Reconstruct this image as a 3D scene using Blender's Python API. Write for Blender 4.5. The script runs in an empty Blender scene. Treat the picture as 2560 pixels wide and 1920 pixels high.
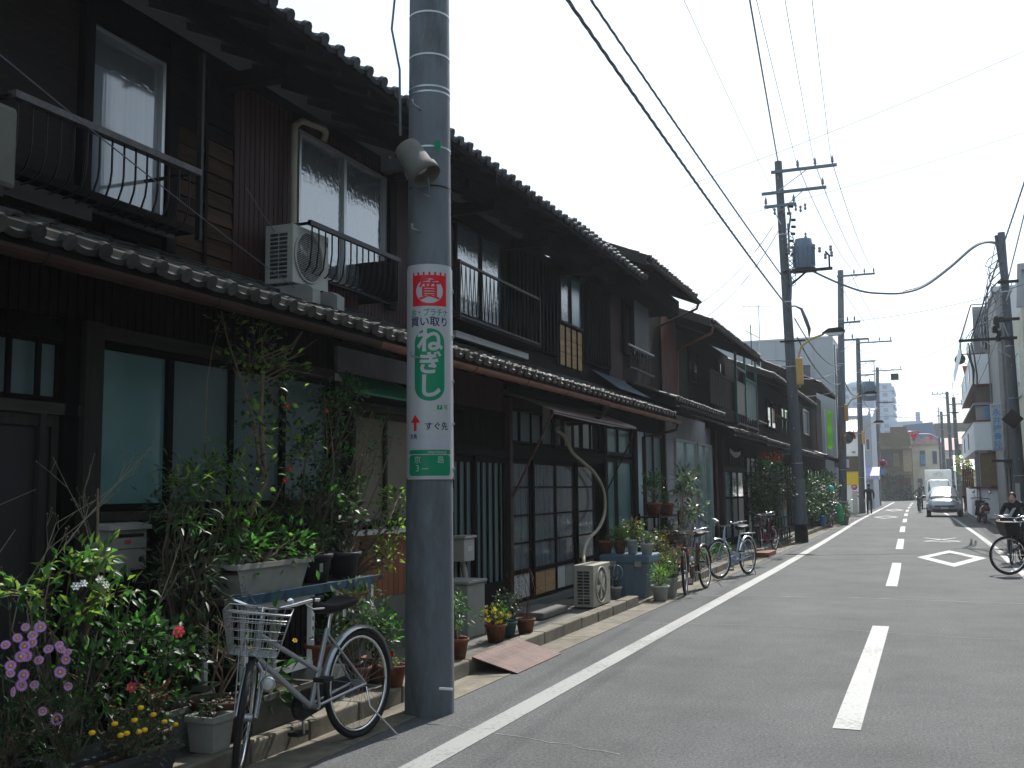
import bpy, bmesh, math, random
import numpy as np
from mathutils import Vector, Matrix

rnd = random.Random(7)
nrg = np.random.default_rng(7)
SC = bpy.context.scene
COL = SC.collection

# ------------------------------------------------------------------ camera
cam_d = bpy.data.cameras.new('camera')
cam = bpy.data.objects.new('camera', cam_d)
COL.objects.link(cam)
cam_d.sensor_width = 36.0
cam_d.lens = 36.39
cam_d.clip_start = 0.05
cam_d.clip_end = 3000
R3 = Matrix(((0.92838611, 0.04711666, 0.36861802),
             (0.37148388, -0.09111479, -0.92395769),
             (-0.00994725, 0.99472515, -0.10209279)))
cam.matrix_world = Matrix.Translation((0, 0, 1.52)) @ R3.to_4x4()
SC.camera = cam

# ------------------------------------------------------------------ light
SUN_EL, SUN_AZ = math.radians(48), math.radians(6)      # azimuth from +Y towards +X
world = bpy.data.worlds.new('World')
SC.world = world
world.use_nodes = True
wn = world.node_tree
bg = wn.nodes['Background']
sky = wn.nodes.new('ShaderNodeTexSky')
sky.sky_type = 'NISHITA'
sky.sun_disc = False
sky.sun_elevation = SUN_EL
sky.sun_rotation = SUN_AZ
sky.air_density = 1.0
sky.dust_density = 2.0
sky.ozone_density = 1.5
veil = wn.nodes.new('ShaderNodeMix'); veil.data_type = 'RGBA'; veil.blend_type = 'ADD'; veil.inputs[0].default_value = 1
wn.links.new(sky.outputs[0], veil.inputs[6]); veil.inputs[7].default_value = (8.2, 9.9, 11.1, 1)      # thin high cloud, even over the whole sky
wn.links.new(veil.outputs[2], bg.inputs[0])
bg.inputs[1].default_value = 0.05
sd = bpy.data.lights.new('sun', 'SUN')
sd.energy = 5.0
sd.angle = math.radians(0.53)
sd.color = (1.0, 0.965, 0.92)
sun = bpy.data.objects.new('sun', sd)
COL.objects.link(sun)
sv = Vector((math.sin(SUN_AZ) * math.cos(SUN_EL), math.cos(SUN_AZ) * math.cos(SUN_EL), math.sin(SUN_EL)))
sun.rotation_euler = sv.to_track_quat('Z', 'Y').to_euler()
sun.location = (10, 20, 30)
SC.view_settings.view_transform = 'Standard'
SC.view_settings.look = 'None'
SC.view_settings.exposure = 0.66
SC.view_settings.gamma = 1
SC.view_settings.use_curve_mapping = False
SC.render.engine = 'CYCLES'
SC.cycles.use_denoising = True
SC.cycles.max_bounces = 6
SC.cycles.diffuse_bounces = 3
SC.cycles.glossy_bounces = 3
SC.cycles.transmission_bounces = 4
SC.cycles.transparent_max_bounces = 8
SC.cycles.sample_clamp_indirect = 6
SC.cycles.volume_bounces = 0

# ------------------------------------------------------------------ materials
MATS = {}
def mat(name, col, rough=0.7, metal=0.0, var=0.2, scale=5.0, bump=0.0, bscale=60.0, stretch=(1, 1, 1),
        spec=0.25, dirt=None, dirt_amt=0.5, dirt_scale=2.0, coat=0.0, transl=0.0, alpha=1.0, rnd_amt=0.0, trans=0.0, ior=1.45, bdist=0.004):
    if name in MATS: return MATS[name]
    m = bpy.data.materials.new(name); m.use_nodes = True
    nt = m.node_tree; N = nt.nodes; L = nt.links
    bs = N['Principled BSDF']
    geo = N.new('ShaderNodeNewGeometry')
    oi = N.new('ShaderNodeObjectInfo')
    vm = N.new('ShaderNodeVectorMath'); vm.operation = 'ADD'
    sc_ = N.new('ShaderNodeVectorMath'); sc_.operation = 'SCALE'
    cmb = N.new('ShaderNodeCombineXYZ')
    for i in range(3): L.new(oi.outputs['Random'], cmb.inputs[i])
    L.new(cmb.outputs[0], sc_.inputs[0]); sc_.inputs['Scale'].default_value = 13.0 if rnd_amt else 0.0
    L.new(geo.outputs['Position'], vm.inputs[0]); L.new(sc_.outputs[0], vm.inputs[1])
    mp = N.new('ShaderNodeMapping'); mp.inputs['Scale'].default_value = stretch
    L.new(vm.outputs[0], mp.inputs['Vector'])
    nz = N.new('ShaderNodeTexNoise'); nz.inputs['Scale'].default_value = scale; nz.inputs['Detail'].default_value = 5; nz.inputs['Roughness'].default_value = 0.65
    L.new(mp.outputs[0], nz.inputs['Vector'])
    cr = N.new('ShaderNodeValToRGB')
    c = col
    cr.color_ramp.elements[0].position = 0.3; cr.color_ramp.elements[1].position = 0.7
    cr.color_ramp.elements[0].color = (c[0]*(1-var), c[1]*(1-var), c[2]*(1-var), 1)
    cr.color_ramp.elements[1].color = (min(1, c[0]*(1+var)), min(1, c[1]*(1+var)), min(1, c[2]*(1+var)), 1)
    L.new(nz.outputs[0], cr.inputs[0])
    out = cr.outputs[0]
    if dirt:
        dz = N.new('ShaderNodeTexNoise'); dz.inputs['Scale'].default_value = dirt_scale; dz.inputs['Detail'].default_value = 6; dz.inputs['Roughness'].default_value = 0.7
        L.new(mp.outputs[0], dz.inputs['Vector'])
        dr = N.new('ShaderNodeValToRGB'); dr.color_ramp.elements[0].position = 0.48; dr.color_ramp.elements[1].position = 0.66
        L.new(dz.outputs[0], dr.inputs[0])
        ml = N.new('ShaderNodeMath'); ml.operation = 'MULTIPLY'; ml.inputs[1].default_value = dirt_amt
        L.new(dr.outputs[0], ml.inputs[0])
        mx = N.new('ShaderNodeMix'); mx.data_type = 'RGBA'
        L.new(ml.outputs[0], mx.inputs[0]); L.new(out, mx.inputs[6]); mx.inputs[7].default_value = (*dirt, 1)
        out = mx.outputs[2]
    if rnd_amt:
        hs = N.new('ShaderNodeHueSaturation')
        mr = N.new('ShaderNodeMapRange'); mr.inputs[3].default_value = 1 - rnd_amt; mr.inputs[4].default_value = 1 + rnd_amt
        L.new(oi.outputs['Random'], mr.inputs[0]); L.new(mr.outputs[0], hs.inputs['Value'])
        L.new(out, hs.inputs['Color']); out = hs.outputs[0]
    L.new(out, bs.inputs['Base Color'])
    bs.inputs['Roughness'].default_value = rough
    bs.inputs['Metallic'].default_value = metal
    bs.inputs['Specular IOR Level'].default_value = spec
    bs.inputs['Coat Weight'].default_value = coat
    bs.inputs['Alpha'].default_value = alpha
    bs.inputs['Transmission Weight'].default_value = trans
    bs.inputs['IOR'].default_value = ior
    if bump:
        bz = N.new('ShaderNodeTexNoise'); bz.inputs['Scale'].default_value = bscale; bz.inputs['Detail'].default_value = 4
        L.new(mp.outputs[0], bz.inputs['Vector'])
        bp = N.new('ShaderNodeBump'); bp.inputs['Strength'].default_value = bump; bp.inputs['Distance'].default_value = bdist
        L.new(bz.outputs[0], bp.inputs['Height']); L.new(bp.outputs[0], bs.inputs['Normal'])
    if transl:
        tr = N.new('ShaderNodeBsdfTranslucent'); ms = N.new('ShaderNodeMixShader'); ms.inputs[0].default_value = transl
        hs2 = N.new('ShaderNodeHueSaturation'); hs2.inputs['Value'].default_value = 2.4; hs2.inputs['Saturation'].default_value = 1.1
        L.new(out, hs2.inputs['Color']); L.new(hs2.outputs[0], tr.inputs[0])
        L.new(bs.outputs[0], ms.inputs[1]); L.new(tr.outputs[0], ms.inputs[2])
        L.new(ms.outputs[0], N['Material Output'].inputs[0])
    MATS[name] = m
    return m

GY = (6, .5, 6); GZ = (6, 6, .5)       # wood grain along Y / along Z
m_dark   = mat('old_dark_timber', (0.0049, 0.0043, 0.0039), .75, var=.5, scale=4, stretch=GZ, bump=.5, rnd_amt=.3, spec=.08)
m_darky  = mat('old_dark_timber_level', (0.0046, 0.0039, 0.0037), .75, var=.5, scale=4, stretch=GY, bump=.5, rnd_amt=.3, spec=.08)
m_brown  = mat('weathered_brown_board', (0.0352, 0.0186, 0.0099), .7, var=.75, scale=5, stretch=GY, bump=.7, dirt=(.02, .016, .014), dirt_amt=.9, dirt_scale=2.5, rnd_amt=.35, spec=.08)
m_grwood = mat('grey_weathered_wood', (0.0302, 0.0278, 0.0239), .8, var=.35, scale=5, stretch=GY, bump=.6, rnd_amt=.2)
m_grwz   = mat('grey_weathered_wood_upright', (0.0183, 0.0162, 0.014), .8, var=.35, scale=5, stretch=GZ, bump=.6, rnd_amt=.2)
m_soffit = mat('near_black_soffit', (0.0026, 0.0022, 0.0018), .9, var=.3, spec=.08)  # one near black tone for every eave underside
m_maroon = mat('maroon_sheet', (0.0339, 0.0156, 0.0151), .5, var=.15, scale=3, stretch=(2, 2, .4), dirt=(.05, .03, .028), dirt_amt=.6, spec=.08)
m_brsid  = mat('brown_ribbed_sheet', (0.008, 0.006, 0.0056), .55, var=.2, scale=3, dirt=(.02, .015, .012), spec=.08)
m_tile   = mat('grey_roof_tile', (0.03, 0.0312, 0.03), .5, var=.3, scale=14, bump=.3, dirt=(.12, .11, .085), dirt_amt=.45, dirt_scale=6, rnd_amt=.5)
m_tile2  = mat('blue_grey_roof_tile', (0.0243, 0.0271, 0.0314), .42, var=.3, scale=14, bump=.3, dirt=(.04, .04, .045), dirt_amt=.5, dirt_scale=6, rnd_amt=.5)
m_gutter = mat('rusty_copper_gutter', (0.1664, 0.0672, 0.0352), .5, metal=.2, var=.4, scale=4, stretch=(1, .6, 1), dirt=(.09, .05, .04), dirt_amt=.7)
m_gutdk  = mat('dark_brown_gutter', (0.0357, 0.0202, 0.0168), .42, var=.3, scale=3, spec=.08)
m_iron   = mat('dark_iron', (0.0106, 0.011, 0.012), .45, metal=.5, var=.3)
m_railw  = mat('aged_rail_cap', (0.066, 0.06, 0.06), .5, var=.4, scale=20)
m_concr  = mat('concrete', (0.1105, 0.1088, 0.0978), .85, var=.22, scale=6, bump=.5, bscale=90, dirt=(.07, .068, .06), dirt_amt=.7, dirt_scale=3)
m_concr2 = mat('kerb_concrete', (0.15, 0.135, 0.105), .85, var=.22, scale=9, bump=.6, bscale=120, dirt=(.07, .065, .055), dirt_amt=.7, dirt_scale=4, rnd_amt=.12)
m_pole   = mat('pole_concrete', (0.1081, 0.1227, 0.1388), .7, var=.13, scale=4, stretch=(2, 2, .6), bump=.25, bscale=80, dirt=(.055, .058, .06), dirt_amt=.85, dirt_scale=1.6)
m_pole2  = mat('dark_pole_concrete', (0.0734, 0.084, 0.0924), .75, var=.2, scale=4, stretch=(2, 2, .5), bump=.3, dirt=(.06, .065, .07), dirt_amt=.6)
m_steel  = mat('galvanised_steel', (0.36, 0.376, 0.384), .38, metal=.85, var=.15)
m_chrome = mat('chrome', (.7, .71, .72), .16, metal=1, var=.05)
m_black  = mat('black_rubber', (0.0108, 0.0108, 0.0114), .6, var=.2, scale=20)
m_plas   = mat('black_plastic', (0.0132, 0.0132, 0.0144), .35, var=.15)
m_silver = mat('silver_paint', (0.3187, 0.3315, 0.3506), .25, metal=.45, var=.04, coat=.5)
m_redp   = mat('dark_red_paint', (0.056, 0.0064, 0.008), .3, var=.1, coat=.5)
m_bluep  = mat('blue_silver_paint', (.34, .40, .50), .28, metal=.4, var=.05, coat=.5)
m_white  = mat('white_paint', (.74, .74, .72), .5, var=.06, dirt=(.5, .49, .45), dirt_amt=.4)
m_acwht  = mat('aged_white_enamel', (0.2903, 0.2903, 0.2696), .45, var=.08, dirt=(.36, .34, .29), dirt_amt=.5, dirt_scale=5)
m_acbeige= mat('beige_enamel', (0.2677, 0.255, 0.2104), .5, var=.1, dirt=(.26, .23, .17), dirt_amt=.6, dirt_scale=6)
m_beige  = mat('beige_pipe_tape', (0.28, 0.252, 0.189), .7, var=.15, bump=.3, bscale=40)
m_terra  = mat('terracotta', (0.1512, 0.0525, 0.0273), .75, var=.2, scale=9, bump=.2, dirt=(.30, .20, .15), dirt_amt=.5, dirt_scale=7, rnd_amt=.2)
m_dkpot  = mat('dark_brown_pot', (.060, .030, .022), .5, var=.2, scale=8)
m_gypot  = mat('grey_planter', (0.2205, 0.2257, 0.2047), .6, var=.12, scale=8, dirt=(.26, .26, .22), dirt_amt=.6, dirt_scale=5)
m_crpot  = mat('cream_bucket', (0.2548, 0.245, 0.1666), .5, var=.1, scale=8, dirt=(.38, .35, .24), dirt_amt=.5)
m_whpot  = mat('white_pot', (0.3968, 0.4096, 0.3968), .45, var=.08, scale=8, dirt=(.45, .44, .38), dirt_amt=.4)
m_blkpot = mat('black_plastic_pot', (.030, .033, .038), .42, var=.2, scale=8)
m_soil   = mat('soil', (.035, .024, .016), .95, var=.5, scale=40, bump=.8)
m_bark   = mat('bark', (.11, .085, .06), .85, var=.4, scale=25, bump=.6)
m_twig   = mat('pale_twig', (0.14, 0.105, 0.07), .8, var=.3, scale=25)
def leafmat(n, c, transl=.34, rough=.42, var=.35):
    return mat(n, c, rough, var=var, scale=9, transl=transl, spec=.35)
m_leafd = leafmat('deep_green_leaf', (0.0106, 0.029, 0.0097), .25, .48)
m_leafm = leafmat('mid_green_leaf', (0.0244, 0.0609, 0.0158), .36)
m_leafy = leafmat('yellow_green_leaf', (0.1073, 0.1694, 0.0339), .42)
m_leafb = leafmat('bright_green_leaf', (0.0383, 0.1044, 0.0244), .45)
m_leafg = leafmat('grey_green_leaf', (0.0628, 0.0879, 0.0502), .3, .4)
m_leafr = leafmat('reddish_leaf', (0.096, 0.033, 0.018), .35, .4)
m_purple = mat('lilac_petal', (0.56, 0.3, 0.58), .6, var=.15, scale=20, transl=.25)
m_pink = mat('pink_petal', (0.4216, 0.068, 0.0884), .6, var=.2, scale=20, transl=.25)
m_red = mat('red_petal', (0.4, 0.012, 0.016), .6, var=.2, scale=20, transl=.2)
m_whpetal = mat('white_petal', (.72, .70, .68), .6, var=.1, scale=20, transl=.2)
m_yellow = mat('yellow_petal', (.72, .47, .015), .6, var=.15, scale=30, transl=.15)
m_orange = mat('orange_petal', (.75, .32, .03), .6, var=.15, scale=30, transl=.15)
m_cable = mat('black_cable', (0.096, 0.104, 0.128), .5, var=.2, scale=10)
m_frost = mat('frosted_glass_teal', (0.0861, 0.1744, 0.1744), .16, var=.10, scale=2, spec=.8, bump=.25, bscale=45, ior=1.6, bdist=.002)
m_frost2 = mat('frosted_glass_teal_plain', (0.0688, 0.11, 0.11), .35, var=.08, scale=1.4, spec=.6)
m_wavy = mat('wavy_glass', (0.088, 0.1012, 0.1056), .06, var=.06, scale=2, spec=1.0, bump=.4, bscale=22, ior=1.9, bdist=.005)
m_glassd = mat('dark_clear_glass', (.022, .030, .034), .04, var=.1, spec=.9, bump=.05, bscale=5, ior=1.6)
m_curt = mat('curtained_glass', (0.15, 0.17, 0.18), .07, var=.25, scale=2.2, stretch=(1, 9, .25), spec=.9, bump=.08, bscale=6, ior=1.7)
m_curtd = mat('pale_curtain_behind_glass', (0.075, 0.092, 0.105), .10, var=.5, scale=2.4, stretch=(1, 9, .25), spec=.8, ior=1.55)
m_beigec = mat('beige_blind', (0.12, 0.105, 0.075), .5, var=.08, scale=3)
m_alu = mat('aluminium_sash', (.36, .37, .37), .35, metal=.7, var=.1)
m_bronze = mat('bronze_sash', (0.039, 0.0348, 0.03), .4, metal=.5, var=.2)
m_gwall = mat('grey_mortar_wall', (0.2016, 0.2016, 0.2117), .85, var=.08, scale=3, bump=.3, bscale=90, dirt=(.30, .29, .30), dirt_amt=.5)
m_orsid = mat('orange_brown_boards', (0.186, 0.0651, 0.031), .6, var=.2, scale=5, stretch=GZ, rnd_amt=.15)
m_bamboo = mat('tan_plywood', (0.3, 0.1875, 0.09), .65, var=.3, scale=4, stretch=GY)
m_greenc = mat('green_translucent_sheet', (0.021, 0.154, 0.084), .4, var=.2, transl=.4)
m_bluet = mat('blue_sheet', (0.014, 0.044, 0.072), .5, var=.25, scale=4, bump=.5, bscale=9, bdist=.02)
m_awn = mat('faded_pink_awning', (0.2176, 0.1664, 0.1536), .8, var=.15, scale=5, transl=.15)
m_rust = mat('rusty_plate', (0.085, 0.042, 0.034), .65, metal=.1, var=.3, scale=8, dirt=(.04, .022, .018), dirt_amt=.7, dirt_scale=9)
m_bluebox = mat('blue_grey_plastic', (0.105, 0.1417, 0.1732), .45, var=.07, scale=4, dirt=(.13, .17, .20), dirt_amt=.4)
m_bluelid = mat('blue_plastic_lid', (0.0735, 0.1312, 0.1732), .42, var=.07, scale=4)
m_redwall = mat('red_brown_corrugated_rust', (0.066, 0.0156, 0.012), .7, var=.6, scale=3, stretch=(2, 2, .5), dirt=(.06, .05, .045), dirt_amt=.8)
m_gsteel = mat('green_painted_steel', (.02, .085, .075), .45, var=.2)
m_signw = mat('sign_white', (0.3482, 0.3579, 0.3627), .35, var=.03, spec=.5)
m_signg = mat('sign_green', (.0, .18, .085), .35, var=.05)
m_signr = mat('sign_red', (.50, .01, .02), .35, var=.05)
m_navy = mat('sign_navy', (.02, .02, .07), .4, var=.05)
m_signb = mat('sign_blue', (.05, .22, .50), .4, var=.05)
m_smudge = mat('faded_grey_smudge', (.36, .37, .42), .4, var=.15)
m_lampy = mat('ochre_lamp_paint', (.42, .26, .08), .5, var=.1)
m_glassl = mat('lamp_glass', (.5, .5, .48), .1, var=.02, spec=.8)
m_skin = mat('skin', (.50, .30, .21), .5, var=.04)
m_hair = mat('black_hair', (.015, .012, .011), .5, var=.2)
m_clothd = mat('dark_cloth', (0.0176, 0.0192, 0.024), .85, var=.2)
m_clothg = mat('grey_cloth', (.14, .14, .15), .85, var=.2)
m_clothw = mat('pale_cloth', (.50, .52, .56), .8, var=.1)
m_carp = mat('silver_car_paint', (0.28, 0.287, 0.322), .2, metal=.6, var=.02, coat=1)
m_carg = mat('windscreen_glass', (0.28, 0.296, 0.304), .27, var=.05, spec=1, ior=1.8)
m_orange_h = mat('orange_hood', (0.56, 0.084, 0.014), .4, var=.05)
m_lgreen = mat('lime_banner_cloth', (0.0363, 0.1089, 0.0145), .7, var=.1, transl=.4)
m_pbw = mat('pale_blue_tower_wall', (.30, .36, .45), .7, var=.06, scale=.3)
m_dwin = mat('far_window', (.05, .07, .09), .1, var=.2)
m_cream = mat('cream_render', (.50, .47, .38), .8, var=.1, scale=1, dirt=(.36, .33, .27), dirt_amt=.5, dirt_scale=.8)
m_tan = mat('tan_brown_render', (0.0935, 0.0798, 0.055), .85, var=.2, scale=.8, dirt=(.10, .08, .06), dirt_amt=.5, dirt_scale=.6)
m_gmetal = mat('grey_metal_cladding', (.36, .38, .39), .5, var=.06, scale=.8)
m_wclad = mat('white_cladding', (0.78, 0.8, 0.8), .55, var=.06, scale=1, dirt=(.6, .6, .6), dirt_amt=.4, dirt_scale=1)
m_bwall = mat('grey_beige_wall', (.30, .295, .28), .8, var=.07, scale=1)
m_yshut = mat('yellow_shutter', (.70, .50, .02), .5, var=.06)
m_pawn = mat('lavender_awning', (.24, .24, .40), .6, var=.08)
m_dred = mat('dark_red_ledge', (.12, .03, .035), .6, var=.2)
m_blind = mat('tan_reed_blind', (.20, .14, .075), .8, var=.3, scale=3, stretch=(1, 1, 14))
m_poly = mat('pale_polycarbonate_roof', (.45, .52, .54), .3, var=.05, transl=.5)
m_laund = mat('blue_laundry', (.12, .25, .42), .85, var=.2, scale=3)
m_slate = mat('blue_metal_roof', (.10, .14, .22), .5, var=.1)
m_salmon = mat('salmon_roof_tile', (.34, .22, .20), .7, var=.2, scale=3)
m_ptile = mat('pale_roof_tile', (.30, .31, .30), .5, var=.2, scale=6)

# ------------------------------------------------------------------ geometry helpers
class B:
    def __init__(s): s.v = []; s.f = []; s.mi = []; s.m = 0; s.sm = []
    def add(s, vs, fs, smooth=False):
        o = len(s.v); s.v += [tuple(v) for v in vs]
        for f in fs: s.f.append(tuple(i + o for i in f)); s.mi.append(s.m); s.sm.append(smooth)
        return s
    def box(s, x0, x1, y0, y1, z0, z1):
        vs = [(x, y, z) for x in (x0, x1) for y in (y0, y1) for z in (z0, z1)]
        return s.add(vs, [(0, 1, 3, 2), (4, 6, 7, 5), (0, 4, 5, 1), (2, 3, 7, 6), (0, 2, 6, 4), (1, 5, 7, 3)])
    def bev(s, x0, x1, y0, y1, z0, z1, b=.01):
        bm = bmesh.new(); bmesh.ops.create_cube(bm, size=1)
        for v in bm.verts: v.co = Vector(((x0+x1)/2 + v.co.x*(x1-x0), (y0+y1)/2 + v.co.y*(y1-y0), (z0+z1)/2 + v.co.z*(z1-z0)))
        bmesh.ops.bevel(bm, geom=bm.edges[:], offset=b, segments=2, affect='EDGES', profile=.5)
        s.bm(bm); bm.free(); return s
    def bm(s, bm, smooth=False):
        bm.verts.index_update()
        return s.add([v.co[:] for v in bm.verts], [[v.index for v in f.verts] for f in bm.faces], smooth)
    def obox(s, c, size, rot):      # oriented box
        rm = rot if isinstance(rot, Matrix) else Matrix.Rotation(rot, 3, 'Z')
        vs = [Vector(c) + rm @ Vector((x*size[0]/2, y*size[1]/2, z*size[2]/2)) for x in (-1, 1) for y in (-1, 1) for z in (-1, 1)]
        return s.add(vs, [(0, 1, 3, 2), (4, 6, 7, 5), (0, 4, 5, 1), (2, 3, 7, 6), (0, 2, 6, 4), (1, 5, 7, 3)])
    def prism(s, poly, axis, a, b):  # poly of 2D points extruded along axis
        n = len(poly)
        def P(u, w, t): return {'x': (t, u, w), 'y': (u, t, w), 'z': (u, w, t)}[axis]
        vs = [P(u, w, a) for u, w in poly] + [P(u, w, b) for u, w in poly]
        fs = [(i, (i+1) % n, n + (i+1) % n, n + i) for i in range(n)] + [tuple(range(n))[::-1], tuple(range(n, 2*n))]
        return s.add(vs, fs)
    def tube(s, pts, r, seg=6, caps=True, smooth=True):
        pts = [Vector(p) for p in pts]; n = len(pts)
        rr = r if isinstance(r, (list, tuple)) else [r]*n
        vs = []; up = None
        for i, p in enumerate(pts):
            d = (pts[min(i+1, n-1)] - pts[max(i-1, 0)])
            d = d.normalized() if d.length > 1e-9 else Vector((0, 0, 1))
            if up is None:
                up = Vector((0, 0, 1)) if abs(d.z) < .9 else Vector((1, 0, 0))
            a = d.cross(up)
            if a.length < 1e-4: a = d.cross(Vector((0, 1, 0)))
            a.normalize(); b = a.cross(d).normalized(); up = b
            for k in range(seg):
                t = 2*math.pi*k/seg
                vs.append(p + rr[i]*(math.cos(t)*a + math.sin(t)*b))
        fs = []
        for i in range(n-1):
            for k in range(seg):
                k2 = (k+1) % seg
                fs.append((i*seg+k, i*seg+k2, (i+1)*seg+k2, (i+1)*seg+k))
        s.add(vs, fs, smooth)
        if caps:
            s.add([vs[k] for k in range(seg)], [tuple(range(seg))[::-1]])
            s.add([vs[(n-1)*seg+k] for k in range(seg)], [tuple(range(seg))])
        return s
    def lathe(s, prof, c=(0, 0, 0), seg=20, smooth=True, ang=0, mtx=None):   # prof: (r,z)
        vs = []; n = len(prof)
        for r, z in prof:
            for k in range(seg):
                t = 2*math.pi*k/seg + ang
                p = Vector((r*math.cos(t), r*math.sin(t), z))
                if mtx: p = mtx @ p
                vs.append(p + Vector(c))
        fs = [(i*seg+k, i*seg+(k+1) % seg, (i+1)*seg+(k+1) % seg, (i+1)*seg+k) for i in range(n-1) for k in range(seg)]
        if prof[0][0] > 1e-5: fs.append(tuple(range(seg))[::-1])
        if prof[-1][0] > 1e-5: fs.append(tuple((n-1)*seg+k for k in range(seg)))
        return s.add(vs, fs, smooth)
    def torus(s, c, R, r, axis='y', seg=32, rs=6):
        vs = []; fs = []
        for i in range(seg):
            a = 2*math.pi*i/seg
            for k in range(rs):
                b = 2*math.pi*k/rs; q = R + r*math.cos(b)
                u, w, h = q*math.cos(a), q*math.sin(a), r*math.sin(b)
                p = {'y': (u, h, w), 'x': (h, u, w), 'z': (u, w, h)}[axis]
                vs.append((p[0]+c[0], p[1]+c[1], p[2]+c[2]))
        for i in range(seg):
            for k in range(rs):
                fs.append((i*rs+k, ((i+1) % seg)*rs+k, ((i+1) % seg)*rs+(k+1) % rs, i*rs+(k+1) % rs))
        return s.add(vs, fs, True)
    def mesh(s, mats):
        if not isinstance(mats, (list, tuple)): mats = [mats]
        me = bpy.data.meshes.new('m')
        me.from_pydata(s.v, [], s.f)
        for m in mats: me.materials.append(m)
        if len(mats) > 1: me.polygons.foreach_set('material_index', s.mi)
        me.polygons.foreach_set('use_smooth', s.sm)
        me.update()
        return me

def link(name, me, parent=None, loc=(0, 0, 0), rot=None, kind=None, label=None):
    o = bpy.data.objects.new(name, me); COL.objects.link(o)
    o.location = loc
    if rot is not None: o.rotation_euler = rot
    if parent: o.parent = parent
    if kind: o['kind'] = kind
    if label: o['label'] = label
    return o
def thing(name, label, cat, loc=(0, 0, 0), rz=0, group=None):
    o = bpy.data.objects.new(name, None); COL.objects.link(o)
    o.empty_display_size = .2
    o.location = loc; o.rotation_euler = (0, 0, rz)
    o['label'] = label; o['category'] = cat
    if group: o['group'] = group
    return o
def tag(o, label, cat, group=None):
    o['label'] = label; o['category'] = cat
    if group: o['group'] = group
    return o
def wpos(o):
    p = Vector((0, 0, 0))
    while o is not None: p += o.location; o = o.parent
    return p
def part(name, b, m, parent, kind=None, label=None):
    """b is built in world coordinates; the parent chain is unrotated"""
    c = Vector(((min(v[0] for v in b.v)+max(v[0] for v in b.v))/2, (min(v[1] for v in b.v)+max(v[1] for v in b.v))/2, min(v[2] for v in b.v)))
    b.v = [(v[0]-c.x, v[1]-c.y, v[2]-c.z) for v in b.v]
    return link(name, b.mesh(m), parent, c - wpos(parent) if parent else c, kind=kind, label=label)
BOXC = {}
def pbox(name, parent, x0, x1, y0, y1, z0, z1, m, label=None, rot=None, kind=None):
    k = (round(x1-x0, 4), round(y1-y0, 4), round(z1-z0, 4), m.name)
    if k not in BOXC:
        BOXC[k] = B().box(-(x1-x0)/2, (x1-x0)/2, -(y1-y0)/2, (y1-y0)/2, 0, z1-z0).mesh(m)
    w = wpos(parent) if parent else Vector((0, 0, 0))
    return link(name, BOXC[k], parent, Vector(((x0+x1)/2, (y0+y1)/2, z0)) - w, rot, kind, label)
def structure(name, b, m): return part(name, b, m, None, kind='structure')
def copy_tree(o, parent=None):
    c = o.copy(); COL.objects.link(c)
    if parent is not None: c.parent = parent
    for ch in list(o.children): copy_tree(ch, c)
    return c
def arc(p0, p1, sag, n=14):
    p0, p1 = Vector(p0), Vector(p1)
    return [p0.lerp(p1, i/n) - Vector((0, 0, sag*4*(i/n)*(1-i/n))) for i in range(n+1)]

def spl(pts, n=5):
    P = [Vector(p) for p in pts]; P = [P[0]*2-P[1]] + P + [P[-1]*2-P[-2]]; out = []
    for i in range(1, len(P)-2):
        for k in range(n):
            t = k/n; a, b_, c, d = P[i-1], P[i], P[i+1], P[i+2]
            out.append(.5*((2*b_)+(c-a)*t+(2*a-5*b_+4*c-d)*t*t+(3*b_-a-3*c+d)*t**3))
    return out+[P[-2]]
# text as mesh; returns list of (verts2d, faces)
def text_geo(body, size, bold=0.0):
    c = bpy.data.curves.new('t', 'FONT'); c.body = body; c.size = size; c.align_x = 'CENTER'; c.align_y = 'CENTER'
    c.offset = bold; c.resolution_u = 3
    o = bpy.data.objects.new('t', c); COL.objects.link(o)
    bpy.context.view_layer.update()
    dg = bpy.context.evaluated_depsgraph_get()
    me = bpy.data.meshes.new_from_object(o.evaluated_get(dg))
    vs = [v.co.copy() for v in me.vertices]; fs = [tuple(p.vertices) for p in me.polygons]
    bpy.data.objects.remove(o); bpy.data.curves.remove(c); bpy.data.meshes.remove(me)
    return vs, fs

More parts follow.
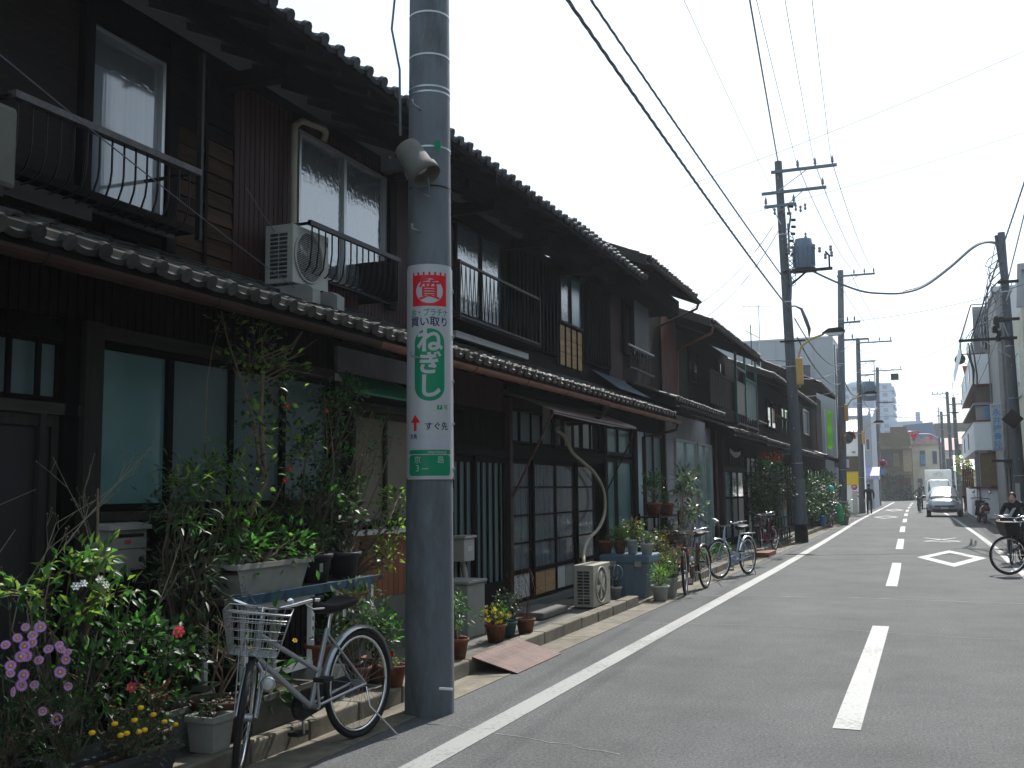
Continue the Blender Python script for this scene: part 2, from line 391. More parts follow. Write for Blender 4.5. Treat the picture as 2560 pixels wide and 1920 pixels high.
# ------------------------------------------------------------------ ground and road
def asphalt():
    m = bpy.data.materials.new('asphalt'); m.use_nodes = True
    N = m.node_tree.nodes; L = m.node_tree.links; bs = N['Principled BSDF']
    g = N.new('ShaderNodeNewGeometry')
    def noise(s, d=5, r=.6, stretch=None):
        n = N.new('ShaderNodeTexNoise'); n.inputs['Scale'].default_value = s; n.inputs['Detail'].default_value = d; n.inputs['Roughness'].default_value = r
        if stretch:
            mp = N.new('ShaderNodeMapping'); mp.inputs['Scale'].default_value = stretch; L.new(g.outputs['Position'], mp.inputs[0]); L.new(mp.outputs[0], n.inputs[0])
        else: L.new(g.outputs['Position'], n.inputs[0])
        return n
    n1 = noise(.5, 6); n2 = noise(3, 6, .7); n3 = noise(130, 2, .8); n4 = noise(1.0, 4, .6, (1.3, .12, 1))
    r1 = N.new('ShaderNodeValToRGB'); r1.color_ramp.elements[0].position = .3; r1.color_ramp.elements[1].position = .7
    r1.color_ramp.elements[0].color = (.056, .0585, .060, 1); r1.color_ramp.elements[1].color = (.075, .078, .0785, 1)
    L.new(n1.outputs[0], r1.inputs[0])
    def mul(a, n, lo, hi, p0=.3, p1=.7):
        r = N.new('ShaderNodeMapRange'); r.inputs[1].default_value = p0; r.inputs[2].default_value = p1; r.inputs[3].default_value = lo; r.inputs[4].default_value = hi
        L.new(n.outputs[0], r.inputs[0])
        x = N.new('ShaderNodeMix'); x.data_type = 'RGBA'; x.blend_type = 'MULTIPLY'; x.inputs[0].default_value = 1
        c = N.new('ShaderNodeCombineColor')
        for i in range(3): L.new(r.outputs[0], c.inputs[i])
        L.new(a, x.inputs[6]); L.new(c.outputs[0], x.inputs[7]); return x.outputs[2]
    c = mul(r1.outputs[0], n2, .90, 1.12); c = mul(c, n4, .90, 1.12); n5 = noise(48, 3, .75); c = mul(c, n5, .62, 1.42, .36, .66); c = mul(c, n3, .5, 1.7, .35, .7); n6 = noise(.9, 3, .5); c = mul(c, n6, .94, 1.05, .38, .56)
    v = N.new('ShaderNodeTexVoronoi'); v.inputs['Scale'].default_value = 9; L.new(g.outputs['Position'], v.inputs['Vector'])
    vr = N.new('ShaderNodeValToRGB'); vr.color_ramp.elements[0].position = .035; vr.color_ramp.elements[1].position = .06
    vr.color_ramp.elements[0].color = (1, 1, 1, 1); vr.color_ramp.elements[1].color = (0, 0, 0, 1)
    L.new(v.outputs['Distance'], vr.inputs[0])
    gt = N.new('ShaderNodeMath'); gt.operation = 'GREATER_THAN'; gt.inputs[1].default_value = .80
    sp = N.new('ShaderNodeSeparateColor'); L.new(v.outputs['Color'], sp.inputs[0]); L.new(sp.outputs[0], gt.inputs[0])
    mm = N.new('ShaderNodeMath'); mm.operation = 'MULTIPLY'; L.new(vr.outputs[0], mm.inputs[0]); L.new(gt.outputs[0], mm.inputs[1])
    mx = N.new('ShaderNodeMix'); mx.data_type = 'RGBA'; L.new(mm.outputs[0], mx.inputs[0]); L.new(c, mx.inputs[6]); mx.inputs[7].default_value = (.16, .16, .16, 1)
    L.new(mx.outputs[2], bs.inputs['Base Color']); bs.inputs['Roughness'].default_value = .88; bs.inputs['Specular IOR Level'].default_value = .25
    bp = N.new('ShaderNodeBump'); bp.inputs['Strength'].default_value = .55; bp.inputs['Distance'].default_value = .006
    L.new(n3.outputs[0], bp.inputs['Height']); L.new(bp.outputs[0], bs.inputs['Normal'])
    return m
def linepaint():
    m = bpy.data.materials.new('worn_line_paint'); m.use_nodes = True
    N = m.node_tree.nodes; L = m.node_tree.links; bs = N['Principled BSDF']
    g = N.new('ShaderNodeNewGeometry')
    n = N.new('ShaderNodeTexNoise'); n.inputs['Scale'].default_value = 28; n.inputs['Detail'].default_value = 6; n.inputs['Roughness'].default_value = .75
    n2 = N.new('ShaderNodeTexNoise'); n2.inputs['Scale'].default_value = 1.3; n2.inputs['Detail'].default_value = 3
    L.new(g.outputs['Position'], n.inputs[0]); L.new(g.outputs['Position'], n2.inputs[0])
    ad = N.new('ShaderNodeMath'); ad.operation = 'MULTIPLY_ADD'; ad.inputs[1].default_value = .45; L.new(n2.outputs[0], ad.inputs[0]); L.new(n.outputs[0], ad.inputs[2])
    r = N.new('ShaderNodeValToRGB'); r.color_ramp.elements[0].position = .765; r.color_ramp.elements[1].position = .84
    r.color_ramp.elements[0].color = (.205, .212, .205, 1); r.color_ramp.elements[1].color = (.10, .104, .10, 1)
    L.new(ad.outputs[0], r.inputs[0]); L.new(r.outputs[0], bs.inputs['Base Color']); bs.inputs['Roughness'].default_value = .6
    return m
m_asph = asphalt(); m_line = linepaint()
m_seam = mat('sealed_crack', (.055, .055, .055), .7, var=.3, scale=20)
m_seaml = mat('pale_crack', (.17, .17, .165), .8, var=.4, scale=20)
m_ground = mat('ground_grey', (.14, .135, .12), .9, var=.2, scale=.5)

def lerp_tab(tab, y):
    for (a, xa), (b, xb) in zip(tab, tab[1:]):
        if y <= b: return xa + (xb-xa)*max(0, (y-a))/(b-a)
    return tab[-1][1]
b = B().add([(-600, -60, -.02), (600, -60, -.02), (600, 1500, -.02), (-600, 1500, -.02)], [(0, 1, 2, 3)])
structure('ground', b, m_ground)
T_L = [(-8, -2.70), (20, -2.70), (30, -2.77), (38, -2.86), (49, -3.0), (62, -3.02), (80, -3.04), (112, -3.15)]
T_R = [(-8, 1.45), (27, 1.45), (35, 1.37), (40, 1.27), (53, 1.05), (62, .82), (75, .6), (112, .35)]
T_C = [(-8, -.55), (12, -.55), (20, -.62), (31, -.78), (41, -.94), (50, -1.04), (58, -1.15), (66, -1.26), (78, -1.33), (112, -1.47)]
T_E = [(-8, -3.3), (45, -3.3), (60, -3.75), (112, -3.95)]
T_ER = [(-8, 2.2), (45, 2.2), (60, 2.1), (112, 2.2)]
def ribbon(ta, tb, y0, y1, z, step=2.0, wa=0, wb=0):
    ys = [y0]
    while ys[-1] < y1 - 1e-6: ys.append(min(y1, ys[-1]+step))
    vs = []
    for y in ys: vs += [(lerp_tab(ta, y)+wa, y, z), (lerp_tab(tb, y)+wb, y, z)]
    return vs, [(2*i, 2*i+1, 2*i+3, 2*i+2) for i in range(len(ys)-1)]
b = B(); b.add(*ribbon(T_E, T_ER, -8, 112, 0)); b.add([(-40, 112, 0), (40, 112, 0), (40, 120, 0), (-40, 120, 0)], [(0, 1, 2, 3)])
structure('road', b, m_asph)
b = B(); b.add(*ribbon(T_L, T_L, -8, 108, .004, wa=-.085, wb=.085)); structure('edge_line', b, m_line)
b = B(); b.add(*ribbon(T_R, T_R, -8, 108, .004, wa=-.07, wb=.07)); structure('edge_line', b, m_line)
for k in range(10):
    y0 = 7.0 + 10.05*k
    b = B(); b.add(*ribbon(T_C, T_C, y0, y0+5.2, .004, wa=-.085, wb=.085)); structure('centre_dash', b, m_line)
def diamond(cx, cy, hx, hy, t, z=.004):
    ty = t*hy/hx
    o = [(cx-hx, cy), (cx, cy-hy), (cx+hx, cy), (cx, cy+hy)]; i = [(cx-hx+t, cy), (cx, cy-hy+ty), (cx+hx-t, cy), (cx, cy+hy-ty)]
    b = B(); b.add([(x, y, z) for x, y in o+i], [(k, (k+1) % 4, 4+(k+1) % 4, 4+k) for k in range(4)])
    structure('diamond_marking', b, m_line)
diamond(.385, 24.1, .68, 2.7, .24)
diamond(-2.03, 55.2, .6, 2.7, .17); diamond(-2.1, 71.5, .6, 3.6, .2)
b = B()
for (xa, ya), (xb, yb), w in [((-.18, 33.2), (.75, 31.15), .07), ((-.18, 31.0), (.70, 33.3), .06), ((-.17, 31.02), (.74, 31.02), .09), ((.2, 30.6), (.5, 30.6), .06)]:
    d = Vector((xb-xa, yb-ya, 0)).normalized(); n = Vector((-d.y, d.x, 0))*w*(1 if abs(d.x) > .9 else .8)
    z = .004 + .001*len(b.f)
    b.add([(xa+n.x, ya+n.y, z), (xa-n.x, ya-n.y, z), (xb-n.x, yb-n.y, z), (xb+n.x, yb+n.y, z)], [(0, 1, 2, 3)])
structure('worn_diamond_marking', b, m_line)
# seams and cracks
def crack(pts, w, m, name='road_crack'):
    b = B(); vs = []
    P = []
    for (xa, ya), (xb, yb) in zip(pts, pts[1:]):
        n = max(2, int(math.hypot(xb-xa, yb-ya)/.12))
        for i in range(n): P.append((xa+(xb-xa)*i/n, ya+(yb-ya)*i/n + rnd.gauss(0, .012)))
    for i, (x, y) in enumerate(P):
        ww = w*rnd.uniform(.4, 1.2); vs += [(x, y-ww, .0022), (x, y+ww, .0022)]
    b.add(vs, [(2*i, 2*i+1, 2*i+3, 2*i+2) for i in range(len(P)-1)])
    structure(name, b, m)
crack([(-3.2, 11.7), (-1.5, 11.9), (.4, 11.5), (2.1, 11.9)], .009, m_seaml)
crack([(-3.2, 14.9), (-1, 15.2), (1, 15.0), (2.1, 15.6)], .02, m_seaml)
crack([(-3.25, 6.35), (-1.6, 5.9)], .006, m_seaml)
crack([(-3.2, 24.6), (-.5, 24.5), (2.1, 24.9)], .012, m_seam)
crack([(-3.2, 34.2), (-.5, 34.4), (2.1, 34.3)], .02, m_seam)
crack([(-2.5, 8.6), (-2.3, 8.5)], .006, m_seam)
crack([(-1.9, 5.3), (-1.2, 9), (-1.35, 13)], .005, m_seam)
crack([(.3, 6), (.9, 9.5), (.75, 14), (1.2, 19)], .006, m_seam)
crack([(-.1, 19), (.3, 27), (.0, 36)], .010, m_seam)
# left gutter strip, kerb stones, apron
kroot = bpy.data.objects.new('kerb', None); COL.objects.link(kroot); kroot['kind'] = 'structure'; kroot.location = (-3.6, 7, 0)
kloc = kroot.location.copy()
y = -4.0; gs = B().box(-.157, .157, -.594, .594, -.05, .006).mesh(m_concr2)
while y < 46: link('gutter_slab', gs, kroot, Vector((-3.4425, y+.6, 0))-kloc); y += 1.2
y = -4.0; kb = B().bev(-.075, .075, -.293, .293, 0, .135, .012).mesh(m_concr2)
while y < 46:
    if not (13.05 < y < 14.9) and not (23.4 < y < 24.2):
        link('kerb_stone', kb, kroot, Vector((-3.665 + rnd.uniform(-.006, .006), y+.3, -.01 + rnd.uniform(-.004, .004)))-kloc)
    y += .6
kl = B().bev(-.075, .075, -.293, .293, 0, .045, .01).mesh(m_concr2)
for y in (13.4, 14.0, 14.6, 23.8): link('dropped_kerb_stone', kl, kroot, Vector((-3.665, y, -.01))-kloc)
b = B(); b.box(-4.7, -3.745, -4, 13.0, -.1, .105); b.box(-4.7, -3.745, 15.0, 46, -.1, .10); b.box(-4.7, -3.745, 13.0, 15.0, -.1, .04)
structure('apron', b, m_concr)
b = B().box(-5.5, -4.0, 46, 60, -.1, .03); structure('apron', b, m_concr)
b = B().box(2.2, 2.35, 22, 60, -.05, .10); structure('right_kerb', b, m_concr2)
b = B().box(2.35, 12, 22, 66, -.05, .09); structure('right_pavement', b, m_concr)

# ------------------------------------------------------------------ roof tiles
def tile_profile(p, n_pan=4, n_roll=4):
    pts = []
    rr = p*.17
    for i in range(n_pan+1):
        t = i/n_pan; u = t*(p-2*rr); pts.append((u, -.016*math.sin(math.pi*t)))
    for i in range(1, n_roll+1):
        a = math.pi*i/n_roll; pts.append((p-2*rr + rr*(1-math.cos(a)), rr*.95*math.sin(a)))
    return pts
def tile_mesh(p, L, slope, m, eave=False, thick=.016):
    """local: y across, x down-slope is +x (towards the street), origin at the lower left front"""
    c, s = math.cos(math.atan(slope)), math.sin(math.atan(slope))
    prof = tile_profile(p); n = len(prof); b = B()
    def W(d, u, h):   # d distance up the slope from the front
        return (-d*c + h*s, u, d*s + h*c)
    lift = .020
    top = [W(0, u, h+lift) for u, h in prof] + [W(L, u, h) for u, h in prof]
    b.add(top, [(i, i+1, n+i+1, n+i) for i in range(n-1)], True)
    th = thick + (.020 if eave else 0)
    fr = [W(0, u, h+lift) for u, h in prof] + [W(0.002, u, h+lift-th) for u, h in prof]
    b.add(fr, [(i+1, i, n+i, n+i+1) for i in range(n-1)])
    b.add([W(0.002, u, h+lift-th) for u, h in prof] + [W(.06, u, h+lift-th) for u, h in prof], [(i+1, i, n+i, n+i+1) for i in range(n-1)])
    if eave:
        rr = p*.17+.008; k = 10
        ring = [(p-p*.17+math.cos(2*math.pi*j/k)*rr, .0+math.sin(2*math.pi*j/k)*rr) for j in range(k)]
        f = [W(-.014, u, h+lift) for u, h in ring] + [W(.03, u, h+lift) for u, h in ring]
        b.add(f, [tuple(range(k))[::-1]] + [(j, (j+1) % k, k+(j+1) % k, k+j) for j in range(k)])
    return b.mesh(m)
TC = {}
def tiles(parent, y0, y1, xe, ze, slope, rows, m, pitch=.22, rl=.21):
    k = (round(pitch, 3), slope, m.name)
    if k not in TC: TC[k] = (tile_mesh(pitch, rl*1.22, slope, m, True), tile_mesh(pitch, rl*1.22, slope, m))
    c, s = math.cos(math.atan(slope)), math.sin(math.atan(slope))
    n = int(round((y1-y0)/pitch)); w = wpos(parent)
    for r in range(rows):
        for i in range(n):
            jj = rnd.uniform(-.006, .006)
            loc = Vector((xe - r*rl*c + rnd.uniform(-.011, .009), y0+i*pitch+jj*.7, ze + r*rl*s + abs(rnd.gauss(0, .005)))) - w
            link('roof_tile', TC[k][0 if r == 0 else 1], parent, loc, (rnd.gauss(0, .014), rnd.gauss(0, .014), rnd.gauss(0, .014)))
def roof(house, y0, y1, xe, ze, slope, xr, rows, m, pitch=.22, name='roof', thick=.07, rafters=0, gutter=None, barge=None, gz=-.07):
    c = math.cos(math.atan(slope)); zr = ze + (xe-xr)*slope
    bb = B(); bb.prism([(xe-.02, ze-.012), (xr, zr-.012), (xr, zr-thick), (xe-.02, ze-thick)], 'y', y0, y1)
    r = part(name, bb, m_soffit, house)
    # tiled surface above the single rows, one ribbed sheet
    d0 = rows*.21*c - .05
    if xe-d0 > xr+.1:
        prof = tile_profile(pitch, 3, 4); vs = []; fs = []; xs = [xe-d0]
        while xs[-1] > xr: xs.append(max(xr, xs[-1]-.2))
        n = int((y1-y0)/pitch); line = []
        for i in range(n):
            for u, h in prof[:-1]: line.append((y0+i*pitch+u, h))
        line.append((y1, 0)); q = len(line)
        for a in xs:
            z = ze + (xe-a)*slope
            vs += [(a, yy, z+h+.012) for yy, h in line]; vs += [(a-.001, yy, z+h-.004) for yy, h in line]
        for j in range(len(xs)-1):
            o = j*2*q
            fs += [(o+q+i, o+q+i+1, o+2*q+i+1, o+2*q+i) for i in range(q-1)]
            fs += [(o+i, o+i+1, o+q+i+1, o+q+i) for i in range(q-1)]
        part('upper_tile_field', B().add(vs, fs), m, r, kind='stuff')
    tiles(r, y0, y1, xe, ze, slope, rows, m, pitch)
    if rafters:
        y = y0+.12; ln = min(1.5, xe-xr)
        while y < y1:
            bb = B().prism([(xe-.05, ze-thick-.003), (xe-ln, ze+(ln)*slope-thick-.003), (xe-ln, ze+ln*slope-thick-.07), (xe-.05, ze-thick-.06)], 'y', y, y+.045)
            part('rafter', bb, m_dark, r); y += rafters
    if gutter:
        pr = []
        for i in range(9):
            a = math.pi*i/8; pr.append((-.048*math.cos(a), -.048*math.sin(a)))
        pr += [(.042*math.cos(math.pi*i/8), -.042*math.sin(math.pi*i/8)) for i in range(9)]
        bb = B(); bb.prism([(xe+.045+u, ze+gz+w) for u, w in pr], 'y', y0-.02, y1+.02)
        g = part('gutter', bb, gutter, house)
        y = y0+.3
        while y < y1:
            bb = B().box(xe+.045-.052, xe+.045+.052, y, y+.02, ze+gz-.052, ze+gz-.03); bb.box(xe-.03, xe+.0, y, y+.02, ze+gz-.05, ze+gz+.03)
            part('gutter_bracket', bb, m_iron, g); y += 1.1
    if barge:
        for yy in (y0, y1):
            s_ = -1 if yy == y0 else 1
            bb = B().prism([(xe, ze+.02), (xr, zr+.02), (xr, zr-.17), (xe, ze-.15)], 'y', yy+s_*.002, yy+s_*.03)
            part('bargeboard', bb, m_grwood if barge == 1 else m_darky, r)
    return r
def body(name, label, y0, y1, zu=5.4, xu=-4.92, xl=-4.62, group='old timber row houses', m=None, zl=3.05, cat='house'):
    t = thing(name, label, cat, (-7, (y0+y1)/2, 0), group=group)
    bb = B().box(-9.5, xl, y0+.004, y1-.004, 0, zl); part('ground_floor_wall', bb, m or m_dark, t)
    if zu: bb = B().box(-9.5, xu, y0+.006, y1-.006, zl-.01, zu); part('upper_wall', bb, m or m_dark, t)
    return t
def ribbed(parent, x, y0, y1, z0, z1, pitch, m, depth=.008, name='ribbed_siding', label=None):
    bb = B(); vs = []; n = int((y1-y0)/pitch)
    line = []
    for i in range(n):
        y = y0 + i*pitch; line += [(y, 0), (y+pitch*.80, 0), (y+pitch*.84, -depth), (y+pitch*.96, -depth)]
    line += [(y0+n*pitch, 0), (y1, 0)]
    q = len(line)
    bb.add([(x+d, y, z0) for y, d in line]+[(x+d, y, z1) for y, d in line], [(i, i+1, q+i+1, q+i) for i in range(q-1)])
    bb.box(x-.03, x-depth-.002, y0, y1, z0, z1)
    return part(name, bb, m, parent, kind='stuff', label=label)
def window(parent, x, y0, y1, z0, z1, n, fm, gm, fw=.035, depth=.05, name='window', hb=(), mw=None, labels=None, gms=None):
    """frame (child) > pane sub-parts, mullions"""
    bb = B()
    bb.box(x-.01, x+depth, y0, y0+fw, z0, z1); bb.box(x-.01, x+depth, y1-fw, y1, z0, z1)
    bb.box(x-.01, x+depth, y0+fw, y1-fw, z1-fw, z1); bb.box(x-.01, x+depth+.01, y0+fw, y1-fw, z0, z0+fw)
    f = part(name, bb, fm, parent)
    mw = mw or fw*.8
    w = (y1-y0-2*fw-(n-1)*mw)/n
    for i in range(n):
        a = y0+fw+i*(w+mw)
        off = .012 if i % 2 else 0
        pbox('pane', f, x+.004+off, x+.010+off, a+.002, a+w-.002, z0+fw+.002, z1-fw-.002, (gms[i] if gms else gm))
        if i: pbox('mullion', f, x+.0, x+depth*.8, a-mw+.001, a-.001, z0+fw+.001, z1-fw-.001, fm)
        for h in hb: pbox('glazing_bar', f, x+.012+off, x+.03+off, a+.003, a+w-.003, h-.009, h+.009, fm)
    return f
def bars(name, parent, x, y0, y1, z0, z1, pitch, w, d, m):
    y = y0
    while y < y1: pbox(name, parent, x, x+d, y, y+w, z0, z1, m); y += pitch
def jrail(house, x, y0, y1, zt, zb, pitch=.1, name='balcony_railing', cap=m_railw, xin=.2, straight=False, capw=.03):
    bb = B().box(x-capw, x+capw, y0, y1, zt-.018, zt+.022); r = part(name, bb, cap, house)
    bb = B().box(x-xin-.015, x-xin+.015, y0, y1, zb-.015, zb+.012); part('bottom_rail', bb, m_iron, r)
    bb = B()
    if straight: bb.tube([(0, 0, 0), (0, 0, zt-zb)], .007, 5)
    else: bb.tube([(-xin, 0, 0), (-xin*.55, 0, .01), (-xin*.2, 0, .055), (-.01, 0, .13), (0, 0, .2), (0, 0, zt-zb)], .007, 5)
    me = bb.mesh(m_iron); y = y0+.04; w = wpos(r)
    while y < y1-.02: link('baluster', me, r, Vector((x, y, zb))-w); y += pitch
    for yy in (y0+.01, y1-.01): part('rail_arm', B().box(x-.45, x, yy-.01, yy+.01, zt-.012, zt+.008), m_iron, r)
    return r
m_bwall2 = mat('shaded_fan_housing', (.10, .095, .08), .7)
def acunit(label, x, y0, y1, z0, z1, d, m, group=None, feet=True, bm_=None, grille=True):
    """front face at x looking to the street"""
    t = thing('air_conditioner_unit', label, 'air conditioner', (x-d/2, (y0+y1)/2, z0), group=group)
    part('casing', B().bev(x-d, x, y0, y1, z0+.02, z1, .008), m, t)
    r = min((z1-z0)*.40, (y1-y0)*.40); cy = y0+(y1-y0)*.43; cz = (z0+z1)/2+.01
    X90 = Matrix.Rotation(math.radians(90), 3, 'Y')
    part('fan_ring', B().lathe([(r*1.06, .0), (r*1.06, .012), (r, .014), (r, .002)], (x, cy, cz), 28, mtx=X90), m, t)
    part('fan_recess', B().lathe([(r*.99, 0), (r*.99, .003)], (x, cy, cz), 28, mtx=X90), m_glassd if grille else m_bwall2, t)
    bb = B()
    for k in range(5):
        a = 2*math.pi*k/5+.6; bb.add([(x+.005, cy, cz), (x+.007, cy+r*.9*math.cos(a), cz+r*.9*math.sin(a)), (x+.005, cy+r*.8*math.cos(a+.6), cz+r*.8*math.sin(a+.6))], [(0, 1, 2)])
    part('fan_blades', bb, bm_ or m, t)
    bb = B(); n = 13
    for k in range(-n, n+1):
        q = r*k/(n+.5); h = math.sqrt(max(0, r*r-q*q)); bb.box(x+.012, x+.015, cy-h, cy+h, cz+q-.0015, cz+q+.0015)
    if grille: part('fan_grille', bb, m, t, kind='stuff')
    for k in range(11):          # side intake slots
        zz = z0+.06+k*(z1-z0-.12)/11
        for s in (0, 1): pbox('intake_slot', t, x-d+.05+s*(d-.1)*.52, x-d+.05+(s+.92)*(d-.1)*.5+s*.005, y0-.003, y0+.002, zz, zz+(z1-z0-.12)/11*.68, m_glassd)
    part('badge', B().box(x, x+.003, y1-.06, y1-.02, z1-.09, z1-.05), m_iron, t)
    if feet:
        for yy in (y0+.08, y1-.12): part('foot', B().box(x-d-.02, x+.02, yy, yy+.05, z0, z0+.02), m_iron, t)
    return t

# ------------------------------------------------------------------ house 1 (nearest)
H1 = body('row_house', 'nearest dark timber row house with maroon siding and curved iron balcony rail', 0.6, 9.65, 4.85)
R1 = roof(H1, .65, 9.67, -4.0, 4.83, .42, -7.2, 3, m_tile2, rafters=.45, name='upper_roof')
P1 = roof(H1, .65, 9.67, -3.95, 2.76, .42, -4.91, 5, m_tile, rafters=.45, name='pent_roof')
def gut(house, y0, y1, x, z, m, brk=True):
    pr = [(-.05*math.cos(math.pi*i/8), -.05*math.sin(math.pi*i/8)) for i in range(9)] + [(.043*math.cos(math.pi*i/8), -.043*math.sin(math.pi*i/8)) for i in range(9)]
    bb = B().prism([(x+u, z+w) for u, w in pr], 'y', y0, y1); g = part('gutter', bb, m, house)
    y = y0+.5
    while y < y1:
        part('gutter_bracket', B().prism([(x-.054*math.cos(math.pi*i/8), z-.054*math.sin(math.pi*i/8)) for i in range(9)]+[(x+.05*math.cos(math.pi*i/8), z-.05*math.sin(math.pi*i/8)) for i in range(9)], 'y', y, y+.015), m_iron, g); y += 1.3
    return g
gut(H1, .6, 7.0, -3.91, 2.675, m_gutdk)
gut(H1, 7.0, 9.66, -3.91, 2.675, m_gutter)
part('eave_beam', B().box(-4.45, -4.33, .7, 9.6, 4.68, 4.80), m_darky, H1)
for y in (2.6, 4.4, 6.3, 8.9): part('cantilever_beam', B().box(-4.92, -4.30, y, y+.09, 4.60, 4.72), m_dark, H1)
# upper front
part('reed_screen', B().box(-4.92, -4.88, .8, 4.86, 3.2, 4.75), mat('dark_reed_screen', (.014, .010, .009), .8, spec=.2, var=.6, scale=4, stretch=(1, 1, 40), bump=.6, bscale=20), H1)
pbox('post', H1, -4.92, -4.82, 4.86, 4.94, 3.2, 4.70, m_dark)
w = window(H1, -4.90, 4.94, 5.64, 3.36, 4.54, 1, m_alu, m_wavy, .03, .05, labels=None)
pbox('curtain', w, -4.892, -4.888, 5.0, 5.58, 3.42, 4.3, m_curt)
pbox('lintel', H1, -4.92, -4.84, 4.94, 5.7, 4.55, 4.66, m_darky)
pbox('post', H1, -4.92, -4.83, 5.66, 5.76, 3.2, 4.70, m_dark)
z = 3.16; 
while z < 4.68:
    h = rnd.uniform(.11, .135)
    lit = m_brown if z < 4.05 else m_darky  # upper planks take dark timber, the eave's shade put into their colour
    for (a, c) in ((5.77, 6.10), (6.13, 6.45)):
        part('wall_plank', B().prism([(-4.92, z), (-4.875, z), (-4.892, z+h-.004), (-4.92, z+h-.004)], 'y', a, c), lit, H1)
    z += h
pbox('batten', H1, -4.885, -4.86, 6.10, 6.13, 3.16, 4.68, m_dark)
for (a, c) in ((1.0, 2.8), (2.84, 3.6), (3.64, 4.4), (4.44, 5.1), (5.14, 5.66)):
    z = 3.02
    while z < 3.3: pbox('skirting_board', H1, -4.92, -4.885, a, c, z, z+.095, m_grwood if c < 4.5 else m_darky); z += .1
part('sill_beam', B().box(-4.92, -4.60, 3.2, 5.66, 3.29, 3.345), m_darky, H1)
part('flashing_board', B().box(-4.66, -4.62, 3.0, 4.75, 3.16, 3.26), m_grwood, H1, label='peeling pale edge board under the balcony')
jrail(H1, -4.45, 3.98, 5.51, 3.655, 3.24, .10)
part('railing_post', B().box(-4.47, -4.43, 5.51, 5.535, 3.2, 4.5), m_iron, H1)
ribbed(H1, -4.87, 6.46, 7.30, 3.12, 4.72, .065, m_maroon)
ribbed(H1, -4.87, 8.98, 9.64, 3.12, 4.72, .065, m_maroon)
ribbed(H1, -4.87, 7.30, 8.98, 3.12, 3.36, .065, m_maroon); ribbed(H1, -4.87, 7.30, 8.98, 4.62, 4.72, .065, m_maroon)
window(H1, -4.89, 7.30, 8.84, 3.37, 4.61, 2, m_alu, m_wavy, .03, .05, mw=.045)
pbox('shutter_post', H1, -4.92, -4.80, 8.84, 8.98, 3.3, 4.66, m_dark)
jrail(H1, -4.45, 6.86, 8.36, 3.645, 3.26, .10, cap=m_iron, xin=.1, capw=.016)
for yy in (8.35,): part('railing_end', B().box(-4.88, -4.45, yy, yy+.015, 3.26, 3.64), m_iron, H1)
part('drain_pipe', B().tube(spl([(-4.80, 7.16, 3.55), (-4.80, 7.16, 4.50), (-4.80, 7.19, 4.60), (-4.80, 7.27, 4.66), (-4.80, 7.40, 4.68), (-4.80, 7.62, 4.70), (-4.82, 7.67, 4.67), (-4.84, 7.67, 4.62)], 3), .028, 8), m_beige, H1, label='beige taped hose bent over the window')
# lower front
ribbed(H1, -4.58, .7, 7.36, 2.53, 2.92, .07, m_brsid)
part('lintel', B().box(-4.62, -4.52, 4.66, 7.40, 2.44, 2.525), m_grwood, H1)
pbox('post', H1, -4.62, -4.50, 4.62, 4.76, .10, 2.53, m_grwz)
pbox('post', H1, -4.62, -4.53, 4.50, 4.60, .10, 2.53, m_dark)
window(H1, -4.60, 4.77, 7.36, 1.42, 2.435, 4, m_darky, m_frost2, .04, .05, mw=.055, gms=[m_frost, m_frost2, m_frost2, m_frost2])
part('window_sill', B().box(-4.62, -4.50, 4.77, 7.38, 1.36, 1.415), m_grwood, H1)
ribbed(H1, -4.59, 4.77, 7.40, .12, 1.355, .075, m_brsid)
pbox('post', H1, -4.62, -4.52, 7.38, 7.47, .1, 2.5, m_grwz)
pbox('post_cap', H1, -4.62, -4.515, 7.37, 7.52, 2.44, 2.50, m_whpot)
part('transom_rail', B().box(-4.62, -4.54, 1.0, 4.5, 2.40, 2.47), m_dark, H1)
window(H1, -4.61, 1.2, 4.5, 2.04, 2.40, 6, m_dark, m_frost2, .03, .04)
bars('transom_bar', H1, -4.56, 1.3, 4.48, 2.06, 2.38, .2, .03, .02, m_dark)
part('door_lintel', B().box(-4.62, -4.53, 1.2, 4.62, 1.97, 2.035), m_grwood, H1)
m_screen = mat('dark_insect_screen', (.022, .022, .023), .6, spec=.2, var=.15, scale=2)
for (a, c) in ((1.3, 2.3), (2.34, 3.34), (3.38, 3.98), (3.96, 4.48)):
    x = -4.60 if a < 3.5 else -4.58
    d = part('sliding_door', B().box(x, x+.03, a, a+.05, .12, 1.965).box(x, x+.03, c-.05, c, .12, 1.965).box(x, x+.03, a+.05, c-.05, 1.90, 1.965).box(x, x+.03, a+.05, c-.05, .12, .22), m_grwz, H1)
    pbox('screen', d, x+.008, x+.012, a+.052, c-.052, .222, 1.898, m_screen)
pbox('door_stile', H1, -4.56, -4.53, 4.33, 4.375, .12, 1.97, m_grwz)
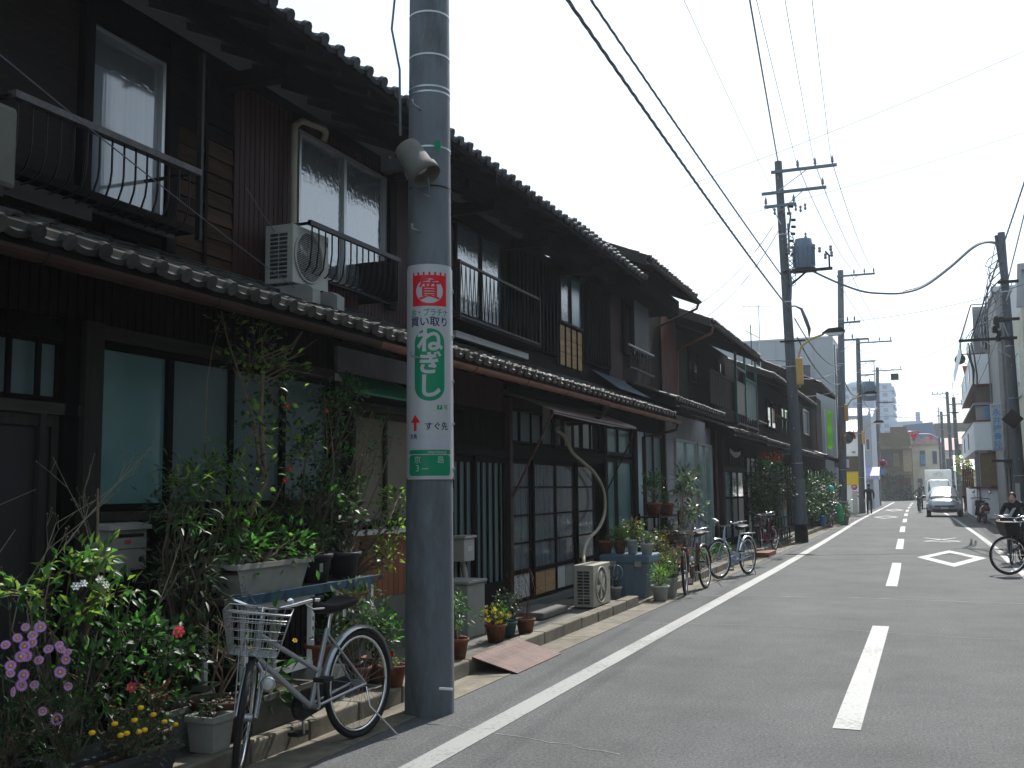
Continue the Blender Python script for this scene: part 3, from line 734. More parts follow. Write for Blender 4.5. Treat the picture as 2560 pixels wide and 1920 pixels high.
# right bay: green canopy, blind, boards
window(H1, -4.60, 7.72, 8.95, 1.22, 2.22, 2, m_grwz, m_beigec, .05, .05)
part('window_header', B().box(-4.62, -4.50, 7.6, 9.0, 2.225, 2.29), m_grwood, H1)
part('sill_board', B().box(-4.62, -4.46, 7.5, 9.1, 1.15, 1.19), m_whpot, H1)
y = 7.5
while y < 9.15: pbox('skirting_plank', H1, -4.60, -4.575, y, y+.092, .58, 1.148, m_orsid); y += .1
part('concrete_plinth', B().box(-4.62, -4.5, 7.5, 9.7, .1, .575), m_concr, H1)
part('canopy', B().add([(-4.1, 6.98, 2.30), (-4.1, 8.5, 2.30), (-4.58, 8.5, 2.53), (-4.58, 7.5, 2.53), (-4.1, 6.98, 2.285), (-4.1, 8.5, 2.285), (-4.58, 8.5, 2.515), (-4.58, 7.5, 2.515)], [(0, 1, 2, 3), (7, 6, 5, 4), (0, 4, 5, 1), (0, 3, 7, 4), (1, 5, 6, 2)]), m_greenc, H1)
pbox('wall_sheet', H1, -4.62, -4.585, 7.52, 9.64, 2.54, 2.75, m_gwall)
part('meter_box', B().bev(-4.62, -4.48, 9.72-.3, 9.6, 1.3, 1.55, .01), m_acwht, H1)
# things on and in front of house 1
t = thing('mailbox', 'small grey white metal mailbox under the frosted window', 'mailbox', (-4.5, 4.91, 1.07))
part('box_body', B().bev(-4.59, -4.42, 4.76, 5.07, 1.07, 1.31, .006), m_gypot, t)
part('lid', B().prism([(-4.60, 1.315), (-4.60, 1.365), (-4.40, 1.335), (-4.40, 1.31)], 'y', 4.74, 5.09), m_acwht, t)
part('slot', B().box(-4.422, -4.417, 4.79, 5.04, 1.265, 1.285), m_black, t)
part('seam', B().box(-4.421, -4.418, 4.77, 5.06, 1.195, 1.199), m_black, t)
part('sticker', B().box(-4.42, -4.416, 4.88, 4.93, 1.225, 1.25), m_pink, t)
for yy in (4.80, 5.02): part('peep_hole', B().lathe([(.018, 0), (.018, .004)], (-4.421, yy, 1.13), 12, mtx=Matrix.Rotation(math.pi/2, 3, 'Y')), m_black, t)
acunit('white air conditioner unit on two concrete blocks on the tiled pent roof', -4.52, 6.74, 7.26, 3.13, 3.62, .26, m_acwht, feet=True, bm_=m_plas)
for i, y in enumerate((6.80, 7.16)):
    pr = [(-4.80, 3.0), (-4.80, 3.128), (-4.40, 3.128), (-4.34, 3.09), (-4.34, 2.98)]
    o = part('concrete_block', B().prism(pr, 'y', y-.055, y+.055), m_gypot, None)
    tag(o, ['concrete block under the left foot of the roof air conditioner', 'concrete block under the right foot of the roof air conditioner'][i], 'block')
t = thing('air_conditioner_unit', 'grey boxy outdoor unit at far left beside the curved balcony rail', 'air conditioner', (-4.5, 3.65, 3.2))
part('casing', B().bev(-4.78, -4.40, 3.3, 3.99, 3.12, 3.57, .03), m_concr, t)
for yy in (3.4, 3.85): part('foot', B().box(-4.78, -4.38, yy, yy+.04, 3.06, 3.118), m_iron, t)
part('side_panel', B().box(-4.70, -4.48, 3.30, 3.99, 3.573, 3.58), m_acwht, t)

# ------------------------------------------------------------------ house 2 (awning shop)
H2 = body('row_house', 'dark row house with pink awning over its gridded glass front', 9.65, 15.22, 4.85)
roof(H2, 9.67, 15.82, -4.0, 4.83, .42, -7.2, 3, m_tile2, rafters=.45, name='upper_roof', barge=2)
roof(H2, 9.67, 15.2, -3.95, 2.76, .42, -4.91, 5, m_tile, rafters=.45, name='pent_roof')
gut(H2, 9.66, 13.2, -3.91, 2.675, m_gutter)
gut(H2, 13.2, 15.2, -3.91, 2.668, m_gutter)
part('downpipe', B().tube([(-3.93, 13.2, 2.62), (-3.96, 13.2, 2.50), (-4.2, 13.25, 2.42), (-4.5, 13.3, 2.40)], .03, 7), m_grwood, H2)
part('eave_beam', B().box(-4.45, -4.33, 9.7, 15.2, 4.68, 4.80), m_darky, H2)
for y in (10.3, 12.1, 13.9): part('cantilever_beam', B().box(-4.92, -4.30, y, y+.09, 4.60, 4.72), m_dark, H2)
pbox('post', H2, -4.92, -4.82, 9.68, 9.78, 3.15, 4.7, m_dark)
window(H2, -4.90, 9.80, 11.95, 3.50, 4.62, 3, m_dark, m_wavy, .04, .05, mw=.06)
part('lintel', B().box(-4.92, -4.82, 9.7, 12.1, 4.62, 4.70), m_darky, H2)
y = 12.2
for z0, z1, ya, yb in ((3.42, 4.70, 12.2, 14.02),):
    pbox('shutter_box_back', H2, -4.92, -4.86, ya, yb, z0, z1, m_dark)
    bars('shutter_slat', H2, -4.86, ya+.03, yb-.03, z0+.02, z1-.02, .15, .05, .03, m_darky)
r = part('balcony_railing', B().box(-4.465, -4.435, 9.66, 12.1, 3.90, 3.925), m_gutdk, H2)
part('bottom_rail', B().box(-4.465, -4.435, 9.66, 12.1, 3.33, 3.35), m_iron, r)
yy = 9.70; zz = B().tube([(0, 0, 0), (0, .055, .55), (0, .11, 0)], .005, 4).mesh(m_iron)
while yy < 12.0: link('zigzag_bar', zz, r, Vector((-4.45, yy, 3.35))-wpos(r)); yy += .11
for yy in (9.67, 12.09): part('end_post', B().box(-4.47, -4.43, yy, yy+.02, 3.30, 3.93), m_iron, r)
part('balcony_floor', B().box(-4.88, -4.44, 9.7, 12.1, 3.29, 3.325), m_darky, H2)
part('edge_board', B().box(-4.62, -4.58, 9.9, 12.05, 3.15, 3.22), m_whpot, H2, label='pale peeling board under the zigzag railing')
for z in (3.0, 3.1): 
    for (a, c) in ((9.7, 11), (11.03, 12.6), (12.63, 14.1)): pbox('skirting_board', H2, -4.92, -4.885, a, c, z+.02, z+.115, m_darky)
window(H2, -4.90, 14.10, 15.18, 3.95, 4.74, 2, m_grwz, m_wavy, .035, .05, gms=[m_wavy, m_frost])
m_bam = m_bamboo
for i in range(4):
    for j in range(3):
        pbox('panel', H2, -4.905, -4.885, 14.11+i*.275, 14.11+i*.275+.262, 3.34+j*.2, 3.34+j*.2+.19, m_bam)
bars('panel_batten', H2, -4.885, 14.09, 15.22, 3.32, 3.94, .275, .016, .02, m_dark)
# lower front of the shop
ribbed(H2, -4.58, 9.7, 11.2, 2.43, 2.95, .05, m_maroon)
part('lattice_frame', B().box(-4.60, -4.55, 9.80, 11.2, 2.38, 2.425).box(-4.60, -4.55, 9.80, 11.2, 1.985, 2.02), m_darky, H2)
bars('lattice_bar', H2, -4.58, 9.82, 11.2, 2.022, 2.378, .048, .022, .02, m_dark)
part('door_header', B().box(-4.62, -4.52, 9.7, 11.22, 1.90, 1.98), m_darky, H2)
for k, (a, c) in enumerate(((9.75, 10.32), (10.28, 11.14))):
    x = -4.60 + .03*k
    d = part('sliding_door', B().box(x, x+.03, a, a+.06, .14, 1.895).box(x, x+.03, c-.06, c, .14, 1.895).box(x, x+.03, a+.06, c-.06, 1.83, 1.895).box(x, x+.03, a+.06, c-.06, .14, .50), m_darky, H2)
    pbox('pane', d, x+.006, x+.010, a+.062, c-.062, .502, 1.828, m_frost2)
    bars('door_bar', d, x+.012, a+.17, c-.08, .502, 1.828, .17, .03, .02, m_dark)
pbox('post', H2, -4.62, -4.50, 11.20, 11.29, .1, 2.6, m_gutdk)
pbox('post', H2, -4.62, -4.50, 15.04, 15.17, .1, 2.7, m_darky)
edges = [11.30, 12.07, 12.95, 13.80, 14.66]
for k in range(4):
    a, c = edges[k]+.01, edges[k+1]-.01; x = -4.60 + (.025 if k % 2 else 0)
    d = part('glass_sliding_panel', B().box(x, x+.03, a, a+.045, .19, 1.90).box(x, x+.03, c-.045, c, .19, 1.90).box(x, x+.03, a+.045, c-.045, 1.85, 1.90).box(x, x+.03, a+.045, c-.045, .19, .23).box(x, x+.03, a+.045, c-.045, .52, .57), m_darky, H2)
    zs = [.572, .885, 1.215, 1.555, 1.848]
    for j in range(4):
        pbox('pane', d, x+.006, x+.010, a+.047, c-.047, zs[j]+(.011 if j else 0), zs[j+1]-.011, m_curtd)
        if j: pbox('glazing_bar', d, x+.002, x+.025, a+.047, c-.047, zs[j]-.010, zs[j]+.010, m_darky)
    mp = [(m_whpot, m_whpot), (m_bamboo, m_bamboo), (m_whpot, m_gypot), (m_bamboo, m_beigec)][k]
    mid = (a+c)/2
    pbox('kick_panel', d, x+.005, x+.012, a+.047, mid-.012, .232, .518, mp[0]); pbox('kick_panel', d, x+.005, x+.012, mid+.012, c-.047, .232, .518, mp[1])
pbox('shop_header', H2, -4.62, -4.52, 11.3, 15.03, 1.905, 2.06, m_dark)
part('concrete_plinth', B().box(-4.62, -4.48, 11.3, 15.0, .1, .185), m_concr, H2)
window(H2, -4.61, 11.3, 12.9, 2.08, 2.5, 4, m_dark, m_frost2, .03, .05); window(H2, -4.61, 12.95, 15.0, 2.08, 2.5, 5, m_dark, m_glassd, .03, .05)
pbox('wall_plaque', H2, -4.50, -4.48, 12.3, 12.55, 2.42, 2.62, m_beigec)
pbox('stud', H2, -4.60, -4.57, 11.3, 14.9, 2.52, 2.75, m_brsid)
t = thing('awning', 'faded pink fabric awning slanting out over the shop windows', 'awning', (-4.4, 12.9, 2.4))
nseg = 12; vs = []
for i in range(nseg+1):
    y = i/nseg; sag = .02*math.sin(math.pi*y)
    vs += [(-4.57, 11.35+3.7*y, 2.67), (-3.92, 11.10+3.6*y, 2.42-sag+.004*math.sin(i*2.3)), (-3.915, 11.10+3.6*y, 2.385-sag+.006*math.sin(i*3.1))]
part('cloth', B().add(vs, [(3*i, 3*i+1, 3*i+4, 3*i+3) for i in range(nseg)]+[(3*i+1, 3*i+2, 3*i+5, 3*i+4) for i in range(nseg)]), m_awn, t)
part('roller', B().tube([(-4.56, 11.2, 2.67), (-4.56, 15.1, 2.67)], .035, 8), m_grwood, t)
part('front_bar', B().tube([(-3.925, 11.08, 2.40), (-3.925, 14.72, 2.385)], .012, 6), m_grwood, t)
part('strut', B().tube([(-3.925, 11.1, 2.40), (-4.50, 11.28, 1.45)], .013, 6), m_rust, t)
part('strut', B().tube([(-3.925, 14.7, 2.385), (-4.52, 15.15, 1.48)], .011, 6), m_grwood, t)
acunit('beige floor standing air conditioner unit on the apron by the shop', -3.74, 11.92, 12.62, .106, .62, .25, m_acbeige, grille=False)
o = part('conduit_hose', B().tube(spl([(-4.50, 12.85, 2.30), (-4.46, 13.05, 2.22), (-4.44, 13.3, 2.02), (-4.44, 13.75, 1.90), (-4.44, 14.3, 1.75), (-4.44, 14.72, 1.50), (-4.42, 14.70, 1.2), (-4.36, 14.2, .98), (-4.26, 13.4, .86), (-4.12, 12.75, .74), (-4.03, 12.45, .62), (-4.02, 12.40, .35), (-4.02, 12.40, .2)]), .024, 8), m_beige, None)
tag(o, 'thick beige hose curving down the shop front to the floor unit', 'hose')
t = thing('mailbox', 'grey mailbox on the wall just right of the near concrete pole', 'mailbox', (-4.45, 9.85, .8))
part('box_body', B().bev(-4.58, -4.42, 9.72, 9.98, .80, 1.03, .006), m_acwht, t); part('lid', B().box(-4.60, -4.40, 9.70, 10.0, 1.035, 1.06), m_acwht, t)
part('label_plate', B().box(-4.42, -4.416, 9.80, 9.92, .9, .95), m_whpot, t)
o = part('step_slab', B().bev(-4.35, -3.95, 10.75, 11.6, .106, .19, .02), m_concr, None); tag(o, 'rough concrete step slab before the shop windows', 'step')
t = thing('utility_box', 'pale grey utility box at the foot of the house behind the near pole', 'box', (-3.95, 8.6, .1))
part('cabinet', B().bev(-4.45, -4.15, 9.2, 9.62, .106, .62, .01), m_gypot, t); part('cabinet_top', B().bev(-4.47, -4.13, 9.18, 9.64, .622, .65, .006), m_gypot, t)
o = part('standpipe', B().tube([(-4.42, 9.80, .1), (-4.42, 9.80, .45), (-4.44, 9.84, .55), (-4.50, 9.86, .78)], .03, 7), m_acbeige, None); tag(o, 'beige pipe rising to the mailbox beside the near pole', 'pipe')

# ------------------------------------------------------------------ house 3 (higher roof)
H3 = body('row_house', 'row house with raised tiled roof and grey louvred shutters upstairs', 15.22, 19.05, 5.2)
roof(H3, 15.9, 19.75, -4.0, 5.22, .42, -7.2, 3, m_tile2, pitch=.2, rafters=.45, name='upper_roof', barge=1)
gut(H3, 15.9, 19.78, -3.96, 5.13, m_gutdk)
roof(H3, 13.35, 15.85, -4.42, 5.24, .42, -7.2, 2, m_tile2, pitch=.2, name='raised_back_roof')
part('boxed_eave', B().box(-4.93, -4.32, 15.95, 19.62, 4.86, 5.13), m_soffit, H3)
part('blue_fascia', B().box(-4.50, -4.46, 13.5, 15.88, 5.04, 5.17), m_bluet, H3)
part('downpipe', B().tube([(-3.96, 19.7, 5.08), (-4.0, 19.72, 4.98), (-4.2, 19.8, 4.92), (-4.85, 20.0, 4.72)], .025, 7), m_gutdk, H3)
roof(H3, 15.2, 17.45, -3.95, 2.76, .42, -4.91, 5, m_tile2, pitch=.2, rafters=.45, name='pent_roof', barge=2)
gut(H3, 15.2, 17.5, -3.91, 2.665, m_gutter)
part('downpipe', B().tube([(-3.92, 17.45, 2.62), (-3.95, 17.46, 2.52), (-4.3, 17.5, 2.44), (-4.55, 17.52, 2.42), (-4.55, 17.52, .1)], .024, 7), m_gutdk, H3)
part('shutter_box', B().box(-4.92, -4.86, 15.28, 16.68, 3.5, 4.85), m_dark, H3)
bars('shutter_slat', H3, -4.86, 15.30, 16.65, 3.52, 4.83, .14, .045, .03, m_darky)
ribbed(H3, -4.88, 16.70, 17.48, 3.4, 5.1, .06, m_maroon)
w = window(H3, -4.90, 17.50, 18.9, 3.92, 4.95, 2, m_iron, m_glassd, .035, .05)
m_louv = mat('grey_louvre', (.13, .135, .14), .5, metal=.4, var=.1)
for (a, c, x) in ((17.62, 18.72, -4.72), (18.78, 19.03, -4.80)):
    sh = part('louvred_shutter', B().box(x, x+.03, a, a+.03, 3.95, 4.93).box(x, x+.03, c-.03, c, 3.95, 4.93), m_iron, H3)
    z = 3.97
    while z < 4.90: pbox('louvre', sh, x+.004, x+.03, a+.032, c-.032, z, z+.022, m_louv); z += .04
part('side_shutter', B().box(-4.86, -4.82, 17.42, 17.55, 3.9, 4.95), m_dark, H3)
r = part('balcony_railing', B().tube([(-4.5, 16.52, 3.91), (-4.5, 18.2, 3.91)], .018, 7), m_steel, H3)
part('bottom_rail', B().box(-4.52, -4.48, 16.52, 18.2, 3.52, 3.55), m_iron, r)
bars('baluster', r, -4.505, 16.6, 18.2, 3.55, 3.9, .12, .012, .012, m_iron)
part('blue_sheet', B().add([(-4.88, 15.6, 3.42), (-4.88, 19.0, 3.42), (-4.3, 18.9, 3.08), (-4.35, 17.6, 3.06), (-4.5, 15.9, 3.12)], [(0, 4, 3, 2, 1)]), m_bluet, H3)
window(H3, -4.60, 15.25, 16.75, 2.05, 2.52, 2, m_grwz, m_frost, .05, .05)
for k, (a, c) in enumerate(((15.28, 15.85), (15.83, 16.72))):
    x = -4.60+.025*k
    d = part('sliding_door', B().box(x, x+.03, a, a+.05, .12, 2.0).box(x, x+.03, c-.05, c, .12, 2.0).box(x, x+.03, a+.05, c-.05, 1.94, 2.0).box(x, x+.03, a+.05, c-.05, .12, .2).box(x, x+.03, a+.05, c-.05, .62, .68), m_grwz, H3)
    pbox('pane', d, x+.006, x+.010, a+.052, c-.052, .682, 1.938, m_frost); pbox('kick_panel', d, x+.006, x+.012, a+.052, c-.052, .202, .618, m_frost)
pbox('post', H3, -4.62, -4.50, 16.76, 16.95, .1, 2.6, m_dark)
pbox('wall_panel', H3, -4.62, -4.57, 17.0, 17.62, .1, 2.5, mat('pale_blue_panel', (.34, .42, .44), .5, var=.05))
window(H3, -4.60, 17.66, 18.92, .75, 2.5, 2, m_gutdk, m_frost2, .05, .05)
pbox('post', H3, -4.62, -4.50, 18.94, 19.04, .1, 3.0, m_gutdk)

# ------------------------------------------------------------------ house 4 (grey mortar wall), house 5
H4 = body('row_house', 'row house with grey mortar lower wall and rust red upper corner', 19.05, 24.0, 5.1, m=m_dark)
roof(H4, 21.1, 24.0, -4.0, 4.98, .42, -7.4, 3, m_tile2, pitch=.2, rafters=.5, name='upper_roof', barge=1)
gut(H4, 21.1, 24.0, -3.96, 4.89, m_gutdk)
part('downpipe', B().tube([(-3.97, 21.15, 4.84), (-4.0, 21.15, 4.70), (-4.3, 21.3, 4.60), (-4.85, 21.7, 4.48), (-4.86, 21.72, 3.4)], .026, 7), m_gutter, H4)
roof(H4, 17.5, 22.05, -3.95, 3.05, .36, -4.9, 5, m_tile, pitch=.22, rafters=.5, name='pent_roof', barge=2)
gut(H4, 17.5, 22.1, -3.91, 2.96, m_grwood)
ribbed(H4, -4.86, 20.35, 21.66, 3.35, 5.05, .09, m_redwall, .015)
ribbed(H4, -4.87, 21.7, 22.8, 3.35, 4.95, .08, m_brsid)
window(H4, -4.88, 22.85, 23.9, 3.9, 4.7, 2, m_dark, m_glassd, .04, .05)
pbox('rendered_wall', H4, -4.62, -4.585, 19.07, 23.75, .1, 2.98, m_gwall)
window(H4, -4.585, 20.0, 21.95, 1.52, 2.5, 2, m_alu, m_frost, .05, .05)
window(H4, -4.585, 22.1, 23.65, .14, 2.5, 2, m_alu, m_frost, .05, .05)
part('window_ledge', B().box(-4.585, -4.48, 19.95, 22.0, 1.46, 1.51), m_gwall, H4)
pbox('post', H4, -4.62, -4.50, 23.78, 23.98, .1, 3.0, m_darky)
part('downpipe', B().tube([(-4.5, 23.9, 2.9), (-4.5, 23.9, .1)], .03, 7), m_rust, H4)
H5 = body('row_house', 'dark row house with barred entrance behind the potted tree and bicycles', 24.0, 28.3, 5.1)
roof(H5, 24.0, 27.85, -4.0, 4.98, .42, -7.4, 3, m_tile2, pitch=.2, rafters=.5, name='upper_roof', barge=1)
gut(H5, 24.0, 27.85, -3.96, 4.89, m_gutdk)
roof(H5, 23.2, 28.3, -3.95, 2.80, .36, -4.9, 5, m_tile, pitch=.22, rafters=.5, name='pent_roof', barge=2)
gut(H5, 23.2, 28.3, -3.91, 2.71, m_grwood)
window(H5, -4.60, 25.2, 28.3, 2.05, 2.58, 4, m_darky, m_frost2, .05, .05); bars('transom_bar', H5, -4.55, 25.3, 28.2, 2.1, 2.53, .25, .04, .03, m_dark)
part('entrance_header', B().box(-4.62, -4.5, 24.9, 28.3, 1.93, 2.04), m_grwood, H5)
for k, (a, c) in enumerate(((25.25, 26.2), (26.18, 27.1), (27.08, 28.2))):
    x = -4.60+.02*(k % 2)
    d = part('sliding_door', B().box(x, x+.03, a, a+.06, .12, 1.92).box(x, x+.03, c-.06, c, .12, 1.92).box(x, x+.03, a+.06, c-.06, .12, .3).box(x, x+.03, a+.06, c-.06, 1.25, 1.3), m_darky, H5)
    pbox('pane', d, x+.006, x+.01, a+.062, c-.062, 1.302, 1.918, m_frost); pbox('pane', d, x+.006, x+.01, a+.062, c-.062, .302, 1.248, m_frost2)
pbox('post', H5, -4.62, -4.5, 24.75, 25.0, .1, 2.7, m_grwz)
window(H5, -4.88, 26.3, 27.3, 4.2, 4.8, 3, m_grwz, m_curt, .05, .05)
y = 23.95
for k in range(12):
    pbox('balcony_board', H5, -4.62, -4.59, y+k*.36, y+k*.36+.30, 3.5, 4.24, m_grwz)
part('balcony_rail', B().box(-4.64, -4.57, 23.9, 28.2, 4.245, 4.30), m_grwood, H5)
part('hanging_cloth', B().add([(-4.3, 24.6+i*.1, 2.46-.08*math.sin(i*.2)) for i in range(16)]+[(-4.3, 24.6+i*.1, 2.36-.11*math.sin(i*.2)) for i in range(16)], [(i, i+1, 17+i, 16+i) for i in range(15)]), m_gypot, H5)

# ------------------------------------------------------------------ houses 6, 7, 8
H6 = body('row_house', 'dark row house with green framed balcony box above the pent roof', 28.3, 34.0, 5.0)
roof(H6, 30.3, 34.0, -4.0, 4.78, .40, -7.2, 3, m_tile, pitch=.22, rafters=.6, name='upper_roof', barge=1)
roof(H6, 28.3, 33.5, -3.95, 2.78, .36, -4.9, 4, m_tile, pitch=.22, rafters=.6, name='pent_roof', barge=2)
gut(H6, 28.3, 30.4, -3.91, 2.69, m_grwood); gut(H6, 30.5, 33.5, -3.91, 2.69, m_grwood)
fr = part('balcony_frame', B().box(-4.53, -4.47, 26.9, 26.97, 3.1, 5.1).box(-4.53, -4.47, 28.36, 28.44, 3.1, 5.15).box(-4.53, -4.47, 30.3, 30.38, 3.1, 5.15).box(-4.53, -4.47, 26.97, 28.36, 4.62, 4.68).box(-4.53, -4.47, 28.44, 30.3, 4.46, 4.52), m_gsteel, H6)
part('balcony_side', B().box(-4.50, -4.49, 28.46, 30.28, 3.45, 4.44), m_gsteel, fr); part('balcony_front', B().box(-4.50, -4.49, 26.98, 28.34, 3.45, 4.3), m_bronze, fr)
bars('balcony_bar', fr, -4.46, 27.0, 30.3, 3.22, 3.42, .3, .03, .03, m_iron)
part('balcony_floor', B().box(-4.9, -4.46, 26.9, 30.4, 3.16, 3.21), m_iron, fr)
window(H6, -4.88, 31.0, 32.3, 3.5, 4.5, 2, m_white, m_curt, .06, .05); pbox('pipe', H6, -4.86, -4.82, 32.6, 32.7, 3.2, 4.5, m_white)
part('sunshade', B().box(-4.88, -4.5, 30.8, 32.4, 3.46, 3.49), m_alu, H6)
window(H6, -4.60, 28.6, 31.0, .2, 2.4, 3, m_darky, m_frost2, .06, .05); window(H6, -4.60, 31.3, 33.8, .2, 2.4, 3, m_darky, m_glassd, .06, .05)
part('gutter_box', B().box(-4.1, -3.85, 32.6, 33.4, 2.55, 2.78), m_bluelid, H6, label='faded turquoise box end of the gutter')
H7 = body('row_house', 'dark row house behind the wooden utility pole with long low eave', 34.0, 43.0, 5.0)
roof(H7, 34.0, 43.0, -4.0, 4.76, .40, -7.2, 2, m_tile, pitch=.24, rafters=.6, name='upper_roof', barge=1)
roof(H7, 34.2, 44.5, -3.95, 2.75, .36, -4.9, 3, m_tile, pitch=.24, name='pent_roof', barge=2)
gut(H7, 34.2, 44.5, -3.91, 2.66, m_grwood)
for a in (34.6, 37.4, 40.2): window(H7, -4.60, a, a+2.3, .2, 2.3, 3, m_darky, m_frost2, .06, .05)
for a in (35.0, 38.5): window(H7, -4.88, a, a+2.2, 3.5, 4.5, 2, m_dark, m_glassd, .06, .05)
part('balcony_rail', B().box(-4.55, -4.5, 34.6, 38.0, 3.85, 3.92), m_grwood, H7)
bars('balcony_bar', H7, -4.54, 34.7, 38, 3.3, 3.85, .35, .03, .03, m_iron)
H8 = body('row_house', 'taller dark house with gable roof beside the lime green banner', 43.0, 53.0, 6.2)
roof(H8, 45.5, 53.2, -4.05, 5.95, .45, -7.2, 2, m_tile2, pitch=.24, name='upper_roof', barge=2)
roof(H8, 44.5, 51.5, -3.8, 2.78, .36, -4.9, 3, m_tile2, pitch=.24, name='pent_roof', barge=2)
for a in (44.0, 47.0, 50.0): window(H8, -4.60, a, a+2.3, .3, 2.3, 2, m_darky, m_glassd, .06, .05)
window(H8, -4.88, 46.0, 48.2, 3.8, 4.9, 2, m_alu, m_frost, .06, .05)
part('upper_board_wall', B().box(-4.6, -4.55, 48.6, 51.0, 3.1, 5.6), m_grwz, H8)
part('lavender_fascia', B().box(-4.1, -3.55, 51.6, 53.5, 2.45, 2.85), m_pawn, H8)

# ------------------------------------------------------------------ utility poles
m_arm = mat('weathered_blue_grey_steel', (.10, .13, .16), .6, metal=.2, var=.15)
def utility_pole(label, x, y, h, r0=.17, r1=.10, lean=(0, 0), m=None, rungs=True, group='utility poles along the street', arms=(), name='utility_pole', cat='utility pole', z_r=1.8):
    t = thing(name, label, cat, (x, y, 0), group=group)
    top = Vector((x+lean[0], y+lean[1], h))
    ax = lambda z: Vector((x+lean[0]*z/h, y+lean[1]*z/h, z))
    bb = B(); pts = [ax(h*i/8) for i in range(9)]; bb.tube(pts, [r0+(r1-r0)*i/8 for i in range(9)], 24)
    shaft = part('shaft', bb, m or m_pole, t)
    for z in [z for z in (h*.2, h*.45, h*.62, h*.8)]:
        rr = r0+(r1-r0)*z/h+.004; part('band', B().tube([ax(z), ax(z+.025)], rr, 20, caps=False), m_steel, t)
    if rungs:
        z = z_r; k = 0
        rg = B().tube([(0, 0, 0), (.13, 0, 0), (.13, 0, .03)], .008, 5).mesh(m_steel)
        while z < h-.5:
            a = math.radians(-90 if k % 2 else 90); rr = r0+(r1-r0)*z/h-.01
            p = ax(z)+Vector((math.cos(a)*rr, math.sin(a)*rr, 0))
            link('climbing_rung', rg, t, p-Vector((x, y, 0)), (0, 0, a)); z += .45; k += 1
    for (z, xa, xb, ins, kind) in arms:      # cross arm from xa to xb (offsets from the pole), insulators at offsets
        c = ax(z)
        a = part('crossarm', B().box(c.x+xa, c.x+xb, y-.15-.04, y-.15+.04, z-.04, z+.04), m_arm if kind != 'd' else m_iron, t)
        for q in ins:
            ib = B().lathe([(.02, 0), (.02, .05), (.055, .06), (.03, .09), (.05, .11), (.028, .14), (.045, .16), (.02, .2), (.02, .24)], (c.x+q, y-.15, z+.04), 10)
            part('insulator', ib, m_cabi, a)
        part('arm_brace', B().tube([(c.x, y-.14, z-.55), (c.x+(xb if abs(xb) > abs(xa) else xa)*.5, y-.15, z-.03)], .015, 5), m_steel, a)
    return t
m_cabi = mat('brown_grey_porcelain', (.14, .15, .17), .3, var=.1)
def transformer(t, x, y, z, r=.26, h=.85):
    bb = B().lathe([(r*.92, 0), (r, .03), (r, h*.82), (r*.9, h*.9), (r*.9, h)], (x, y, z), 18)
    c = part('transformer_tank', bb, mat('blue_grey_tank', (.10, .14, .19), .5, var=.1), t)
    for k in range(12):
        a = 2*math.pi*k/12; p = Vector((x+math.cos(a)*(r+.02), y+math.sin(a)*(r+.02), z+h*.4)); pb = B().obox(p, (.06, .01, h*.65), a); part('cooling_fin', pb, MATS['blue_grey_tank'], c)
    part('bushing', B().lathe([(.03, 0), (.045, .04), (.02, .08), (.04, .12), (.015, .18)], (x+.08, y-.1, z+h), 8), m_cabi, c)
def street_lamp(label, pts, head, box, group='ochre street lamps on poles'):
    t = thing('street_lamp', label, 'street lamp', pts[0], group=group)
    part('lamp_arm', B().tube(pts, .03, 7), m_lampy, t)
    x, y, z = box; part('control_box', B().bev(x-.09, x+.09, y-.08, y+.08, z-.38, z+.38, .03), m_lampy, t)
    (hx, hy, hz) = head
    bb = B(); bb.prism([(hx-.30, hz-.02), (hx-.12, hz+.10), (hx+.22, hz+.12), (hx+.32, hz+.02), (hx+.30, hz-.02)], 'y', hy-.12, hy+.12); part('lamp_head', bb, m_iron, t)
    part('lamp_lens', B().prism([(hx-.22, hz-.021), (hx+.29, hz-.021), (hx+.2, hz-.09), (hx-.1, hz-.10)], 'y', hy-.10, hy+.10), m_glassl, t)
    return t

# near pole
NP = utility_pole('thick grey concrete utility pole in the foreground carrying the long sign', -3.27, 6.60, 11.5, .172, .115, (.02, .0), m_pole, z_r=2.0, arms=[(10.6, -.3, 2.6, (1.3, 1.8, 2.3), 's'), (9.6, -.6, .9, (-.5, .8), 's')])
for z in (4.98, 4.66, 4.42, 4.38, 3.97, 3.68):
    rr = .172-.057*z/11.5+.003; part('band', B().tube([(-3.262, 6.6, z), (-3.262, 6.6, z+.012)], rr, 24, caps=False), m_steel if z > 3.8 else m_iron, NP)
part('tag_plate', B().box(-3.12, -3.02, 6.44, 6.445, .19, .205), m_white, NP)
part('green_tag', B().box(-3.15, -3.10, 6.45, 6.452, 3.93, 4.0), m_signg, NP)
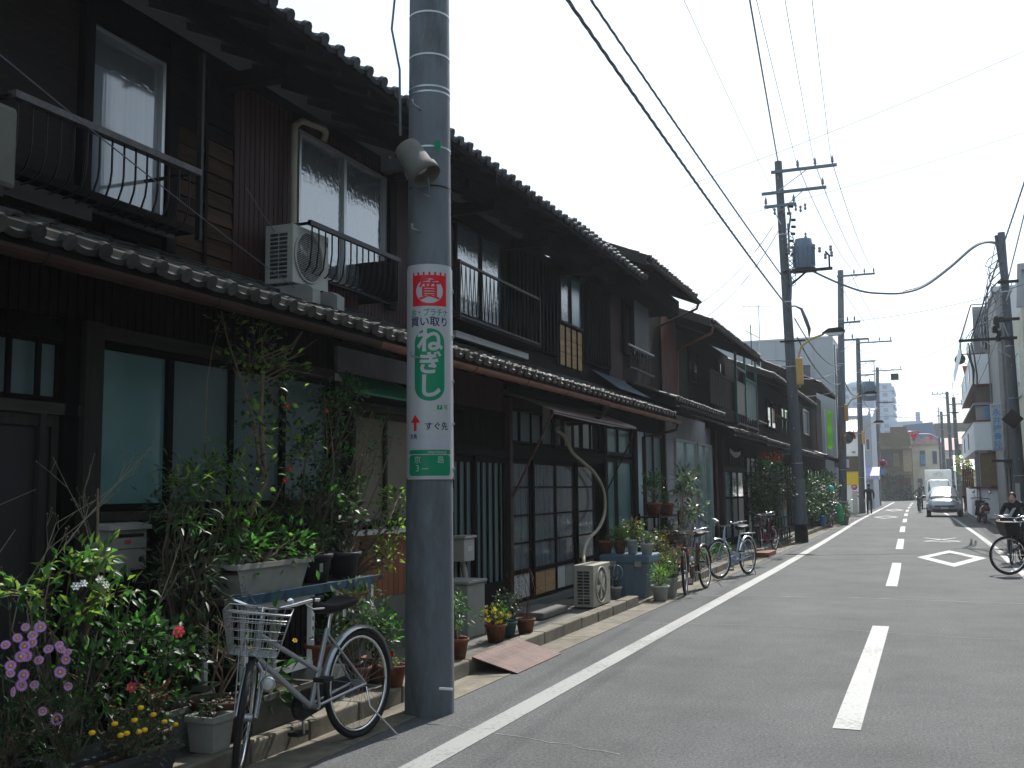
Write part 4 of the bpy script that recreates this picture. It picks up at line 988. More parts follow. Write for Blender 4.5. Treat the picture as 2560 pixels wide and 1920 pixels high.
# lettering wrapped on the pole face
PC = Vector((-3.265, 6.60)); TH0 = math.atan2(-PC.y, -PC.x)       # direction from the pole towards the viewer's side of the street
def polexy(u, z, r):      # u metres along the sign to the right, seen from the street
    rad = .172-.057*z/11.5
    a = TH0 + u/rad
    return (PC.x+.0+math.cos(a)*(rad+r), PC.y+math.sin(a)*(rad+r), z)
SGN = thing('pole_sign', 'tall white sign with red square and green oval strapped round the near pole', 'sign', (PC.x, PC.y, 1.6))
US = math.pi*.172*.985
def wrap_rect(name, u0, u1, z0, z1, r, m, rad=0, parent=None, corner_seg=5, label=None):
    """rectangle (rounded) as wrapped surface, strips in u"""
    n = max(6, int((u1-u0)/.01)); vs = []; 
    for i in range(n+1):
        u = u0+(u1-u0)*i/n; d = 0
        e = min(u-u0, u1-u)
        if rad and e < rad: d = rad-math.sqrt(max(0, rad*rad-(rad-e)**2))
        vs += [polexy(u, z0+d, r), polexy(u, z1-d, r)]
    if rad:   # refine near the ends
        us = [u0+rad*(1-math.cos(math.pi/2*k/corner_seg)) for k in range(corner_seg+1)]
        us = us + [u0+rad+(u1-u0-2*rad)*k/n for k in range(1, n)] + [u1-x+u0 for x in us[::-1]]
        vs = []
        for u in us:
            e = max(0, min(u-u0, u1-u)); d = rad-math.sqrt(max(0, rad*rad-(rad-min(e, rad))**2)) if e < rad else 0
            vs += [polexy(u, z0+d, r), polexy(u, z1-d, r)]
        n = len(us)-1
    return part(name, B().add(vs, [(2*i, 2*i+2, 2*i+3, 2*i+1) for i in range(n)], True), m, parent or SGN, label=label)
def subdivide(vs, fs, L):
    bm = bmesh.new(); V = [bm.verts.new(v) for v in vs]
    for f in fs:
        try: bm.faces.new([V[i] for i in f])
        except ValueError: pass
    bmesh.ops.triangulate(bm, faces=bm.faces[:])
    for _ in range(4):
        es = [e for e in bm.edges if e.calc_length() > L]
        if not es: break
        bmesh.ops.subdivide_edges(bm, edges=es, cuts=1); bmesh.ops.triangulate(bm, faces=[f for f in bm.faces if len(f.verts) > 3])
    bm.verts.index_update(); o = [v.co.copy() for v in bm.verts], [tuple(v.index for v in f.verts) for f in bm.faces]; bm.free(); return o
def wrap_text(body, u, z, size, r, m, bold=0, sx=1, sz=1, name='lettering', parent=None):
    vs, fs = text_geo(body, size, bold); vs, fs = subdivide(vs, fs, .02)
    part(name, B().add([polexy(u+v.x*sx, z+v.y*sz, r) for v in vs], fs), m, parent or SGN, label='lettering reading ' + body)
def wrap_poly(name, pts, r, m, L=.02, parent=None):
    vs, fs = subdivide([Vector((p[0], p[1], 0)) for p in pts], [tuple(range(len(pts)))], L)
    part(name, B().add([polexy(v.x, v.y, r) for v in vs], fs, True), m, parent or SGN)
# angular extents measured on the photograph: the flat face spans about +-0.135 m of arc
SU = .215
wrap_rect('plate', -SU, SU, 1.60, 3.115, .006, m_signw, .04)
wrap_rect('plate_flange', SU+.002, SU+.05, 1.60, 3.10, .007, m_steel)
wrap_rect('red_square', -.125, .125, 2.815, 3.03, .0068, m_signr)
for k in range(7): wrap_rect('red_tab', -.125+k*.0392, -.125+k*.0392+.014, 3.03, 3.058, .0068, m_signr)
wrap_rect('red_bar', -.125, .125, 3.03, 3.036, .0070, m_signr)
wrap_poly('white_disc', [(.096*math.cos(2*math.pi*k/28), 2.922+.088*math.sin(2*math.pi*k/28)) for k in range(28)], .0074, m_signw)
wrap_text('質', 0, 2.922, .155, .0080, m_signr, .0030)
wrap_text('金・プラチナ', 0, 2.765, .060, .0068, m_signg, .0006, .78)
wrap_text('買い取り', 0, 2.700, .073, .0068, m_navy, .0014, .98)
wrap_rect('green_oval', -.108, .108, 2.145, 2.655, .0066, m_signg, .105, corner_seg=30)
for ch, z, s_ in (('ね', 2.560, .185), ('ぎ', 2.40, .165), ('し', 2.240, .175)): wrap_text(ch, 0, z, s_, .0080, m_signw, .0055)
wrap_rect('parking_square', .05, .088, 2.085, 2.115, .0068, m_signg); wrap_text('P', .069, 2.10, .03, .0074, m_signw, .001); wrap_text('有', .118, 2.10, .04, .0068, m_signg)
wrap_poly('red_arrow', [(-.104, 2.05), (-.143, 1.995), (-.065, 1.995)], .0070, m_signr, .012)
wrap_rect('arrow_shaft', -.115, -.093, 1.935, 1.996, .0070, m_signr)
wrap_text('すぐ先', .05, 1.965, .058, .0068, m_navy, .0010)
wrap_text('京島', -.12, 1.895, .040, .0068, m_navy, .0006, .8)
wrap_rect('faded_patch', -.07, .15, 1.872, 1.905, .0067, m_smudge); wrap_rect('faded_patch', -.145, .145, 1.815, 1.858, .0067, m_smudge)
wrap_rect('green_strip', -.16, .16, 1.775, 1.805, .0068, m_signg); wrap_text('http://taop.jp', .055, 1.790, .026, .0074, m_signw, .0002)
wrap_rect('green_panel', -.16, .16, 1.625, 1.770, .0068, m_signg, .025)
wrap_text('京', -.085, 1.733, .055, .0074, m_signw); wrap_text('島', .075, 1.733, .055, .0074, m_signw); wrap_text('3', -.085, 1.675, .062, .0074, m_signw); wrap_rect('white_dash', -.055, -.01, 1.672, 1.676, .0074, m_signw)
for z in (2.95, 2.62, 2.3, 2.0, 1.68): part('clip', B().tube([polexy(SU-.01, z, .012), polexy(SU+.05, z-.008, .012)], .006, 5), m_steel, SGN)
# flood lamp on the near pole
t = thing('flood_lamp', 'dusty grey cylindrical flood lamp tilted down on the near pole', 'lamp', (-3.45, 6.45, 3.85))
d = Vector((.56, -.02, -.80)).normalized(); c0 = Vector((-3.30, 6.30, 3.93))
q = d.to_track_quat('Z', 'Y').to_matrix()
part('shade', B().lathe([(.02, 0), (.085, .004), (.095, .03), (.098, .22), (.112, .225), (.112, .29), (.104, .29), (.09, .24), (.085, .1), (.0, .095)], c0, 24, mtx=q), m_concr, t)
part('bulb', B().lathe([(.0, .12), (.05, .14), (.06, .19), (.04, .23), (0, .24)], c0, 12, mtx=q), m_glassl, t)
part('bracket', B().obox(c0+d*.12+Vector((-.14, .02, -.02)), (.16, .05, .09), .3).obox(c0+d*.12+Vector((-.24, .04, 0)), (.06, .09, .11), .2), m_iron, t)
part('bracket_arm', B().tube([c0+d*.14+Vector((-.1, .0, 0)), (-3.42, 6.58, 3.8)], .018, 6), m_steel, t)
part('loop_cable', B().tube([c0+d*.2+Vector((-.12, 0, 0)), c0+d*.34+Vector((-.12, 0, -.05)), c0+d*.40+Vector((-.03, 0, -.06)), c0+d*.30+Vector((.0, 0, -.0))], .008, 5), m_cable, t)
o = part('pole_cable', B().tube([(-3.47, 6.5, 5.4), (-3.50, 6.46, 4.9), (-3.455, 6.5, 4.6), (-3.45, 6.5, 4.1)], .009, 5), m_cable, None)
tag(o, 'thin dark cable hanging down the left side of the near pole', 'cable')

# second pole and the others
P2 = utility_pole('tall dark pole with transformer drum and three crossarms beyond the bicycles', -3.33, 29.95, 10.9, .17, .105, (-.26, 0), m_pole2,
    arms=[(10.56, -.2, 1.62, (.55, 1.03, 1.5), 's'), (9.95, -.5, 1.3, (1.2,), 's'), (9.56, -.45, .45, (-.4, .38), 's')])
part('pale_lower_sleeve', B().tube([(-3.33, 29.95, .5), (-3.365, 29.95, 1.75)], [.178, .172], 24), m_pole, P2)
part('dark_foot_sleeve', B().tube([(-3.33, 29.95, .0), (-3.342, 29.95, .5)], [.185, .180], 24), m_iron, P2)
transformer(P2, -2.97, 29.9, 7.68)
part('transformer_platform', B().box(-3.55, -2.2, 29.8, 29.88, 7.58, 7.66).box(-3.3, -2.65, 29.7, 30.1, 7.60, 7.67), m_iron, P2)
part('platform_brace', B().tube([(-3.4, 29.85, 7.2), (-2.9, 29.85, 7.6)], .03, 6), m_iron, P2)
part('switch_arm', B().tube([(-2.28, 29.85, 7.62), (-2.28, 29.85, 8.0), (-2.38, 29.85, 8.12)], .03, 6), m_iron, P2)
for dx, dz in ((-.2, .1), (-.05, -.1), (.1, .12), (.12, -.05), (-.35, .2)): part('switch', B().lathe([(.03, 0), (.05, .04), (.03, .08), (.05, .12), (.03, .16)], (-2.33+dx, 29.85, 8.0+dz), 8), m_cabi, P2)
for k in range(9): part('cable_clamp', B().obox((-3.42+.0+rnd.uniform(.1, .22), 29.8, 7.9+k*.2), (.12, .06, .07), rnd.uniform(0, 1)), m_iron, P2)
for k in range(10): part('drop_lead', B().tube([(-3.45, 29.8, 8.9-.14*k), (-3.25+.03*(k%3), 29.75, 8.7-.15*k), (-3.2, 29.75, 8.4-.13*k), (-3.38, 29.8, 8.25-.12*k)], .012, 4), m_cable, P2)
for k in range(6): part('insulator_drop', B().lathe([(.02, 0), (.045, .05), (.02, .1), (.045, .15), (.02, .2)], (-3.72+.13*k+(.2 if k > 2 else 0), 29.8, 9.3+.05*(k%2)), 7), m_cabi, P2)
for z in (7.3, 8.6, 9.2): part('cable_bundle', B().tube([(-3.36, 29.75, z-.5), (-3.30+rnd.uniform(-.05, .05), 29.75, z), (-3.36, 29.75, z+.4)], .03, 5), m_cable, P2)
part('side_bracket', B().box(-3.7, -3.0, 29.75, 29.8, 5.6, 5.65), m_iron, P2)
part('cable_loop', B().tube([(-3.44, 29.8, 6.62), (-3.25, 29.78, 6.62), (-3.08, 29.78, 6.52), (-2.97, 29.8, 6.2), (-2.9, 29.9, 5.95), (-2.95, 30.3, 5.8)], [.02, .025, .04, .055, .05, .02], 7), m_cable, P2)
street_lamp('ochre street lamp with long curved arm on the dark transformer pole', [(-3.2, 29.75, 4.3), (-3.2, 29.75, 5.2), (-3.12, 29.75, 5.45), (-2.85, 29.75, 5.65), (-2.5, 29.75, 5.76)], (-2.25, 29.75, 5.80), (-3.19, 29.75, 4.75))
P3 = utility_pole('pale concrete pole with orange hooded mirror by the green banner', -3.62, 49.0, 11.4, .19, .13, (.35, 0), m_pole, arms=[(11.1, -.15, 1.5, (.6, 1.05, 1.45), 's'), (8.95, -.1, .85, (.3, .6), 's'), (8.15, 0, 1.2, (.5,), 's')])
street_lamp('ochre street lamp on the pale pole with the orange hooded mirror', [(-3.28, 48.8, 4.5), (-3.25, 48.8, 5.1), (-3.05, 48.8, 5.4), (-2.7, 48.8, 5.55), (-2.5, 48.8, 5.62)], (-2.25, 48.8, 5.66), (-3.27, 48.8, 4.85))
P4 = utility_pole('grey pole with drum transformer and gantry beyond the orange mirror', -3.6, 63.5, 10.2, .18, .12, (.17, 0), m_pole2, arms=[(9.9, -.1, 1.9, (.6, 1.2, 1.8), 's'), (8.8, 0, .95, (), 's'), (8.0, 0, .9, (), 's')])
transformer(P4, -2.95, 63.4, 6.5, .38, 1.1)
part('gantry_upright', B().box(-2.62, -2.56, 63.3, 63.36, 7.4, 8.85), m_steel, P4)
P5 = utility_pole('slim far pole with small box transformer on its crossarm at the shop corner', -3.75, 89, 11.2, .19, .13, (.35, 0), m_pole, arms=[(10.9, -.4, 1.9, (.3, 1.8), 's'), (8.3, 0, 1.3, (), 'd')])
part('box_transformer', B().box(-2.4, -1.8, 88.7, 89.1, 10.1, 10.6), m_iron, P5)
street_lamp('far lamp lit white side on the grey pole near the awning', [(-3.3, 63.2, 4.5), (-3.25, 63.2, 4.9), (-3.0, 63.2, 5.1), (-2.8, 63.2, 5.15)], (-2.5, 63.2, 5.2), (-3.35, 63.2, 4.35))
# right side poles
PR = utility_pole('dark leaning pole at the right edge with twin tops and cable bundles', 2.46, 33, 8.9, .16, .10, (-.12, 0), m_pole2, arms=[(5.75, -1.35, .2, (-.9,), 'd'), (7.4, -.2, .35, (), 'd'), (6.3, -.3, .3, (), 'd')])
part('second_mast', B().tube([(2.42, 33.1, 6.3), (2.21, 33.1, 8.85)], .055, 10), m_pole2, PR)
for k in range(10): part('cable_box', B().obox((2.32+rnd.uniform(-.35, .02), 32.8, 5.75+rnd.uniform(-.15, .6)), (.1, .08, .16), rnd.uniform(0, 1)), m_iron, PR)
for k in range(7): part('strung_lead', B().tube(spl([(1.2+.08*k, 32.85, 5.75), (1.45+.07*k, 32.8, 6.1+.1*k), (1.9, 32.85, 6.3+.2*k), (2.36, 32.9, 6.6+.25*k)], 3), .013, 4), m_cable, PR)
for k in range(5): part('hanging_lead', B().tube([(2.25, 32.85, 8.3-.2*k), (1.95, 32.8, 8.1-.22*k), (1.85+.05*k, 32.8, 7.9-.25*k), (2.1, 32.85, 7.8-.25*k)], .014, 4), m_cable, PR)
o = part('cable_bundle', B().tube([(1.3, 33, 5.7), (1.34, 33.2, 5.2), (1.42, 33.6, 4.95), (1.52, 37, 4.6)], [.02, .035, .04, .02], 7).tube([(1.36, 33, 5.7), (1.44, 33.1, 5.3), (1.5, 33.5, 4.8), (1.6, 36, 4.7)], .025, 6).tube([(1.26, 33, 5.7), (1.25, 33.1, 5.4), (1.38, 33.5, 5.05), (1.5, 36, 4.9)], .018, 6), m_cable, PR)
def sgn_back(name, label, c, s, m):
    t = thing(name, label, 'sign', c); x, y, z = c
    part('plate', B().prism([(x-s, z), (x, z-s), (x+s, z), (x, z+s)], 'y', y-.01, y+.01), m, t); part('clamp', B().box(x-.05, x+.05, y+.012, y+.12, z-.03, z+.03), m_steel, t); return t
sgn_back('diamond_sign', 'grey back of a diamond shaped road sign on the right pole', (2.33, 32.72, 3.4), .29, m_iron)
t = thing('pole_notice', 'small white notice with red foot on the right dark pole', 'notice', (2.36, 32.7, 1.0))
part('plate', B().box(2.30, 2.42, 32.80, 32.81, .98, 1.58), m_signw, t); part('red_band', B().box(2.31, 2.41, 32.795, 32.799, 1.0, 1.07), m_signr, t)
for k in range(5): part('print_line', B().box(2.33+.02*(k % 2), 2.39, 32.795, 32.799, 1.15+.08*k, 1.17+.08*k), m_smudge, t)
utility_pole('far right pole with antenna mast standing behind the silver car', 2.05, 80, 7.8, .17, .12, (-.08, 0), m_pole2, arms=[(7.3, -.5, 1.2, (.5, 1.0), 's'), (6.7, -.3, .3, (), 'd')])
part('antenna_mast', B().tube([(1.97, 80, 7.7), (1.96, 80, 8.9)], .03, 6), m_steel, bpy.data.objects['utility_pole.006'] if 'utility_pole.006' in bpy.data.objects else None)
utility_pole('distant pole with full crossarm left of the antenna pole', 2.05, 100, 9.9, .18, .13, (-.1, 0), m_pole2, arms=[(9.7, -1.3, .2, (-1.2, -.8, -.4), 's')])
utility_pole('distant pole with hooked top above the box truck', 1.45, 104, 8.4, .17, .12, (.0, 0), m_pole2, arms=[(8.0, -.4, .6, (), 's')])
utility_pole('short distant pole carrying the red triangular stop sign arm', .95, 84.3, 5.2, .09, .08, (0, 0), m_pole, rungs=False, name='sign_post', cat='sign post', group='far poles')

# overhead cables
def cable(label, a, c, sag, r, m=None, group='overhead cables', n=16, name='overhead_cable', kids=None):
    pts = arc(a, c, sag, n)
    o = part(name, B().tube(pts, r, 5), m or m_cable, None); tag(o, label, 'cable', group); return o
def twisted(label, a, c, sag, r):
    n = 260; pts = arc(a, c, sag, n); d = (Vector(c)-Vector(a)).normalized(); s_ = d.cross(Vector((0, 0, 1))).normalized(); u = s_.cross(d)
    bb = B()
    for ph in (0, math.pi*2/3, math.pi*4/3): bb.tube([p+r*(math.cos(i*.55+ph)*s_+math.sin(i*.55+ph)*u) for i, p in enumerate(pts)], r*.85, 4)
    o = part('twisted_cable', bb, m_cable, None); tag(o, label, 'cable', 'overhead cables'); return o
twisted('lower thick twisted cable from near pole down to transformer pole', (-3.22, 6.75, 6.65), (-3.42, 29.8, 6.56), .10, .013)
twisted('upper thick twisted cable running beside the lower twisted one', (-3.18, 6.75, 6.90), (-3.45, 29.8, 7.30), .06, .010)
for i, (dx, ex) in enumerate(((-3.07, -1.95), (-2.59, -1.42), (-2.12, -.93))):
    cable(['left of the three high wires above the crossarm insulators', 'middle of the three high wires above the crossarm insulators', 'right of the three high wires above the crossarm insulators'][i], (dx, 29.8, 10.8), (ex, 6.45, 10.85), .25, .008)
    cable(['left high wire running on from crossarm to the pale pole', 'middle high wire running on from crossarm to the pale pole', 'right high wire running on from crossarm to the pale pole'][i], (dx, 29.8, 10.8), (-2.75+.42*i, 48.8, 11.35), .35, .012)
cable('stout single wire rising from the tip of the transformer pole', (-3.59, 29.95, 10.88), (-1.75, 6.45, 11.3), .05, .020)
cable('thin wire left of the stout wire at the top edge', (-3.75, 29.8, 10.0), (-3.4, 6.5, 10.2), .1, .006)
cable('left slanting service wire from transformer pole to house roof', (-3.72, 29.9, 9.12), (-4.28, 20.6, 5.14), .25, .012)
cable('right slanting service wire from transformer pole to house roof', (-3.62, 29.9, 8.9), (-4.22, 21.6, 5.10), .25, .012)
pts = [(-3.1, 29.9, 7.85), (-2.75, 29.9, 7.60), (-2.11, 30.4, 7.30), (-1.5, 30.8, 7.08), (-.98, 31, 7.01), (-.4, 31.3, 7.03), (.2, 31.8, 7.28), (.9, 32.3, 7.85), (1.5, 32.7, 8.42), (1.85, 32.9, 8.62), (2.15, 33, 8.60), (2.3, 33, 8.45)]
o = part('overhead_cable', B().tube(spl(pts), .032, 6), m_cable, None); tag(o, 'thick black cable drooping across the street to the right pole', 'cable', 'overhead cables')
o = part('overhead_cable', B().tube(spl([(p[0], p[1]+.1, p[2]+.06) for p in pts[5:]]), .018, 5), m_cable, None); tag(o, 'second black cable beside the drooping one near the right pole', 'cable', 'overhead cables')
cable('cable from transformer pole down to the pale mirror pole, upper', (-3.3, 30, 6.3), (-3.4, 48.9, 7.0), .45, .020)
cable('cable from transformer pole down to the pale mirror pole, lower', (-3.25, 30, 5.75), (-3.45, 48.9, 6.2), .5, .020)
cable('cable from pale mirror pole on to the drum transformer pole', (-3.4, 49.1, 6.6), (-3.5, 63.4, 7.0), .5, .03)
cable('cable from drum transformer pole to the far corner pole', (-3.5, 63.6, 7.1), (-3.5, 88.9, 8.0), .7, .03)
cable('dark guy wire from house eave to pale mirror pole', (-4.1, 40.0, 4.9), (-3.45, 48.9, 5.9), .05, .014)
cable('thin horizontal wire from dark gutter end to transformer pole', (-4.05, 27.9, 4.93), (-3.45, 29.8, 5.05), .0, .012)
cable('slack wire from transformer pole past the grey building', (-3.3, 30.1, 4.6), (-3.45, 48.9, 6.9), .2, .016)
cable('dark wire from lime banner up to pale mirror pole', (-3.65, 48.0, 2.75), (-3.45, 48.9, 4.6), .05, .02)
xw = [(( -8.5, 40, 13.5), (9, 30, 15.2), .3), ((-9, 46, 13.4), (10, 34, 13.8), .3), ((-3.4, 49, 9.0), (4.5, 47, 9.8), .25), ((-3.45, 63.5, 8.6), (5, 60, 11.4), .4), ((-3.4, 63.5, 7.9), (2.9, 52, 8.9), .35),
      ((-3.4, 89, 10.8), (2.0, 80, 9.7), 1.0), ((-3.4, 89, 9.2), (5.0, 72, 9.2), .4), ((-3.4, 89, 8.0), (4.5, 70, 8.0), .4), ((-3.4, 89, 7.2), (4.0, 72, 7.3), .5), ((-3.4, 89, 9.9), (3.5, 66, 10.2), .6), ((-3.5, 89, 8.6), (2.0, 100, 9.5), .8), ((-3.5, 63.5, 6.2), (2.05, 80, 6.8), .6), ((-3.4, 49, 10.9), (-2.0, 63.4, 9.9), .3), ((-2.8, 49, 11.2), (-1.8, 63.4, 10.1), .3), ((2.4, 33, 7.9), (2.0, 80, 7.2), .9), ((2.4, 33, 6.6), (2.0, 80, 6.6), .7), ((2.2, 33, 8.7), (2.05, 80, 7.6), .6), ((2.46, 33, 7.2), (6, 29, 8.0), .1)]
for i, (a, c, s_) in enumerate(xw):
    nm = ['highest faint wire crossing the white sky', 'second faint wire crossing the white sky', 'wire crossing from mirror pole crossarm to the right', 'long wire rising right from drum transformer pole', 'wire from drum transformer pole to balcony building', 'sagging wire between far corner pole and antenna pole', 'level wire from far corner pole towards balcony building', 'lower level wire from far corner pole', 'lowest level wire from far corner pole', 'upper wire from far corner pole to satellite dish house', 'wire joining far corner pole and distant crossarm pole', 'wire from drum pole across to antenna pole', 'left high wire between mirror pole and drum pole', 'right high wire between mirror pole and drum pole', 'middle wire from right edge pole along the right houses', 'lower wire from right edge pole along the right houses', 'upper wire from right edge pole along the right houses', 'short wire leaving the right edge pole to the right'][i]
    cable(nm, a, c, s_, .010 if i < 2 else .013, n=12)
o = part('overhead_cable', B().tube(arc((2.45, 33, 7.5), (3.6, 20, 13.0), .1, 8), .018, 6), m_cable, None); tag(o, 'stout cable sheath climbing from right pole out of the frame', 'cable', 'overhead cables')
twisted('lashed cable ladder climbing over the twin pole tops', (1.35, 33, 5.75), (3.6, 22, 11.9), .1, .012)
cable('thin wire crossing in front of the near balcony window', (-4.2, 2.6, 4.05), (-4.55, 7.35, 3.0), .06, .004)
cable('thin wire hanging from the roof unit to the eave', (-4.5, 6.9, 3.3), (-4.86, 6.6, 3.9), .05, .004)

# mirror, banner, signs on the left
t = thing('traffic_mirror', 'round convex traffic mirror with orange hood on the pale pole', 'mirror', (-3.25, 48.5, 3.6))
q = Vector((.55, -.8, -.12)).normalized().to_track_quat('Z', 'Y').to_matrix()
part('mirror_face', B().lathe([(.26, 0), (.24, .02), (.15, .045), (0, .055)], (-3.22, 48.4, 3.7), 24, mtx=q), mat('mirror_glass', (.25, .30, .30), .05, metal=.9, var=.1), t)
part('mirror_back', B().lathe([(.0, -.05), (.24, -.03), (.275, 0), (.262, 0)], (-3.22, 48.4, 3.7), 24, mtx=q), m_orange_h, t)
hv = []; 
for k in range(13):
    a = math.pi*(-.1+1.2*k/12); hv += [q @ Vector((.28*math.cos(a), .28*math.sin(a), -.01)), q @ Vector((.29*math.cos(a), .29*math.sin(a), .16))]
# q's local Y may not be up: build the hood round the world-up side
up = Vector((0, 0, 1)); nn = q @ Vector((0, 0, 1)); sx = up.cross(nn).normalized(); uu = nn.cross(sx); hv = []
for k in range(13):
    a = math.pi*(-.05+1.1*k/12); dvec = sx*math.cos(a)+uu*math.sin(a); hv += [Vector((-3.22, 48.4, 3.7))+dvec*.28-nn*.01, Vector((-3.22, 48.4, 3.7))+dvec*.30+nn*.15]
part('hood', B().add(hv, [(2*i, 2*i+2, 2*i+3, 2*i+1) for i in range(12)], True), m_orange_h, t)
part('mounting_arm', B().tube([(-3.35, 48.6, 3.7), (-3.62+.1, 48.95, 3.7)], .03, 6), m_orange_h, t)
t = thing('banner', 'long lime green banner hanging beside the dark gable house', 'banner', (-3.9, 48.2, 3.2))
vs = []
for i in range(11):
    z = 4.95-1.75*i/10; yy = 48.2+.03*math.sin(i*1.3); vs += [(-4.07+.008*math.sin(i), yy, z), (-3.85+.008*math.sin(i+1), yy+.02, z-.01)]
part('cloth', B().add(vs, [(2*i, 2*i+1, 2*i+3, 2*i+2) for i in range(10)]), m_lgreen, t)
part('banner_pole', B().tube([(-4.15, 48.2, 2.9), (-4.15, 48.2, 5.0)], .02, 6), m_white, t)
part('white_ribbon', B().add([(-3.95, 48.15, 3.2), (-3.86, 48.15, 3.25), (-3.88, 48.17, 2.75), (-3.93, 48.17, 2.72)], [(0, 1, 2, 3)]), m_clothw, t)
o = part('teal_post', B().box(-3.75, -3.70, 28.7, 28.75, .1, 1.55), m_bluelid, None); tag(o, 'thin teal post behind the bamboo fence at the bush', 'post')
t = thing('pole_flag', 'narrow red and white printed strip standing beside the teal post', 'flag', (-3.62, 28.9, .3))
part('strip', B().box(-3.66, -3.58, 28.9, 28.91, .35, 1.55), m_signw, t); part('red_print', B().box(-3.645, -3.61, 28.893, 28.898, .95, 1.5), m_signr, t)
# low bamboo fence in front of the bush
t = thing('low_fence', 'low greenish wooden rail fence at the foot of the dark pole', 'fence', (-3.6, 28.4, 0))
for z in (.18, .45, .74): part('rail', B().tube([(-3.62, 27.0, z), (-3.55, 29.6, z)], .022, 6), m_grwood, t)
for y in (27.0, 27.5, 28.0, 28.5, 29.0, 29.55): part('fence_post', B().tube([(-3.6, y, 0), (-3.6, y, .76)], .022, 6), m_leafg if y < 29 else m_grwood, t)

# ------------------------------------------------------------------ bicycles
def bicycle(label, rear, front, frame_m, steer=0, lean=0, basket=m_steel, guard=m_silver, R=.33, style='straight', group=None, rear_rack=False, cargo=None, spokes=28, stand='side', basket_solid=False):
    rx, ry = rear; fx, fy = front
    t = thing('bicycle', label, 'bicycle', (rx, ry, 0), group=group)
    rz = math.atan2(fy-ry, fx-rx); t.rotation_euler = (math.radians(lean), 0, rz); t.rotation_mode = 'XYZ'
    H0, H1 = Vector((.92, 0, .60)), Vector((.875, 0, .80)); FA = Vector((1.08, 0, R)); RA = Vector((0, 0, R)); BBk = Vector((.46, 0, .27)); ST = Vector((.30, 0, .70))
    ax = (H1-H0).normalized(); SM = Matrix.Translation(H0) @ Matrix.Rotation(math.radians(steer), 4, ax) @ Matrix.Translation(-H0)
    def lp(name, b, m, parent=t, front=False, kind=None):
        if front: b.v = [tuple(SM @ Vector(v)) for v in b.v]
        return link(name, b.mesh(m), parent, kind=kind)
    def wheel(c, fr):
        w = lp('wheel', B().tube([c+Vector((0, -.035, 0)), c+Vector((0, .035, 0))], .022, 10), m_steel, front=fr)
        lp('tyre', B().torus(c, R-.018, .019, 'y', 40, 8), m_black, w, fr)
        bb = B().torus(c, R-.046, .011, 'y', 40, 5); lp('rim', bb, m_chrome, w, fr)
        bb = B()
        for k in range(spokes):
            a = 2*math.pi*k/spokes; a2 = a+(.35 if (k//2) % 2 else -.35); s_ = .025 if k % 2 else -.025
            bb.tube([c+Vector((.02*math.cos(a2), s_, .02*math.sin(a2))), c+Vector(((R-.05)*math.cos(a), 0, (R-.05)*math.sin(a)))], .0013, 3, caps=False)
        lp('spokes', bb, m_steel, w, fr, kind='stuff')
        return w
    wheel(RA, False); wheel(FA, True)
    fb = B()
    if style == 'straight':
        fb.tube([H0+ax*.02, BBk], .018, 8); fb.tube([H0+ax*.14, Vector((.385, 0, .46))], .015, 8)
    else:      # swan curved
        fb.tube([H0+ax*.04, Vector((.80, 0, .42)), Vector((.66, 0, .32)), BBk], .018, 8); fb.tube([H0+ax*.12, Vector((.78, 0, .52)), Vector((.62, 0, .42)), Vector((.42, 0, .38))], .014, 8)
    fb.tube([BBk, ST], .016, 8); fb.tube([H0-ax*.02, H1], .02, 8)
    for s_ in (-1, 1):
        fb.tube([BBk+Vector((-.02, s_*.03, 0)), RA+Vector((0, s_*.055, 0))], .010, 6); fb.tube([ST+Vector((0, s_*.015, -.04)), RA+Vector((0, s_*.055, 0))], .008, 6)
    lp('frame', fb, frame_m)
    fk = B().tube([H1+ax*.02, H0-ax*.03], .014, 8)
    for s_ in (-1, 1): fk.tube([H0-ax*.01+Vector((0, s_*.01, 0)), H0-ax*.05+Vector((.01, s_*.045, 0)), Vector((1.02, s_*.05, .42)), FA+Vector((0, s_*.05, 0))], .011, 6)
    lp('fork', fk, frame_m, front=True)
    lp('seat_post', B().tube([ST-Vector((0, 0, .05)), Vector((.265, 0, .80))], .013, 8), m_chrome)
    sb = B(); n = 9; rings = []
    for i in range(n):
        u = i/(n-1); x = .14+.27*u; w = .10*(1-u)**.7*.95+.022; z = .845-.02*math.sin(math.pi*u)+.01*(1-u)
        rings.append([(x, w*math.cos(a), z+(.028 if math.sin(a) > 0 else .045)*math.sin(a)) for a in [2*math.pi*k/10 for k in range(10)]])
    sb.add([p for r in rings for p in r], [(i*10+k, i*10+(k+1) % 10, (i+1)*10+(k+1) % 10, (i+1)*10+k) for i in range(n-1) for k in range(10)]+[tuple(range(10))[::-1], tuple((n-1)*10+k for k in range(10))], True)
    sd_ = lp('saddle', sb, m_black)
    lp('saddle_spring', B().tube([(.2, -.05, .81), (.2, -.05, .76)], .014, 7).tube([(.2, .05, .81), (.2, .05, .76)], .014, 7), m_chrome, sd_)
    hb = B(); st = H1+ax*.12
    pl = [(-.10, .30, .02), (-.06, .26, .02), (.03, .18, .0), (.05, .08, -.03), (0, 0, -.04)]
    hp = [st+Vector(p) for p in pl] + [st+Vector((p[0], -p[1], p[2])) for p in pl[::-1][1:]]
    hb.tube(hp, .011, 7); hb.tube([H1, st-Vector((0, 0, .04))], .012, 8)
    h = lp('handlebar', hb, m_chrome, front=True)
    for s_ in (-1, 1):
        lp('grip', B().tube([st+Vector((-.06, s_*.26, .02)), st+Vector((-.20, s_*.31, .02))], .017, 8), m_black, h, True)
        lp('brake_lever', B().tube([st+Vector((-.02, s_*.23, .0)), st+Vector((-.06, s_*.27, -.03)), st+Vector((-.17, s_*.33, -.035))], .007, 5), m_chrome, h, True)
